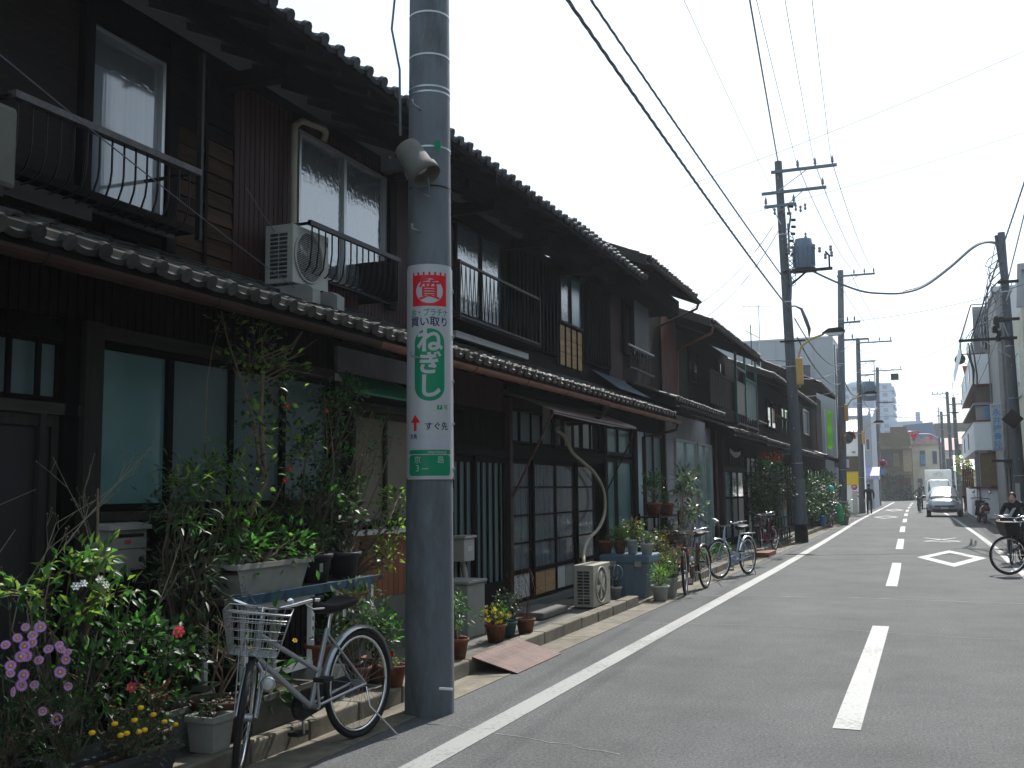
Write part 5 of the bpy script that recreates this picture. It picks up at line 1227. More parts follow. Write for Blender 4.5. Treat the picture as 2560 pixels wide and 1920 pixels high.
    lp('bell', B().lathe([(.028, 0), (.026, .012), (.012, .022), (0, .024)], st+Vector((.02, .14, .01)), 12), m_chrome, h, True)
    def mudguard(c, a0, a1, fr):
        vs = []; n = 18
        for i in range(n+1):
            a = math.radians(a0+(a1-a0)*i/n)
            for (w, rr) in ((-.028, R+.008), (-.018, R+.022), (0, R+.027), (.018, R+.022), (.028, R+.008)): vs.append((c.x+rr*math.cos(a), w, c.z+rr*math.sin(a)))
        return lp('mudguard', B().add(vs, [(5*i+k, 5*i+k+1, 5*i+5+k+1, 5*i+5+k) for i in range(n) for k in range(4)], True), guard, front=fr)
    mudguard(RA, 10, 175, False)
    mudguard(FA, 75, 150, True)
    lp('reflector', B().box(-.355, -.345, -.02, .02, .44, .48), m_red)
    cr = lp('crank', B().tube([BBk+Vector((0, -.06, 0)), BBk+Vector((0, .06, 0))], .015, 8).tube([BBk+Vector((0, -.065, 0)), BBk+Vector((-.02, -.07, -.165))], .009, 6).tube([BBk+Vector((0, .065, 0)), BBk+Vector((.02, .07, .165))], .009, 6), m_steel)
    for s_, q in ((-1, BBk+Vector((-.02, -.115, -.165))), (1, BBk+Vector((.02, .115, .165)))): lp('pedal', B().box(q.x-.045, q.x+.045, q.y-.04, q.y+.04, q.z-.012, q.z+.012), m_plas, cr)
    ch = B()
    ch.prism([(.46+.085*math.cos(a), .27+.085*math.sin(a)) for a in [math.radians(-80+20*k) for k in range(9)]]+[(-.02, R+.05), (-.05, R), (-.02, R-.045)], 'y', -.075, -.050)
    lp('chain_guard', ch, frame_m if style != 'straight' else m_plas)
    if stand == 'side': lp('kickstand', B().tube([(-.0, .06, R-.02), (.02, .10, .20), (-.10, .22, .01)], .007, 6), m_chrome)
    else: lp('kickstand', B().tube([(0, -.07, R), (-.05, -.12, .0), (-.05, .12, .0), (0, .07, R)], .008, 6), m_steel)
    if rear_rack:
        lp('rear_rack', B().tube([(.2, -.05, .72), (-.22, -.06, .72), (-.25, 0, .72), (-.22, .06, .72), (.2, .05, .72)], .007, 6).tube([(-.1, .06, .72), (0, .06, R)], .006, 5).tube([(-.1, -.06, .72), (0, -.06, R)], .006, 5).tube([(-.05, -.06, .72), (-.05, .06, .72)], .006, 5), m_steel)
    lampc = H0+Vector((.10, .09, -.10))
    lm = lp('front_lamp', B().lathe([(0, -.06), (.03, -.05), (.042, 0), (.042, .015)], lampc, 14, mtx=Matrix.Rotation(math.pi/2, 3, 'Y')), m_chrome, front=True)
    lp('lens', B().lathe([(.038, .0152), (.02, .022), (0, .024)], lampc, 14, mtx=Matrix.Rotation(math.pi/2, 3, 'Y')), m_glassl, lm, True)
    # basket: tapered wire box in front of the head tube
    if basket:
        bx0, bz0, bz1 = .955, .665, .90
        bot = (bx0, bx0+.19, .125); top = (bx0-.0, bx0+.26, .175)
        if basket_solid:
            bb = B(); vs = [(bot[0], -bot[2], bz0), (bot[1], -bot[2], bz0), (bot[1], bot[2], bz0), (bot[0], bot[2], bz0), (top[0], -top[2], bz1), (top[1], -top[2], bz1), (top[1], top[2], bz1), (top[0], top[2], bz1)]
            bb.add(vs, [(3, 2, 1, 0), (0, 1, 5, 4), (1, 2, 6, 5), (2, 3, 7, 6), (3, 0, 4, 7), (4, 5, 6, 7)]); lp('basket', bb, basket, front=True)
        else:
            bb = B(); r_ = .0022
            def ring(f, rr=r_):
                x0 = bot[0]+(top[0]-bot[0])*f; x1 = bot[1]+(top[1]-bot[1])*f; w = bot[2]+(top[2]-bot[2])*f; z = bz0+(bz1-bz0)*f
                bb.tube([(x0, -w, z), (x1-.02, -w, z), (x1, -w+.02, z), (x1, w-.02, z), (x1-.02, w, z), (x0, w, z), (x0, -w, z)], rr, 5)
            for f in (0, .2, .4, .6, .8, 1): ring(f, .0045 if f == 1 else r_)
            ring(.86, .0035)
            for k in range(9):
                u = -1+2*k/8
                bb.tube([(bot[1], u*bot[2], bz0), (top[1], u*top[2], bz1)], r_, 4); bb.tube([(bot[0], u*bot[2], bz0), (top[0], u*top[2], bz1)], r_, 4)
                bb.tube([(bot[0], u*bot[2], bz0), (bot[1], u*bot[2], bz0)], r_, 4)
            for k in range(1, 6):
                u = k/6
                for s_ in (-1, 1): bb.tube([(bot[0]+(bot[1]-bot[0])*u, s_*bot[2], bz0), (top[0]+(top[1]-top[0])*u, s_*top[2], bz1)], r_, 4)
                bb.tube([(bot[0]+(bot[1]-bot[0])*u, -bot[2], bz0), (bot[0]+(bot[1]-bot[0])*u, bot[2], bz0)], r_, 4)
            lp('basket', bb, basket, front=True)
        lp('basket_stay', B().tube([(1.05, .08, bz0), FA+Vector((0, .06, 0))], .004, 5).tube([(1.05, -.08, bz0), FA+Vector((0, -.06, 0))], .004, 5), m_steel, front=True)
    lp('brake_cable', B().tube([st+Vector((-.02, -.2, 0)), st+Vector((.12, -.08, .06)), H1+Vector((.05, 0, .05)), H0+Vector((.03, 0, .02))], .003, 4), m_cable, front=True)
    return t
NB = bicycle('silver white city bicycle with wire basket leaning on its stand before the potted plants', (-3.36, 5.80), (-3.50, 4.70), m_silver, steer=38, lean=1.5, guard=m_silver, basket=m_steel)
bicycle('dark red bicycle with black wire basket facing us by the blue storage bin', (-3.22, 15.98), (-3.30, 14.98), m_redp, steer=12, lean=3, basket=m_plas, guard=m_redp, style='swan')
bicycle('silver blue bicycle with rear rack standing across the gutter', (-3.02, 18.72), (-3.36, 17.55), m_bluep, steer=-10, lean=0, basket=None, guard=m_chrome, style='swan', rear_rack=True, stand='double')
bicycle('small pink red bicycle parked beside the potted tree and low fence', (-3.55, 26.2), (-3.72, 25.2), mat('faded_crimson_paint', (.16, .02, .04), .4), steer=15, lean=4, basket=m_plas, guard=m_plas, R=.28, style='swan', spokes=14)
bicycle('silver bicycle with teal basket in front of the hanging plants', (-3.55, 42.2), (-3.45, 41.1), m_silver, steer=5, lean=3, basket=m_bluelid, guard=m_silver, style='swan', spokes=14, basket_solid=True)
bicycle('dark bicycle left of two parked close together before the pale pole', (-3.7, 46.2), (-3.6, 45.1), m_iron, steer=10, lean=4, basket=m_steel, guard=m_silver, style='swan', spokes=12)
bicycle('grey bicycle right of two parked close together before the pale pole', (-3.35, 47.9), (-3.3, 46.8), m_steel, steer=-10, lean=4, basket=m_plas, guard=m_silver, style='swan', spokes=12)
bicycle('black city bicycle with covered basket at the right edge, wheel on the white line', (2.18, 20.25), (1.13, 19.72), m_plas, steer=-6, lean=-3, basket=m_plas, guard=m_plas, style='straight', basket_solid=True, stand='side', spokes=16)
bicycle('dark bicycle ridden by the person with pale shoulder bag at the right edge', (1.66, 23.3), (1.42, 22.25), m_iron, steer=4, lean=0, basket=m_plas, guard=m_iron, style='swan', spokes=12, stand='none', basket_solid=True)
bicycle('thin black bicycle parked against the white wall left of the scooter', (2.16, 50.6), (1.98, 49.7), m_iron, steer=20, lean=-3, basket=m_plas, guard=m_plas, style='straight', spokes=14)
bicycle('dark bicycle ridden by the person in the pale top beside the car', (-.45, 65.0), (-.50, 64.0), m_iron, steer=0, lean=0, basket=m_plas, guard=m_iron, style='swan', spokes=12, stand='none')

# ------------------------------------------------------------------ foliage
LEAF = np.array([(0, 0, 0), (.45, .26, .05), (1, 0, -.12), (.45, -.26, .05), (.5, 0, -.03)])
LEAFN = np.array([(0, 0, 0), (.4, .11, .03), (1, 0, -.18), (.4, -.11, .03), (.5, 0, -.02)])
LF = [(0, 4, 1), (1, 4, 2), (2, 4, 3), (3, 4, 0)]
def leaf_mesh(P, D, size, m, shape=LEAF, jitter=.35, mats=None):
    """P positions, D outward directions, size scalar or array"""
    n = len(P); P = np.asarray(P); D = np.asarray(D, float); D /= np.linalg.norm(D, axis=1)[:, None]+1e-9
    up = nrg.normal(0, .55, (n, 3)); up[:, 2] += 1.0
    A = D + nrg.normal(0, jitter, (n, 3)); A /= np.linalg.norm(A, axis=1)[:, None]
    Bv = np.cross(up, A); Bv /= np.linalg.norm(Bv, axis=1)[:, None]+1e-9
    C = np.cross(A, Bv)
    S = (np.asarray(size)*nrg.uniform(.65, 1.25, n))[:, None, None]
    V = P[:, None, :] + S*(shape[None, :, 0:1]*A[:, None, :] + shape[None, :, 1:2]*Bv[:, None, :] + shape[None, :, 2:3]*C[:, None, :])
    V = V.reshape(-1, 3); F = (np.array(LF)[None]+np.arange(n)[:, None, None]*5).reshape(-1, 3)
    me = bpy.data.meshes.new('foliage'); me.vertices.add(len(V)); me.vertices.foreach_set('co', V.ravel())
    me.loops.add(F.size); me.loops.foreach_set('vertex_index', F.ravel()); me.polygons.add(len(F))
    me.polygons.foreach_set('loop_start', np.arange(len(F))*3); me.polygons.foreach_set('loop_total', np.full(len(F), 3))
    mats = mats or [m]
    for q in mats: me.materials.append(q)
    if len(mats) > 1: me.polygons.foreach_set('material_index', np.repeat(nrg.integers(0, len(mats), n), 4))
    me.update(calc_edges=True); me.validate(); return me
def branchy(base, tips, r0, rnd_amt=.04, seg=5):
    """stems from base to tips, curved; returns builder and sample points"""
    bb = B(); S = []
    for tp in tips:
        base_, tp = Vector(base), Vector(tp); k = 7; pts = []
        side = Vector((rnd.gauss(0, 1), rnd.gauss(0, 1), 0))*rnd_amt*(tp-base_).length*2
        for i in range(k+1):
            u = i/k; p = base_.lerp(tp, u); p.z = base_.z+(tp.z-base_.z)*(u**.8)
            p += side*math.sin(math.pi*u)+Vector((rnd.gauss(0, 1), rnd.gauss(0, 1), rnd.gauss(0, 1)))*rnd_amt*.2*(u > 0 and u < 1)
            pts.append(p)
        bb.tube(pts, [r0*(1-.75*i/k) for i in range(k+1)], 5); S.append(pts)
    return bb, S
def plant(name, label, cat, base, blobs, leaf, ms, n, stems=8, r0=.012, shape=LEAF, cl=10, spread=.35, m_stem=None, extra=None, tpull=.6, group=None, parent=None, droop=0):
    """blobs: (x,y,z, rx,ry,rz, weight)"""
    t = parent or thing(name, label, cat, base, group=group)
    P = []; D = []; tips = []
    W = [q[6] for q in blobs]; tw = sum(W)
    for (x, y, z, rx, ry, rz, w) in blobs:
        k = max(1, int(n*w/tw/cl)); 
        for _ in range(k):
            v = Vector((rnd.gauss(0, 1), rnd.gauss(0, 1), rnd.gauss(0, 1))).normalized()*rnd.uniform(.35, 1)**.6
            c = Vector((x+v.x*rx, y+v.y*ry, z+v.z*rz)); tips.append((c, Vector((x, y, z-rz*.5))))
            for _ in range(cl):
                o = Vector((rnd.gauss(0, 1), rnd.gauss(0, 1), rnd.gauss(0, 1)))*leaf*spread*2
                P.append(c+o); dd = o.normalized()*1.0+v*.6+Vector((0, 0, .25-droop)); D.append(dd)
    w = wpos(t)
    me = leaf_mesh(np.array([tuple(p-w) for p in P]), np.array([tuple(d) for d in D]), leaf, None, shape, mats=ms if isinstance(ms, (list, tuple)) else [ms])
    link('foliage', me, t, kind='stuff')
    sel = rnd.sample(tips, min(stems, len(tips)))
    bb, S = branchy(base, [s_[0] for s_ in sel], r0)
    tw_ = B()
    for c, q in tips:
        tw_.tube([c+(q-c)*.45+Vector((rnd.gauss(0, .01), rnd.gauss(0, .01), 0)), c], .0022, 3)
    part('stems', bb, m_stem or m_bark, t); part('twigs', tw_, m_stem or m_bark, t, kind='stuff')
    return t
def pot(t, x, y, z, r, h, m, name='pot', rim=True, sq=None, soil=True, taper=.72):
    if sq:   # rectangular planter: half sizes sx, sy
        sx, sy = sq; bb = B(); k = .82
        o = [(x-sx*k, y-sy*k, z), (x+sx*k, y-sy*k, z), (x+sx*k, y+sy*k, z), (x-sx*k, y+sy*k, z), (x-sx, y-sy, z+h), (x+sx, y-sy, z+h), (x+sx, y+sy, z+h), (x-sx, y+sy, z+h)]
        th = .012; i = [(x-sx+th, y-sy+th, z+h), (x+sx-th, y-sy+th, z+h), (x+sx-th, y+sy-th, z+h), (x-sx+th, y+sy-th, z+h)]; j = [(a, b_, z+h-.04) for a, b_, _ in i]
        bb.add(o+i+j, [(3, 2, 1, 0), (0, 1, 5, 4), (1, 2, 6, 5), (2, 3, 7, 6), (3, 0, 4, 7), (4, 5, 9, 8), (5, 6, 10, 9), (6, 7, 11, 10), (7, 4, 8, 11), (8, 9, 13, 12), (9, 10, 14, 13), (10, 11, 15, 14), (11, 8, 12, 15)])
        p = part(name, bb, m, t)
        part('rim', B().box(x-sx-.008, x+sx+.008, y-sy-.008, y-sy, z+h-.03, z+h+.002).box(x-sx-.008, x+sx+.008, y+sy, y+sy+.008, z+h-.03, z+h+.002).box(x+sx, x+sx+.009, y-sy, y+sy, z+h-.03, z+h+.003).box(x-sx-.009, x-sx, y-sy, y+sy, z+h-.03, z+h+.003), m, p)
        if soil: part('soil', B().box(x-sx+th, x+sx-th, y-sy+th, y+sy-th, z+h-.06, z+h-.025), m_soil, t)
        return p
    pr = [(r*taper, 0), (r*.96, h*.84)] + ([(r*1.06, h*.84), (r*1.07, h), (r*.97, h), (r*.95, h*.86), (r*.9, h*.6)] if rim else [(r, h), (r*.95, h), (r*.9, h*.6)])
    p = part(name, B().lathe(pr, (x, y, z), 22), m, t)
    if soil: part('soil', B().lathe([(0, h*.86+.004), (r*.93, h*.86)], (x, y, z), 18), m_soil, t)
    return p
def potted(label, x, y, z, r, h, m, blobs, leaf, ms, n, sq=None, stems=6, cat='potted plant', **kw):
    t = thing('potted_plant', label, cat, (x, y, z))
    pot(t, x, y, z, r, h, m, sq=sq)
    kwp = {k: v for k, v in kw.items()}
    plant(None, None, None, (x, y, z+h*.9), blobs, leaf, ms, n, stems=stems, parent=t, **kwp)
    return t
def flowers(t, pts, r, petal, centre, npet=14, name='flower', face=(.62, -.62, .45), double=False, scat=.35):
    bb = B()
    for k in range(npet):
        a = 2*math.pi*k/npet; w = math.pi/npet*.85
        bb.add([(r*.2*math.cos(a), r*.2*math.sin(a), 0), (r*.75*math.cos(a-w), r*.75*math.sin(a-w), r*.10), (r*math.cos(a), r*math.sin(a), r*.04), (r*.75*math.cos(a+w), r*.75*math.sin(a+w), r*.10)], [(0, 1, 2, 3)])
    if double:
        for k in range(npet):
            a = 2*math.pi*(k+.5)/npet; w = math.pi/npet; bb.add([(0, 0, .0), (r*.5*math.cos(a-w), r*.5*math.sin(a-w), r*.35), (r*.6*math.cos(a), r*.6*math.sin(a), r*.3), (r*.5*math.cos(a+w), r*.5*math.sin(a+w), r*.35)], [(0, 1, 2, 3)])
    bb.m = 1; bb.lathe([(r*.24, r*.02), (r*.18, r*.12), (0, r*.16)], (0, 0, 0), 8)
    me = bb.mesh([petal, centre]); w = wpos(t)
    for p in pts:
        d = Vector(face)+Vector((rnd.gauss(0, scat), rnd.gauss(0, scat), rnd.gauss(0, scat)))
        e = d.to_track_quat('Z', 'Y').to_euler(); o = link(name, me, t, Vector(p)-w, e); s_ = rnd.uniform(.75, 1.1); o.scale = (s_, s_, s_)
def twiggy(name, label, cat, base, tips, r0, m=m_twig, sub=5, parent=None, buds=None, ln=.22):
    t = parent or thing(name, label, cat, base)
    bb, S = branchy(base, tips, r0, .10)
    B2 = B(); ends = []
    for pts in S:
        for _ in range(sub):
            i = rnd.randint(2, 6); p = pts[i]; d = (pts[min(i+1, 7)]-pts[i-1]).normalized()+Vector((rnd.gauss(0, .6), rnd.gauss(0, .6), rnd.uniform(-.1, .7))); d.normalize()
            q = p+d*ln*rnd.uniform(.5, 1.1); mid = p.lerp(q, .5)+Vector((rnd.gauss(0, .012), rnd.gauss(0, .012), .012)); B2.tube([p, mid, q], [r0*.35, r0*.25, r0*.15], 4); ends.append(q)
            for _ in range(2):
                d2 = (d+Vector((rnd.gauss(0, .6), rnd.gauss(0, .6), rnd.uniform(-.2, .7)))).normalized(); e = mid+d2*ln*.45*rnd.uniform(.5, 1); B2.tube([mid, e], [r0*.2, r0*.12], 3); ends.append(e)
    part('branches', bb, m, t); part('twigs', B2, m, t, kind='stuff')
    if buds:
        b3 = B()
        for e in ends: b3.lathe([(0, -.006), (.006, 0), (0, .008)], e, 5)
        part('buds', b3, buds, t, kind='stuff')
    return t, ends
m_ptwig = mat('lit_dry_twig', (.22, .19, .14), .8, var=.2, scale=25)  # twig tone paled, the light on these twigs put into the colour
# bench and metal stand
t = thing('plant_bench', 'blue edged wooden bench on a pale slotted metal stand carrying planters', 'bench', (-4.05, 6.1, .1))
part('bench_top', B().box(-4.28, -3.90, 5.15, 7.10, .855, .89), m_grwood, t); part('blue_edge', B().box(-3.899, -3.875, 5.25, 6.9, .835, .895), m_bluet, t)
lg = B().box(-.018, .018, -.018, .018, 0, .752).mesh(m_white)
for x in (-4.24, -3.94):
    for y in (5.40, 6.14, 6.95): link('leg', lg, t, Vector((x, y, .1))-wpos(t))
for z in (.78, .35): part('stand_rail', B().box(-3.95, -3.93, 5.42, 6.12, z, z+.05), m_white, t)
for y in (5.40, 6.14):
    for k in range(9): pbox('slot', t, -3.9225, -3.9205, y-.006, y+.006, .2+k*.065, .225+k*.065, m_black)
# planters on the bench
potted('long pale grey planter of leafy greens at the left end of the bench', -4.02, 5.68, .892, .1, .19, m_gypot, [(-4.0, 5.95, 1.18, .12, .18, .12, 1.4), (-4.03, 5.55, 1.16, .10, .15, .10, .8), (-4.05, 5.40, 1.28, .08, .1, .12, .5)], .07, [m_leafb, m_leafm], 300, sq=(.11, .40), stems=10)
potted('second pale planter tucked behind the long grey planter', -4.24, 5.75, .892, .1, .22, m_gypot, [(-4.22, 5.8, 1.28, .12, .3, .12, 1)], .06, [m_leafm, m_leafy], 180, sq=(.09, .28))
potted('black pot with white printed label on the bench', -4.02, 6.32, .892, .115, .20, m_blkpot, [(-4.02, 6.32, 1.14, .1, .1, .05, 1)], .035, [m_leafd], 60)
part('printed_label', B().box(-3.925, -3.922, 6.22, 6.26, .97, 1.03), m_gypot, bpy.data.objects['potted_plant.002'])
potted('black pot with dark shrub right of the labelled black pot', -4.02, 6.70, .892, .12, .19, m_blkpot, [(-4.1, 6.7, 1.35, .22, .28, .22, 1.2), (-4.15, 6.9, 1.15, .15, .25, .15, .6)], .055, [m_leafd, m_leafg], 420)
# camellia tree with pale trunk
CAM = plant('camellia_tree', 'tall sparse camellia tree with crooked pale trunk and a few red blooms', 'tree', (-4.22, 5.62, .9),
    [(-4.1, 5.72, 2.52, .12, .16, .22, .8), (-4.1, 5.95, 2.35, .14, .30, .10, .6), (-4.1, 5.60, 2.30, .1, .12, .22, .7), (-4.1, 5.98, 2.12, .14, .18, .22, 1.0), (-4.1, 6.10, 1.85, .14, .2, .16, .7), (-4.1, 5.58, 1.95, .12, .18, .15, .5), (-4.12, 5.40, 2.60, .06, .06, .12, .25), (-4.12, 5.65, 1.62, .14, .22, .14, .6)],
    .055, [m_leafm, m_leafd, m_leafy], 700, stems=4, r0=.007, m_stem=m_twig, cl=6, spread=.5)
part('trunk', B().tube([(-4.22, 5.60, .9), (-4.20, 5.66, 1.2), (-4.15, 5.78, 1.45), (-4.12, 5.86, 1.6), (-4.1, 5.80, 1.75), (-4.1, 5.76, 2.0), (-4.1, 5.78, 2.3), (-4.1, 5.76, 2.55)], [.028, .026, .022, .02, .017, .015, .012, .006], 8), m_twig, CAM)
part('limb', B().tube([(-4.12, 5.86, 1.6), (-4.1, 5.75, 1.72), (-4.1, 5.70, 1.95), (-4.12, 5.6, 2.2), (-4.12, 5.42, 2.5), (-4.12, 5.35, 2.68)], [.016, .013, .01, .008, .005, .003], 6), m_twig, CAM)
for k in range(7):
    a = Vector((-4.1, 5.78, 2.25+.03*k)); part('limb', B().tube([a, a+Vector((.05*rnd.uniform(-1, 1), .3, .12)), a+Vector((.1*rnd.uniform(-1, 1), .55+.1*rnd.random(), .2+.06*k-.1))], [.007, .005, .002], 4), m_twig, CAM)
flowers(CAM, [(-4.0, 5.92, 2.10), (-3.98, 5.93, 1.68), (-4.0, 5.90, 1.60)], .028, m_red, m_yellow, 7, double=True); flowers(CAM, [(-4.0, 6.42, 2.10), (-4.0, 6.28, 2.2)], .02, m_pink, m_yellow, 6)
# dense dark shrub on the bench centre
plant('shrub', 'dense glossy dark green shrub left of the near pole', 'shrub', (-4.25, 6.55, .89), [(-4.15, 6.50, 1.42, .26, .36, .26, 2.2), (-4.15, 6.62, 1.85, .2, .24, .22, 1.2), (-4.12, 6.68, 2.18, .12, .12, .16, .7), (-4.1, 6.95, 2.28, .08, .12, .12, .5), (-4.15, 6.85, 1.55, .22, .25, .28, 1.2)], .042, [m_leafd, m_leafd, m_leafm, m_leafb], 2300, stems=18, cl=12)
plant('shrub', 'airy small leaved shrub with arching bare branches beside the beige blind', 'shrub', (-4.2, 6.95, .89), [(-4.1, 7.35, 2.0, .1, .32, .22, 1), (-4.1, 7.2, 1.75, .1, .2, .2, .8), (-4.1, 7.0, 2.05, .1, .2, .15, .5)], .028, [m_leafm, m_leafb], 420, stems=14, cl=7, m_stem=m_twig)
plant('shrub', 'yellow green shrub leaning out over the orange boards', 'shrub', (-4.15, 7.05, .89), [(-4.02, 7.45, 1.42, .1, .2, .14, 1), (-4.0, 7.35, 1.2, .12, .2, .12, 1), (-3.98, 7.3, 1.0, .1, .22, .12, .8)], .048, [m_leafy, m_leafm], 420, stems=10, cl=8)
# ground plants right of the bench
potted('shrub with pale dusty leaves spilling below the bench behind the saddle', -3.95, 6.60, .11, .13, .2, m_dkpot, [(-3.85, 6.55, .70, .14, .26, .18, 1.2), (-3.85, 6.85, .55, .12, .22, .2, 1), (-3.88, 6.3, .55, .1, .15, .15, .5)], .055, [m_leafg, m_leafm], 620, stems=12, m_stem=m_twig)
potted('small green potted plant behind the rear bicycle wheel', -3.90, 6.98, .11, .11, .18, m_terra, [(-3.85, 6.98, .48, .12, .14, .14, 1)], .05, [m_leafm, m_leafb], 240)
potted('terracotta pot with flat succulent on the kerb left of the near pole', -3.66, 6.78, .125, .105, .15, m_terra, [(-3.66, 6.78, .30, .08, .08, .025, 1)], .022, [m_leafg, m_leafy], 160)
potted('terracotta pot behind the bicycle wheel on the kerb', -3.84, 6.62, .11, .085, .17, m_terra, [(-3.84, 6.62, .30, .06, .06, .02, 1)], .02, [m_leafg], 60)
potted('second terracotta pot beside the bicycle rear wheel', -3.92, 6.22, .34, .10, .15, m_terra, [(-3.92, 6.22, .52, .07, .07, .03, 1)], .03, [m_leafm], 50)
o = part('upturned_crate', B().box(-4.05, -3.80, 6.08, 6.36, .11, .338), m_gypot, None); tag(o, 'low plastic crate lifting a terracotta pot behind the wheel', 'crate')
t = potted('strap leaved plant with yellow blooms in a dark trough behind the bicycle', -3.78, 5.42, .125, .1, .21, m_concr, [(-3.78, 5.36, .40, .10, .2, .08, 1)], .16, [m_leafm, m_leafd], 90, sq=(.12, .33), shape=LEAFN, droop=.1)
flowers(t, [(-3.7, 5.15, .62), (-3.72, 5.62, .60), (-3.7, 5.5, .35), (-3.68, 5.1, .45)], .022, m_yellow, m_orange, 6)
potted('large dark brown pot with bare twigs in front of the cream bucket', -3.80, 4.98, .0+.12, .155, .24, m_dkpot, [(-3.8, 4.98, .37, .1, .1, .01, 1)], .02, [m_leafd], 20)
tp = bpy.data.objects['potted_plant.011'] if 'potted_plant.011' in bpy.data.objects else None
twiggy('bare_shrub', 'leafless twiggy shrub rising behind the bicycle front wheel', 'shrub', (-3.82, 5.0, .34), [(-3.85, 4.85, .85), (-3.8, 5.0, .95), (-3.85, 5.15, .9), (-3.9, 5.1, .78), (-3.8, 4.9, .7), (-3.86, 5.25, .75)], .007, buds=m_leafy)
potted('cream plastic bucket holding a climbing plant', -4.15, 5.10, .11, .17, .25, m_crpot, [(-4.1, 5.0, .62, .15, .15, .15, 1)], .07, [m_leafd, m_leafm], 150)
potted('narrow leaved dark bushy plant left of the bench under the long leaves', -4.2, 5.10, .35, .12, .2, m_dkpot, [(-4.12, 5.05, 1.02, .16, .24, .25, 2), (-4.12, 4.95, 1.45, .12, .2, .12, .8), (-4.15, 5.15, 1.6, .1, .2, .12, .8)], .075, [m_leafd, m_leafg], 900, shape=LEAFN, stems=12)
plant('shrub', 'pale green whorled shrub just left of the camellia trunk', 'shrub', (-4.25, 5.25, .4), [(-4.08, 5.10, 1.60, .1, .2, .1, 1), (-4.08, 5.3, 1.75, .1, .15, .1, .8), (-4.06, 4.95, 1.38, .1, .16, .08, .7), (-4.06, 5.45, 1.5, .1, .15, .15, .8)], .075, [m_leafy, m_leafb], 420, shape=LEAFN, stems=14, cl=9, spread=.18)
potted('grey square planter left of pair at the kerb by the yellow blooms', -4.0, 4.80, .115, .1, .22, m_gypot, [(-3.95, 4.75, .42, .1, .1, .08, 1)], .03, [m_leafd, m_leafg], 120, sq=(.1, .12))
potted('grey square planter right of pair at the kerb by the yellow blooms', -3.92, 5.02-.22+.0, .115, .1, .20, m_gypot, [(-3.9, 4.85, .36, .08, .08, .04, 1)], .03, [m_leafd], 60, sq=(.1, .11)) if False else None
potted('small grey tapering planter beside the big dark brown pot', -3.70, 4.78, .13, .1, .19, m_gypot, [(-3.7, 4.76, .36, .06, .06, .03, 1)], .03, [m_leafd], 60, sq=(.09, .09))
# rose and leafy shrub
t = plant('shrub', 'broad leafy rose bush with coral pink bloom in the left foreground', 'shrub', (-4.0, 4.35, .12), [(-3.85, 4.35, .72, .18, .25, .18, 1.6), (-3.85, 4.05, .62, .16, .22, .16, 1.2), (-3.86, 4.65, .66, .16, .18, .14, 1), (-3.8, 4.4, .45, .16, .2, .14, .9)], .058, [m_leafd, m_leafd, m_leafm, m_leafb], 850, stems=14)
flowers(t, [(-3.68, 4.48, .80), (-3.66, 4.12, .58)], .035, m_pink, m_yellow, 7, double=True)
t = plant('shrub', 'light green long leaved azalea with white blooms near the mailbox', 'shrub', (-4.15, 4.2, .12), [(-3.95, 4.05, 1.17, .1, .22, .08, 1.2), (-3.95, 3.75, 1.08, .1, .2, .07, .8), (-3.92, 4.25, 1.02, .1, .2, .08, .9), (-3.9, 3.9, .92, .12, .26, .07, 1), (-3.92, 4.12, 1.22, .08, .10, .05, .5)], .072, [m_leafb, m_leafm, m_leafy], 430, stems=14, cl=7, spread=.2, shape=np.array([(0, 0, 0), (.45, .21, .05), (1, 0, -.2), (.45, -.21, .05), (.5, 0, -.03)]))
flowers(t, [(-3.84, 3.92, 1.08), (-3.84, 3.97, 1.09), (-3.84, 4.08, 1.10), (-3.84, 4.12, 1.07)], .024, m_whpetal, m_whpetal, 6)
part('trunk', B().tube([(-4.15, 4.2, .12), (-4.12, 4.25, .5), (-4.05, 4.2, .75), (-4.05, 4.28, 1.1), (-4.1, 4.32, 1.55)], [.02, .018, .014, .01, .006], 7), m_twig, t)
twiggy('bare_shrub', 'leafless budding shrub in front of the first frosted window', 'shrub', (-4.3, 4.45, .12), [(-4.3, 4.5, 1.75), (-4.25, 4.9, 1.80), (-4.25, 5.05, 1.65), (-4.3, 4.2, 1.72), (-4.25, 4.05, 1.55), (-4.25, 4.65, 1.55), (-4.22, 3.9, 1.35), (-4.2, 4.75, 1.7)], .006, buds=m_twig, sub=6, ln=.25, m=m_ptwig)
# lilac daisies
t = potted('lilac daisy bush filling the bottom left corner', -3.78, 3.45, .0+.12, .19, .22, m_blkpot, [(-3.72, 3.45, .62, .16, .22, .20, 2), (-3.68, 3.65, .50, .14, .18, .2, 1.5), (-3.70, 3.35, .42, .14, .2, .15, 1)], .035, [m_leafm, m_leafd], 2200, shape=LEAFN, stems=20, cl=16)
fp = [(3.4, 0.96), (3.48, 0.95), (3.36, 0.92), (3.44, 0.92), (3.44, 0.89), (3.3, 0.9), (3.4, 0.88), (3.59, 0.86), (3.53, 0.85), (3.6, 0.84), (3.41, 0.84), (3.48, 0.81), (3.63, 0.79), (3.33, 0.81), (3.33, 0.78), (3.4, 0.76), (3.6, 0.74), (3.39, 0.72), (3.46, 0.71), (3.35, 0.7), (3.65, 0.67), (3.51, 0.59), (3.59, 0.54), (3.38, 0.84), (3.64, 0.82)]
flowers(t, [(-3.60, y, z) for y, z in fp], .027, m_purple, m_yellow, 17, scat=.28)
bb = B()
for y, z in fp: bb.tube([(-3.605, y, z-.01), (-3.64, y+rnd.uniform(-.02, .02), z-.10), (-3.72, 3.5, .5)], .0018, 3)
part('flower_stems', bb, m_leafm, t, kind='stuff')
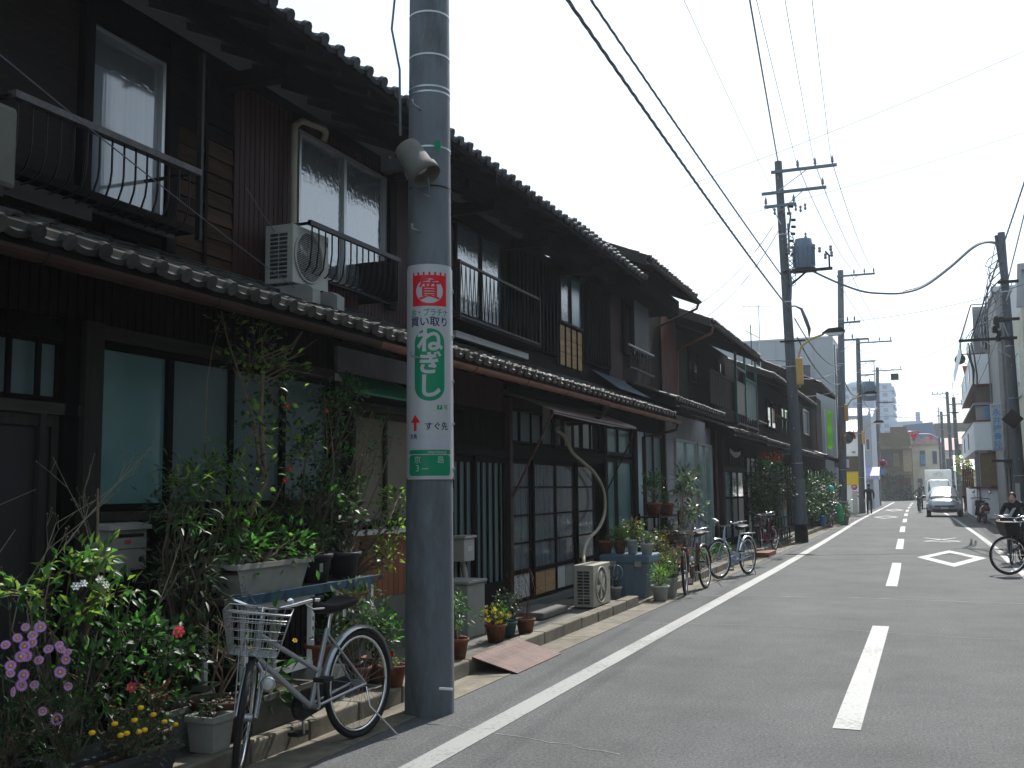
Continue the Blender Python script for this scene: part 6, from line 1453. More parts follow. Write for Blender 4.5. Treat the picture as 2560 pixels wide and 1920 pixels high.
t = potted('yellow button flowered plant in a dark trough at the front kerb', -3.66, 4.08, .125, .1, .15, m_blkpot, [(-3.62, 4.1, .38, .1, .26, .07, 1.5), (-3.58, 4.2, .28, .08, .22, .06, .8)], .03, [m_leafg, m_leafm], 900, sq=(.09, .30), shape=LEAFN, stems=14, cl=14)
yb = B().lathe([(0, -.010), (.012, -.006), (.016, .002), (.012, .010), (0, .014)], (0, 0, 0), 10).mesh(m_yellow)
for y, z in [(4.06, 0.5), (4.15, 0.45), (4.02, 0.45), (3.89, 0.46), (4.23, 0.4), (4.31, 0.37), (3.93, 0.4), (3.97, 0.4), (4.05, 0.39), (4.09, 0.39), (3.75, 0.45)]:
    link('flower', yb, t, Vector((-3.55, y, z))-wpos(t)); part('flower_stem', B().tube([(-3.55, y, z-.01), (-3.6, y, z-.12)], .002, 3), m_leafm, t)
t = potted('reddish leaved low plant behind the yellow button flowers', -3.78, 4.4, .12, .1, .2, m_dkpot, [(-3.7, 4.25, .50, .06, .18, .06, 1)], .03, [m_leafr, m_leafm], 160)
t = thing('rubber_tub', 'low dark rubber tub of soil at the bottom left kerb', 'tub', (-3.6, 3.55, .0)); pot(t, -3.62, 3.62, .125, .17, .1, m_blkpot)

# ------------------------------------------------------------------ right of the near pole
potted('lush green plant in stacked terracotta pots just right of the near pole', -3.72, 8.02, .125, .10, .17, m_terra, [(-3.75, 8.05, .50, .08, .1, .12, 1), (-3.78, 8.0, .62, .07, .08, .08, .7)], .06, [m_leafm, m_leafb], 340, shape=LEAFN, stems=9, spread=.25)
potted('second terracotta pot tucked behind the lush green plant', -3.84, 8.25, .11, .09, .16, m_terra, [(-3.84, 8.25, .32, .05, .05, .04, 1)], .03, [m_leafm], 60)
t = potted('yellow blossomed plant in a terracotta pot beside the red ramp', -3.82, 9.10, .11, .10, .17, m_terra, [(-3.82, 9.10, .36, .12, .12, .07, 1)], .035, [m_leafm, m_leafb], 300, stems=8)
flowers(t, [(-3.80+rnd.uniform(-.1, .12), 9.08+rnd.uniform(-.16, .16), .30+rnd.uniform(0, .15)) for _ in range(46)], .018, m_yellow, m_orange, 5, scat=.5)
potted('dark green bushy plant in a green pot left of the twig pot', -3.85, 9.45, .11, .10, .15, mat('green_glazed_pot', (.03, .10, .09), .35, var=.15), [(-3.85, 9.4, .42, .12, .16, .12, 1)], .035, [m_leafd, m_leafg], 420)
t = potted('terracotta pot with tall bare reddish twigs by the shop door', -3.76, 9.72, .11, .095, .15, m_terra, [(-3.76, 9.72, .28, .05, .05, .03, 1)], .02, [m_leafr], 40)
twiggy(None, None, None, (-3.76, 9.72, .24), [(-3.80, 9.62, .78), (-3.76, 9.72, .95), (-3.76, 9.85, .9), (-3.8, 9.95, .72), (-3.8, 9.5, .7)], .004, m_leafr, parent=t, buds=m_leafr, ln=.14)
t = thing('kerb_ramp', 'rusty red chequered metal ramp plate laid against the kerb', 'ramp', (-3.35, 8.7, 0))
part('ramp_plate', B().add([(-3.24, 8.18, .008), (-3.24, 9.28, .008), (-3.60, 9.16, .142), (-3.60, 8.06, .142), (-3.24, 8.18, -.002), (-3.24, 9.28, -.002), (-3.60, 9.16, .130), (-3.60, 8.06, .130)], [(0, 1, 2, 3), (7, 6, 5, 4), (0, 4, 5, 1), (1, 5, 6, 2), (2, 6, 7, 3), (3, 7, 4, 0)]), m_rust, t)
bb = B(); k = 0
for i in range(24):
    for j in range(9):
        u, v = (i+.5)/24, (j+.5)/9; p = Vector((-3.24-.36*v, 8.18+1.1*u-.12*v, .0085+.134*v)); a = .6 if (i+j) % 2 else -.6
        d = Vector((math.sin(a)*.010-0, math.cos(a)*.014, -math.sin(a)*.010*.372)); n = Vector((math.cos(a)*.003, -math.sin(a)*.003, -math.cos(a)*.003*.372)); up_ = Vector((.0012, 0, .0032))
        bb.add([p-d, p-n+up_, p+d, p+n+up_], [(0, 1, 2, 3)] if False else [(0, 3, 2, 1)])
part('chequer_pattern', bb, m_rust, t, kind='stuff')
# blue storage bin and its pots
t = thing('storage_bin', 'large blue grey plastic storage bin with lid and pale clasps', 'bin', (-3.85, 14.4, 0))
m0 = (-4.02, 14.05)   # bin footprint turned slightly towards us: front faces the camera side
bb = B(); x0, x1, y0, y1 = -4.26, -3.62, 13.98, 14.62
vs = [(x0+.03, y0+.02, .04), (x1-.04, y0+.02, .04), (x1-.04, y1-.02, .04), (x0+.03, y1-.02, .04), (x0, y0, .52), (x1, y0, .52), (x1, y1, .52), (x0, y1, .52)]
bb.add(vs, [(3, 2, 1, 0), (0, 1, 5, 4), (1, 2, 6, 5), (2, 3, 7, 6), (3, 0, 4, 7)]); part('tub', bb, m_bluebox, t)
part('lid', B().bev(x0-.03, x1+.03, y0-.03, y1+.03, .50, .62, .025), m_bluelid, t)
for x in (x0+.12, x1-.16): pbox('clasp', t, x, x+.09, y0-.045, y0-.031, .46, .535, m_acbeige)
for k in range(5): pbox('rib', t, x0+.07+k*.125, x0+.085+k*.125, y0-.006, y0+.012, .09, .48, m_bluebox)
lx = [-4.30, -4.12, -3.93, -3.74]
potted('short terracotta pot at the left end of the blue bin lid', -4.25, 14.15, .622, .10, .18, m_terra, [(-4.2, 14.15, .86, .06, .06, .03, 1)], .03, [m_leafm], 70)
potted('dark terracotta pot of yellow green leaves, second on the blue bin', -4.06, 14.22, .622, .085, .18, m_terra, [(-4.06, 14.2, .90, .12, .12, .07, 1)], .05, [m_leafy, m_leafb], 260)
potted('tall white pot of bronze green leaves, third on the blue bin', -3.87, 14.18, .622, .085, .20, m_whpot, [(-3.87, 14.2, .98, .12, .12, .12, 1)], .045, [m_leafy, m_leafr, m_leafm], 320)
potted('round white glazed bowl planter at the right end of the blue bin', -3.66, 14.16, .622, .095, .15, m_whpot, [(-3.66, 14.15, .86, .12, .12, .06, 1)], .04, [m_leafg, m_leafm], 260)
potted('small white pot with wire hoop trellis before the blue bin', -3.98, 13.70, .05, .075, .16, m_whpot, [(-3.98, 13.7, .28, .05, .05, .05, 1)], .03, [m_leafd], 90)
bb = B().torus((-3.98, 13.7, .40), .10, .004, 'y', 22, 4).torus((-3.98, 13.7, .40), .10, .004, 'x', 22, 4); part('wire_hoop', bb, m_steel, bpy.data.objects[[o.name for o in bpy.data.objects if o.name.startswith('potted_plant')][-1]])
potted('white pot of bright grass like greens at the kerb right of the blue bin', -3.46, 14.05, .01, .12, .2, m_whpot, [(-3.46, 14.05, .34, .10, .10, .10, 1)], .06, [m_leafb, m_leafy], 420, shape=LEAFN, stems=4, droop=-.5)
potted('pale square pot behind the bright grass pot', -3.44, 14.5, .01, .12, .26, m_gypot, [(-3.44, 14.5, .40, .1, .1, .08, 1)], .04, [m_leafb, m_leafm], 200, sq=(.1, .1))
# plant shelf
t = thing('plant_shelf', 'dark metal plant shelf with terracotta pots against the grey wall', 'shelf', (-4.2, 17.2, .1))
for z in (.55, 1.05): part('shelf_board', B().box(-4.4, -4.05, 16.5, 18.0, z, z+.025), m_iron, t)
for x in (-4.38, -4.07):
    for y in (16.52, 17.98): pbox('leg', t, x-.012, x+.012, y-.012, y+.012, .1, 1.12, m_iron)
potted('terracotta pot with tall green sprig, left on the upper shelf', -4.2, 16.75, 1.077, .13, .22, m_terra, [(-4.2, 16.75, 1.62, .13, .28, .14, 1)], .06, [m_leafm, m_leafb], 320, stems=9)
potted('bright terracotta pot right on the upper shelf', -4.15, 17.45, 1.077, .13, .2, m_terra, [(-4.15, 17.45, 1.36, .1, .14, .06, 1)], .05, [m_leafb], 120)
potted('terracotta pot left on the lower shelf', -4.18, 17.05, .577, .12, .2, m_terra, [(-4.18, 17.0, .85, .1, .1, .05, 1)], .04, [m_leafm], 80)
potted('terracotta pot right on the lower shelf', -4.12, 17.6, .577, .14, .26, m_terra, [(-4.12, 17.6, .90, .1, .1, .05, 1)], .04, [m_leafm, m_leafy], 90)
# loquat like sapling
t = plant('sapling', 'tall sapling with large drooping grey green leaves before the grey wall', 'tree', (-3.85, 17.3, .1), [(-3.95, 18.2, 1.72, .16, .60, .12, 1.4), (-3.95, 17.8, 1.55, .14, .4, .12, .8), (-3.95, 18.9, 1.12, .16, .65, .12, 1.2), (-3.95, 18.0, 1.0, .12, .35, .12, .5), (-3.95, 17.6, .75, .12, .2, .12, .4)], .15, [m_leafg, m_leafg, m_leafm], 330, stems=12, r0=.014, shape=LEAFN*np.array([1, 1.7, 1.3]), cl=9, spread=.22)
plant('shrub', 'tangle of twiggy reddish and green plants around the blue bin', 'shrub', (-3.9, 15.4, .05), [(-3.85, 15.3, .62, .16, .5, .28, 2), (-3.8, 15.6, .35, .16, .5, .2, 1.2), (-3.9, 16.2, .6, .15, .4, .3, 1)], .045, [m_leafm, m_leafd, m_leafr, m_leafy], 1100, stems=22, m_stem=m_twig)
t = plant('shrub', 'red blossomed low shrub beside the front wheels of the parked bicycles', 'shrub', (-3.8, 16.4, .05), [(-3.75, 16.3, .45, .12, .35, .16, 1)], .04, [m_leafr, m_leafm, m_leafb], 420, stems=10)
flowers(t, [(-3.62, 16.3+rnd.uniform(-.4, .4), .3+rnd.uniform(0, .35)) for _ in range(12)], .03, m_red, m_yellow, 6)
plant('shrub', 'low green ground plants against the kerb behind the silver blue bicycle', 'shrub', (-3.9, 19.5, .1), [(-3.9, 19.0, .28, .12, .8, .12, 1), (-3.95, 21.3, .25, .12, 1.2, .12, 1)], .06, [m_leafm, m_leafb], 700, stems=10)
o = part('drain_plank', B().box(-3.63, -3.3, 23.3, 24.5, .01, .10), m_terra, None); tag(o, 'weathered board bridging the gutter before the barred entrance', 'plank')
# big dark potted tree
t = plant('bushy_tree', 'big dark rounded evergreen bush with red tips in front of the entrance', 'tree', (-4.05, 28.0, .1), [(-4.0, 27.8, 1.5, .45, 1.2, .8, 3), (-3.75, 28.9, 1.65, .35, .6, .6, 1.6), (-4.0, 27.4, .95, .35, .9, .4, 1.3)], .085, [m_leafd, m_leafd, m_leafd, m_leafm], 5200, stems=22, r0=.03, cl=14)
link('red_tips', leaf_mesh(np.array([(.25+rnd.uniform(-.3, .3), rnd.uniform(-.9, .9), 2.2+rnd.uniform(-.1, .12)) for _ in range(70)]), np.array([(0, 0, 1.)]*70), .07, None, mats=[mat('red_orange_new_leaf', (.16, .03, .015), .5, transl=.3)]), t, kind='stuff')
o = part('planter_tub', B().lathe([(.22, 0), (.3, .4), (.32, .4), (.27, .37), (0, .35)], (-4.05, 28.0, .1), 18), m_navy, t)
for i, (x, y, lb, w) in enumerate([(-3.9, 39.0, 'row of leafy plants hanging under the low eave beyond the dark pole', 2.0), (-3.8, 43.5, 'dense climbing plants along the wall before the pale pole', 3.0)]):
    plant('shrub', lb, 'shrub', (x, y, .1), [(x, y, 1.35, .35, 2.2, .8, w), (x+.1, y+1.2, .6, .3, 2.0, .45, 1.5), (x, y-2.2, 1.0, .3, 1.2, .6, 1)], .13, [m_leafd, m_leafd, m_leafm], 2600, stems=14, r0=.02, cl=14)
o = part('green_ball', B().lathe([(0, -.14), (.10, -.10), (.14, 0), (.10, .10), (0, .14)], (-3.45, 41.2, 1.45), 14), mat('turquoise_ball', (.05, .42, .34), .4), None); tag(o, 'turquoise ball hanging among the plants beyond the dark pole', 'ball')
potted('blue pot at the wall below the hanging plants', -3.7, 39.5, .1, .22, .4, m_signb, [(-3.7, 39.5, .7, .2, .2, .15, 1)], .1, [m_leafm], 160)
potted('pale grey pot on the kerb near the two parked bicycles', -3.2, 44.0, .0, .2, .36, m_gypot, [(-3.2, 44.0, .55, .22, .22, .2, 1)], .1, [m_leafd, m_leafm], 220)
o = part('green_net_bag', B().lathe([(0, 0), (.12, .02), (.15, .3), (.12, .6), (.06, .8), (0, .82)], (-3.28, 42.9, .05), 12), mat('green_mesh', (.02, .28, .12), .6, var=.3), None); tag(o, 'bright green covered stroller like bag standing beside the silver bicycle', 'bag')

# ------------------------------------------------------------------ car
def loft(sections, m_, close=True):
    n = len(sections[0]); vs = [p for s_ in sections for p in s_]
    fs = [(i*n+k, i*n+(k+1) % n, (i+1)*n+(k+1) % n, (i+1)*n+k) for i in range(len(sections)-1) for k in range(n)]
    fs += [tuple(range(n))[::-1], tuple((len(sections)-1)*n+k for k in range(n))]
    return B().add(vs, fs, True)
def sect(y, w, zb, zt, wt=None, n=5, e=3.2):
    """rounded cross-section"""
    wt = wt or w*.86; pts = []
    for k in range(20):
        a = 2*math.pi*k/20; c, s_ = math.cos(a), math.sin(a)
        u = math.copysign(abs(c)**(2/e), c); v = math.copysign(abs(s_)**(2/e), s_)
        ww = w if v < 0 else w+(wt-w)*v
        pts.append((u*ww/2, y, (zb+zt)/2+v*(zt-zb)/2))
    return pts
t = thing('car', 'silver compact car driving towards us with glaring windscreen', 'car', (.70, 55.3, 0))
def cpart(name, b, m, parent=t): return link(name, b.mesh(m), parent)
cpart('body', loft([sect(.0, 1.30, .30, .62, 1.15), sect(.06, 1.52, .22, .74, 1.35), sect(.25, 1.62, .20, .84, 1.42), sect(.7, 1.66, .20, .95, 1.44), sect(1.0, 1.66, .20, 1.0, 1.46), sect(2.8, 1.66, .2, 1.02, 1.46), sect(3.5, 1.62, .22, 1.02, 1.42), sect(3.7, 1.45, .3, .9, 1.3)], None), m_carp)
cb = loft([sect(.75, 1.40, .90, .97, 1.36, e=4), sect(1.60, 1.38, .90, 1.36, 1.08, e=4), sect(1.9, 1.38, .9, 1.50, 1.06, e=4), sect(2.8, 1.38, .9, 1.50, 1.04, e=4), sect(3.55, 1.34, .9, 1.05, 1.2, e=4)], None)
cpart('cabin', cb, m_carp)
cpart('windscreen', B().add([(-.62, .84, 1.0), (.62, .84, 1.0), (.50, 1.74, 1.42), (-.50, 1.74, 1.42), (0, .58, 1.04), (0, 1.50, 1.47)], [(0, 4, 5, 3), (4, 1, 2, 5)], True), m_carg)
cpart('grille', B().box(-.45, .45, -.012, .05, .50, .57), m_plas); cpart('lower_intake', B().box(-.55, .55, -.02, .03, .28, .38), m_plas)
cpart('number_plate', B().box(-.17, .17, -.03, -.015, .395, .485), m_signw)
cpart('bonnet_line', B().tube([(-.62, .16, .80), (-.3, .05, .78), (.3, .05, .78), (.62, .16, .80)], .008, 4), m_plas)
for s_ in (-1, 1):
    cpart('headlight', B().add([(s_*.50, .02, .60), (s_*.74, .18, .66), (s_*.72, .34, .86), (s_*.54, .14, .76)], [(0, 1, 2, 3) if s_ > 0 else (3, 2, 1, 0)]), m_glassl)
    cpart('door_mirror', B().bev(s_*.92-.09, s_*.92+.09, 1.0, 1.12, .92, 1.05, .03), m_plas)
    for y in (.62, 3.05):
        w = cpart('wheel', B().lathe([(.2, -.09), (.29, -.1), (.31, -.05), (.31, .05), (.29, .1), (.2, .09), (0, .07)], (s_*.72, y, .31), 20, mtx=Matrix.Rotation(math.pi/2, 3, 'Y')), m_black)
    cpart('wheel_arch', B().torus((s_*.80, .62, .33), .33, .03, 'x', 20, 5), m_plas)
# box truck
t = thing('box_truck', 'white box truck following close behind the silver car', 'truck', (.66, 75.0, 0))
cpart('cargo_box', B().bev(-.85, .85, 1.5, 5.0, .6, 2.62, .03), m_white, t)
cpart('cab', loft([sect(.0, 1.5, .35, 1.0, 1.5, e=6), sect(.1, 1.62, .3, 1.15, 1.55, e=6), sect(.45, 1.64, .3, 1.95, 1.45, e=6), sect(1.45, 1.64, .3, 2.0, 1.45, e=6)], None), m_white, t)
cpart('windscreen', B().add([(-.70, .09, 1.13), (.70, .09, 1.13), (.62, .42, 1.84), (-.62, .42, 1.84)], [(0, 1, 2, 3)]), m_glassd, t)
cpart('bumper', B().bev(-.8, .8, -.06, .04, .3, .55, .02), m_gypot, t)
for s_ in (-1, 1):
    cpart('headlight', B().box(s_*.6-.12, s_*.6+.12, -.03, .0, .66, .82), m_glassl, t); cpart('door_mirror', B().bev(s_*.98-.07, s_*.98+.07, .2, .26, 1.2, 1.55, .02), m_plas, t)
    for y in (.7, 4.0): cpart('wheel', B().lathe([(.0, -.09), (.31, -.1), (.33, -.05), (.33, .05), (.31, .1), (0, .09)], (s_*.68, y, .33), 16, mtx=Matrix.Rotation(math.pi/2, 3, 'Y')), m_black, t)
bb = B()
for dx, dz, r_ in ((-.15, 0, .10), (.05, .03, .13), (.24, 0, .09)): bb.tube([(dx+r_*math.cos(a)*1.3, 1.485, 2.33+dz+r_*math.sin(a)*.6) for a in [k*.5 for k in range(10)]], .010, 3)
bb.tube([(-.3, 1.485, 2.22), (0, 1.485, 2.20), (.32, 1.485, 2.23)], .008, 3)
cpart('scroll_logo', bb, m_smudge, t)
# motor scooter
t = thing('motor_scooter', 'black and red motor scooter seen from behind on the right pavement', 'scooter', (2.04, 45.6, .0)); t.rotation_euler = (0, math.radians(5), math.radians(8))
for y, nm in ((.1, 'rear'), (1.25, 'front')):
    w = cpart('wheel', B().torus((0, y, .22), .17, .055, 'x', 20, 8), m_black, t); link('hub', B().lathe([(.11, -.03), (.11, .03)], (0, y, .22), 12, mtx=Matrix.Rotation(math.pi/2, 3, 'Y')).mesh(m_steel), w)
def sx_(y, w, zb, zt): return sect(y, w, zb, zt, w*.6, e=2.4)
cpart('rear_body', loft([sx_(-.22, .12, .62, .72), sx_(-.1, .28, .45, .78), sx_(.3, .34, .35, .80), sx_(.62, .24, .3, .7)], None), mat('dark_red_cowl', (.09, .01, .012), .25, coat=.6), t)
cpart('seat', loft([sx_(-.2, .16, .74, .80), sx_(.1, .26, .74, .86), sx_(.6, .2, .72, .82)], None), m_black, t)
cpart('footboard', B().bev(-.16, .16, .55, .98, .26, .32, .02), m_plas, t)
cpart('leg_shield', B().add([(-.22, 1.0, .3), (.22, 1.0, .3), (.17, 1.08, .85), (-.17, 1.08, .85), (-.18, 1.1, .3), (.18, 1.1, .3), (.13, 1.16, .85), (-.13, 1.16, .85)], [(0, 1, 2, 3), (7, 6, 5, 4), (0, 4, 5, 1), (1, 5, 6, 2), (2, 6, 7, 3), (3, 7, 4, 0)]), m_plas, t)
cpart('steering_column', B().tube([(0, 1.22, .25), (0, 1.06, .98)], .03, 8), m_plas, t)
cpart('handlebar', B().tube([(-.33, .96, 1.0), (-.1, 1.05, 1.02), (.1, 1.05, 1.02), (.33, .96, 1.0)], .016, 7), m_plas, t)
for s_ in (-1, 1):
    mm_ = cpart('mirror_stalk', B().tube([(s_*.22, 1.0, 1.02), (s_*.30, 1.0, 1.22)], .008, 5), m_steel, t); link('mirror', B().lathe([(.06, -.01), (.065, .01), (0, .015)], (s_*.31, 1.0, 1.26), 14, mtx=Matrix.Rotation(math.pi/2, 3, 'X')).mesh(m_chrome), mm_)
cpart('tail_light', B().box(-.07, .07, -.245, -.22, .60, .66), m_red, t); cpart('number_plate', B().box(-.09, .09, -.26, -.25, .42, .52), m_gypot, t); cpart('front_basket', B().box(-.17, .17, 1.2, 1.42, .68, .9), m_plas, t)

# ------------------------------------------------------------------ people
def skin_body(name, joints, edges, m, parent, root=0, sub=2):
    me = bpy.data.meshes.new(name); me.from_pydata([j[0] for j in joints], edges, []); o = bpy.data.objects.new('tmp', me); COL.objects.link(o)
    md = o.modifiers.new('s', 'SKIN'); md.branch_smoothing = .4; sv_ = me.skin_vertices[0].data
    for i, j in enumerate(joints):
        r_ = j[1]; sv_[i].radius = r_ if isinstance(r_, tuple) else (r_, r_); sv_[i].use_root = (i == root)
    o.modifiers.new('u', 'SUBSURF').levels = sub
    bpy.context.view_layer.update(); dg = bpy.context.evaluated_depsgraph_get(); m2 = bpy.data.meshes.new_from_object(o.evaluated_get(dg))
    bpy.data.objects.remove(o); m2.materials.clear(); m2.materials.append(m)
    m2.polygons.foreach_set('use_smooth', [True]*len(m2.polygons)); return link(name, m2, parent)
def head(parent, c, facing, hair_m=m_hair, long=False):
    f = Vector(facing).normalized(); up_ = Vector((0, 0, 1)); r_ = f.cross(up_).normalized(); q = Matrix((r_, f, up_)).transposed()
    def P(b): b.v = [tuple(Vector(c)+q @ Vector(v)) for v in b.v]; return b
    def ell(cx, cy, cz, a, b_, c_, seg=16):
        bb = B(); return bb.lathe([(math.sin(math.pi*i/10), -math.cos(math.pi*i/10)) for i in range(11)], (0, 0, 0), seg, mtx=Matrix.Diagonal((a, b_, c_))) and B_shift(bb, cx, cy, cz)
    hd = link('head', P(ell(0, 0, 0, .074, .092, .115)).mesh(m_skin), parent)
    link('nose', P(ell(0, .095, -.01, .012, .018, .024, 8)).mesh(m_skin), hd)
    for s_ in (-1, 1): link('ear', P(ell(s_*.076, 0, -.005, .008, .018, .028, 8)).mesh(m_skin), hd); link('eye', P(ell(s_*.03, .083, .018, .010, .006, .007, 8)).mesh(m_hair), hd)
    link('mouth', P(ell(0, .086, -.05, .022, .005, .005, 8)).mesh(m_red), hd)
    hb = ell(0, -.016, .022, .084, .096, .110)
    hb.v = [(x, y, z if y < .03 or z > .04 else z) for x, y, z in hb.v]; link('hair', P(hb).mesh(hair_m), hd)
    if long: link('back_hair', P(ell(0, -.05, -.07, .07, .05, .12)).mesh(hair_m), hd)
    return hd
def B_shift(bb, x, y, z): bb.v = [(v[0]+x, v[1]+y, v[2]+z) for v in bb.v]; return bb
def hand(parent, w, d, r_=.010):
    """palm with five short curled fingers, w wrist position, d direction"""
    w, d = Vector(w), Vector(d).normalized(); s_ = d.cross(Vector((0, 0, 1))); s_ = s_.normalized() if s_.length > .1 else Vector((1, 0, 0))
    J = [(w, .018), (w+d*.05, (.034, .014))]; E = [(0, 1)]
    pm = skin_body('hand', J, E, m_skin, parent, sub=1)
    bb = B()
    for k, L in enumerate((.062, .07, .066, .052)):
        o_ = w+d*.075+s_*(.024-.016*k); c_ = d.cross(s_); bb.tube([o_, o_+d*L*.5, o_+d*L*.8+c_*L*.4], [.0085, .008, .006], 6)
    bb.tube([w+d*.03+s_*.03, w+d*.06+s_*.05, w+d*.085+s_*.045], [.011, .009, .007], 6)
    link('fingers', bb.mesh(m_skin), pm)
# walking man at the left kerb, seen from behind
t = thing('person', 'person in dark clothes walking away along the left white line', 'person', (-3.05, 60.5, 0))
J = [((0, 0, .88), (.15, .11)), ((0, 0, 1.10), (.14, .10)), ((0, .0, 1.30), (.18, .11)), ((0, 0, 1.42), (.06, .06)), ((0, .01, 1.48), (.05, .05)),
     ((-.09, 0, .82), .085), ((-.10, .10, .46), .06), ((-.10, -.02, .09), .045), ((-.10, .10, .05), .04), ((.09, 0, .82), .085), ((.10, -.02, .46), .06), ((.10, -.26, .14), .045), ((.10, -.18, .05), .04),
     ((-.20, 0, 1.35), .065), ((-.25, -.03, 1.08), .05), ((-.25, .08, .84), .035), ((.20, 0, 1.35), .065), ((.26, .02, 1.08), .05), ((.24, .12, .86), .035)]
E_ = [(0, 1), (1, 2), (2, 3), (3, 4), (0, 5), (5, 6), (6, 7), (7, 8), (0, 9), (9, 10), (10, 11), (11, 12), (2, 13), (13, 14), (14, 15), (2, 16), (16, 17), (17, 18)]
skin_body('body', J, E_, m_clothd, t); head(t, (0, .02, 1.58), (0, 1, 0)); hand(t, (-.25, .09, .82), (0, .2, -1)); hand(t, (.24, .13, .84), (0, .2, -1))
# cyclist next to the car
def rider(label, loc, rz, top, legs, lean=.18, hh=0, strap=None, long=False, sc_=1):
    t = thing('person', label, 'person', loc); t.rotation_euler = (0, 0, rz); t.scale = (sc_,)*3
    # local +x forward, seat at (.25,0,.90), pedals, bar at (.72,+-.28,.98)
    J = [((.25, 0, .98), (.14, .13)), ((.30, 0, 1.15), (.13, .11)), ((.25+lean+.04, 0, 1.36), (.12, .17)), ((.25+lean+.07, 0, 1.46), .05),
         ((.46, .19, 1.34), .06), ((.55, .27, 1.14), .048), ((.72, .28, 1.02), .035), ((.46, -.19, 1.34), .06), ((.55, -.27, 1.14), .048), ((.72, -.28, 1.02), .035)]
    E2 = [(0, 1), (1, 2), (2, 3), (2, 4), (4, 5), (5, 6), (2, 7), (7, 8), (8, 9)]
    skin_body('body', J, E2, top, t)
    J = [((.25, 0, .93), (.13, .13)), ((.30, .09, .88), .085), ((.66, .12, .66), .06), ((.50, .12, .24), .045), ((.60, .12, .19), .04), ((.30, -.09, .88), .085), ((.60, -.12, .52), .06), ((.42, -.12, .14), .045), ((.52, -.12, .09), .04)]
    skin_body('trousers', J, [(0, 1), (1, 2), (2, 3), (3, 4), (0, 5), (5, 6), (6, 7), (7, 8)], legs, t)
    head(t, (.25+lean+.14, 0, 1.58+hh), (1, 0, -.1), long=long); hand(t, (.73, .28, 1.02), (1, 0, -.3)); hand(t, (.73, -.28, 1.02), (1, 0, -.3))
    if strap: link('bag_strap', B().tube([(.52, .16, 1.42), (.56, .0, 1.25), (.42, -.15, 1.02)], [.03, .035, .04], 6).mesh(strap), t); link('shoulder_bag', B().bev(.08, .34, -.34, -.16, .82, 1.12, .04).mesh(strap), t)
    return t
rider('dark haired person in a pale top riding a bicycle beside the car', (-.45, 65.0, 0), math.atan2(-1, -.05), m_clothg, m_clothd, long=True, sc_=.97)
rider('person in dark jacket with pale shoulder bag on the bicycle at the right edge', (1.66, 23.3, -.05), math.atan2(-1.05, -.24), m_clothd, m_clothd, lean=.30, hh=-.08, strap=m_clothw, sc_=.88)

# ------------------------------------------------------------------ buildings further off
def block(name, label, x0, x1, y0, y1, z0, z1, m, cat='building', group=None):
    t = thing(name, label, cat, ((x0+x1)/2, y0, 0), group=group)
    part('wall', B().box(x0, x1, y0, y1, z0, z1), m, t); return t
def fwin(t, xa, xb, y, za, zb, gm=m_dwin, fm=m_alu, n=1):
    """window on a wall that faces the camera (plane y)"""
    bb = B(); f = .04+.004*(xb-xa); bb.box(xa, xa+f, y-.05, y+.01, za, zb).box(xb-f, xb, y-.05, y+.01, za, zb).box(xa+f, xb-f, y-.05, y+.01, zb-f, zb).box(xa+f, xb-f, y-.07, y+.01, za, za+f)
    fr = part('window', bb, fm, t); w = (xb-xa-2*f)/n
    for i in range(n):
        pbox('pane', fr, xa+f+i*w+.01, xa+f+(i+1)*w-.01, y-.02, y-.012, za+f+.002, zb-f-.002, gm)
        if i: pbox('mullion', fr, xa+f+i*w-.01, xa+f+i*w+.01, y-.04, y-.005, za+f+.001, zb-f-.001, fm)
    return fr
# grey clad building behind the row houses
t = block('clad_building', 'tall pale grey clad building rising behind the dark row houses', -13, -4.22, 55, 60, 0, 9.15, m_gmetal)
for k in range(9): pbox('cladding_joint', t, -4.23-k*.95, -4.21-k*.95, 54.985, 54.999, 4.5, 9.1, m_bwall)
part('parapet', B().box(-13, -4.20, 54.97, 60, 9.152, 9.25), m_alu, t); fwin(t, -6.9, -5.3, 54.99, 6.9, 7.85, n=2)
for y in (55.8, 57.5, 59): part('side_pipe', B().tube([(-4.19, y, 0), (-4.19, y, 8.9)], .04, 6), m_gwall, t)
window(t, -4.215, 56.2, 57.0, 6.3, 7.4, 1, m_alu, m_dwin); window(t, -4.215, 56.2, 57.0, 3.3, 4.4, 1, m_alu, m_dwin)
t = thing('aerial', 'thin television aerial above the dark roofs', 'aerial', (-6.3, 44, 6.5)); part('mast', B().tube([(-6.3, 44, 5.5), (-6.3, 44, 9.2)], .02, 5), m_steel, t)
for k in range(5): part('element', B().tube([(-6.9+k*.25, 43.7, 9.15-.02*k), (-6.9+k*.25, 44.3, 9.15-.02*k)], .012, 4), m_steel, t)
part('boom', B().tube([(-7.0, 44, 9.2), (-5.7, 44, 9.1)], .015, 4), m_steel, t)
t = thing('aerial', 'short dark mast with tilted aerial on the second far roof', 'aerial', (-5.6, 37, 5.6)); part('mast', B().tube([(-5.6, 37, 5.2), (-5.6, 37, 7.3)], .02, 5), m_iron, t); part('element', B().tube([(-5.8, 37, 7.1), (-5.3, 37, 6.8)], .015, 4), m_iron, t)
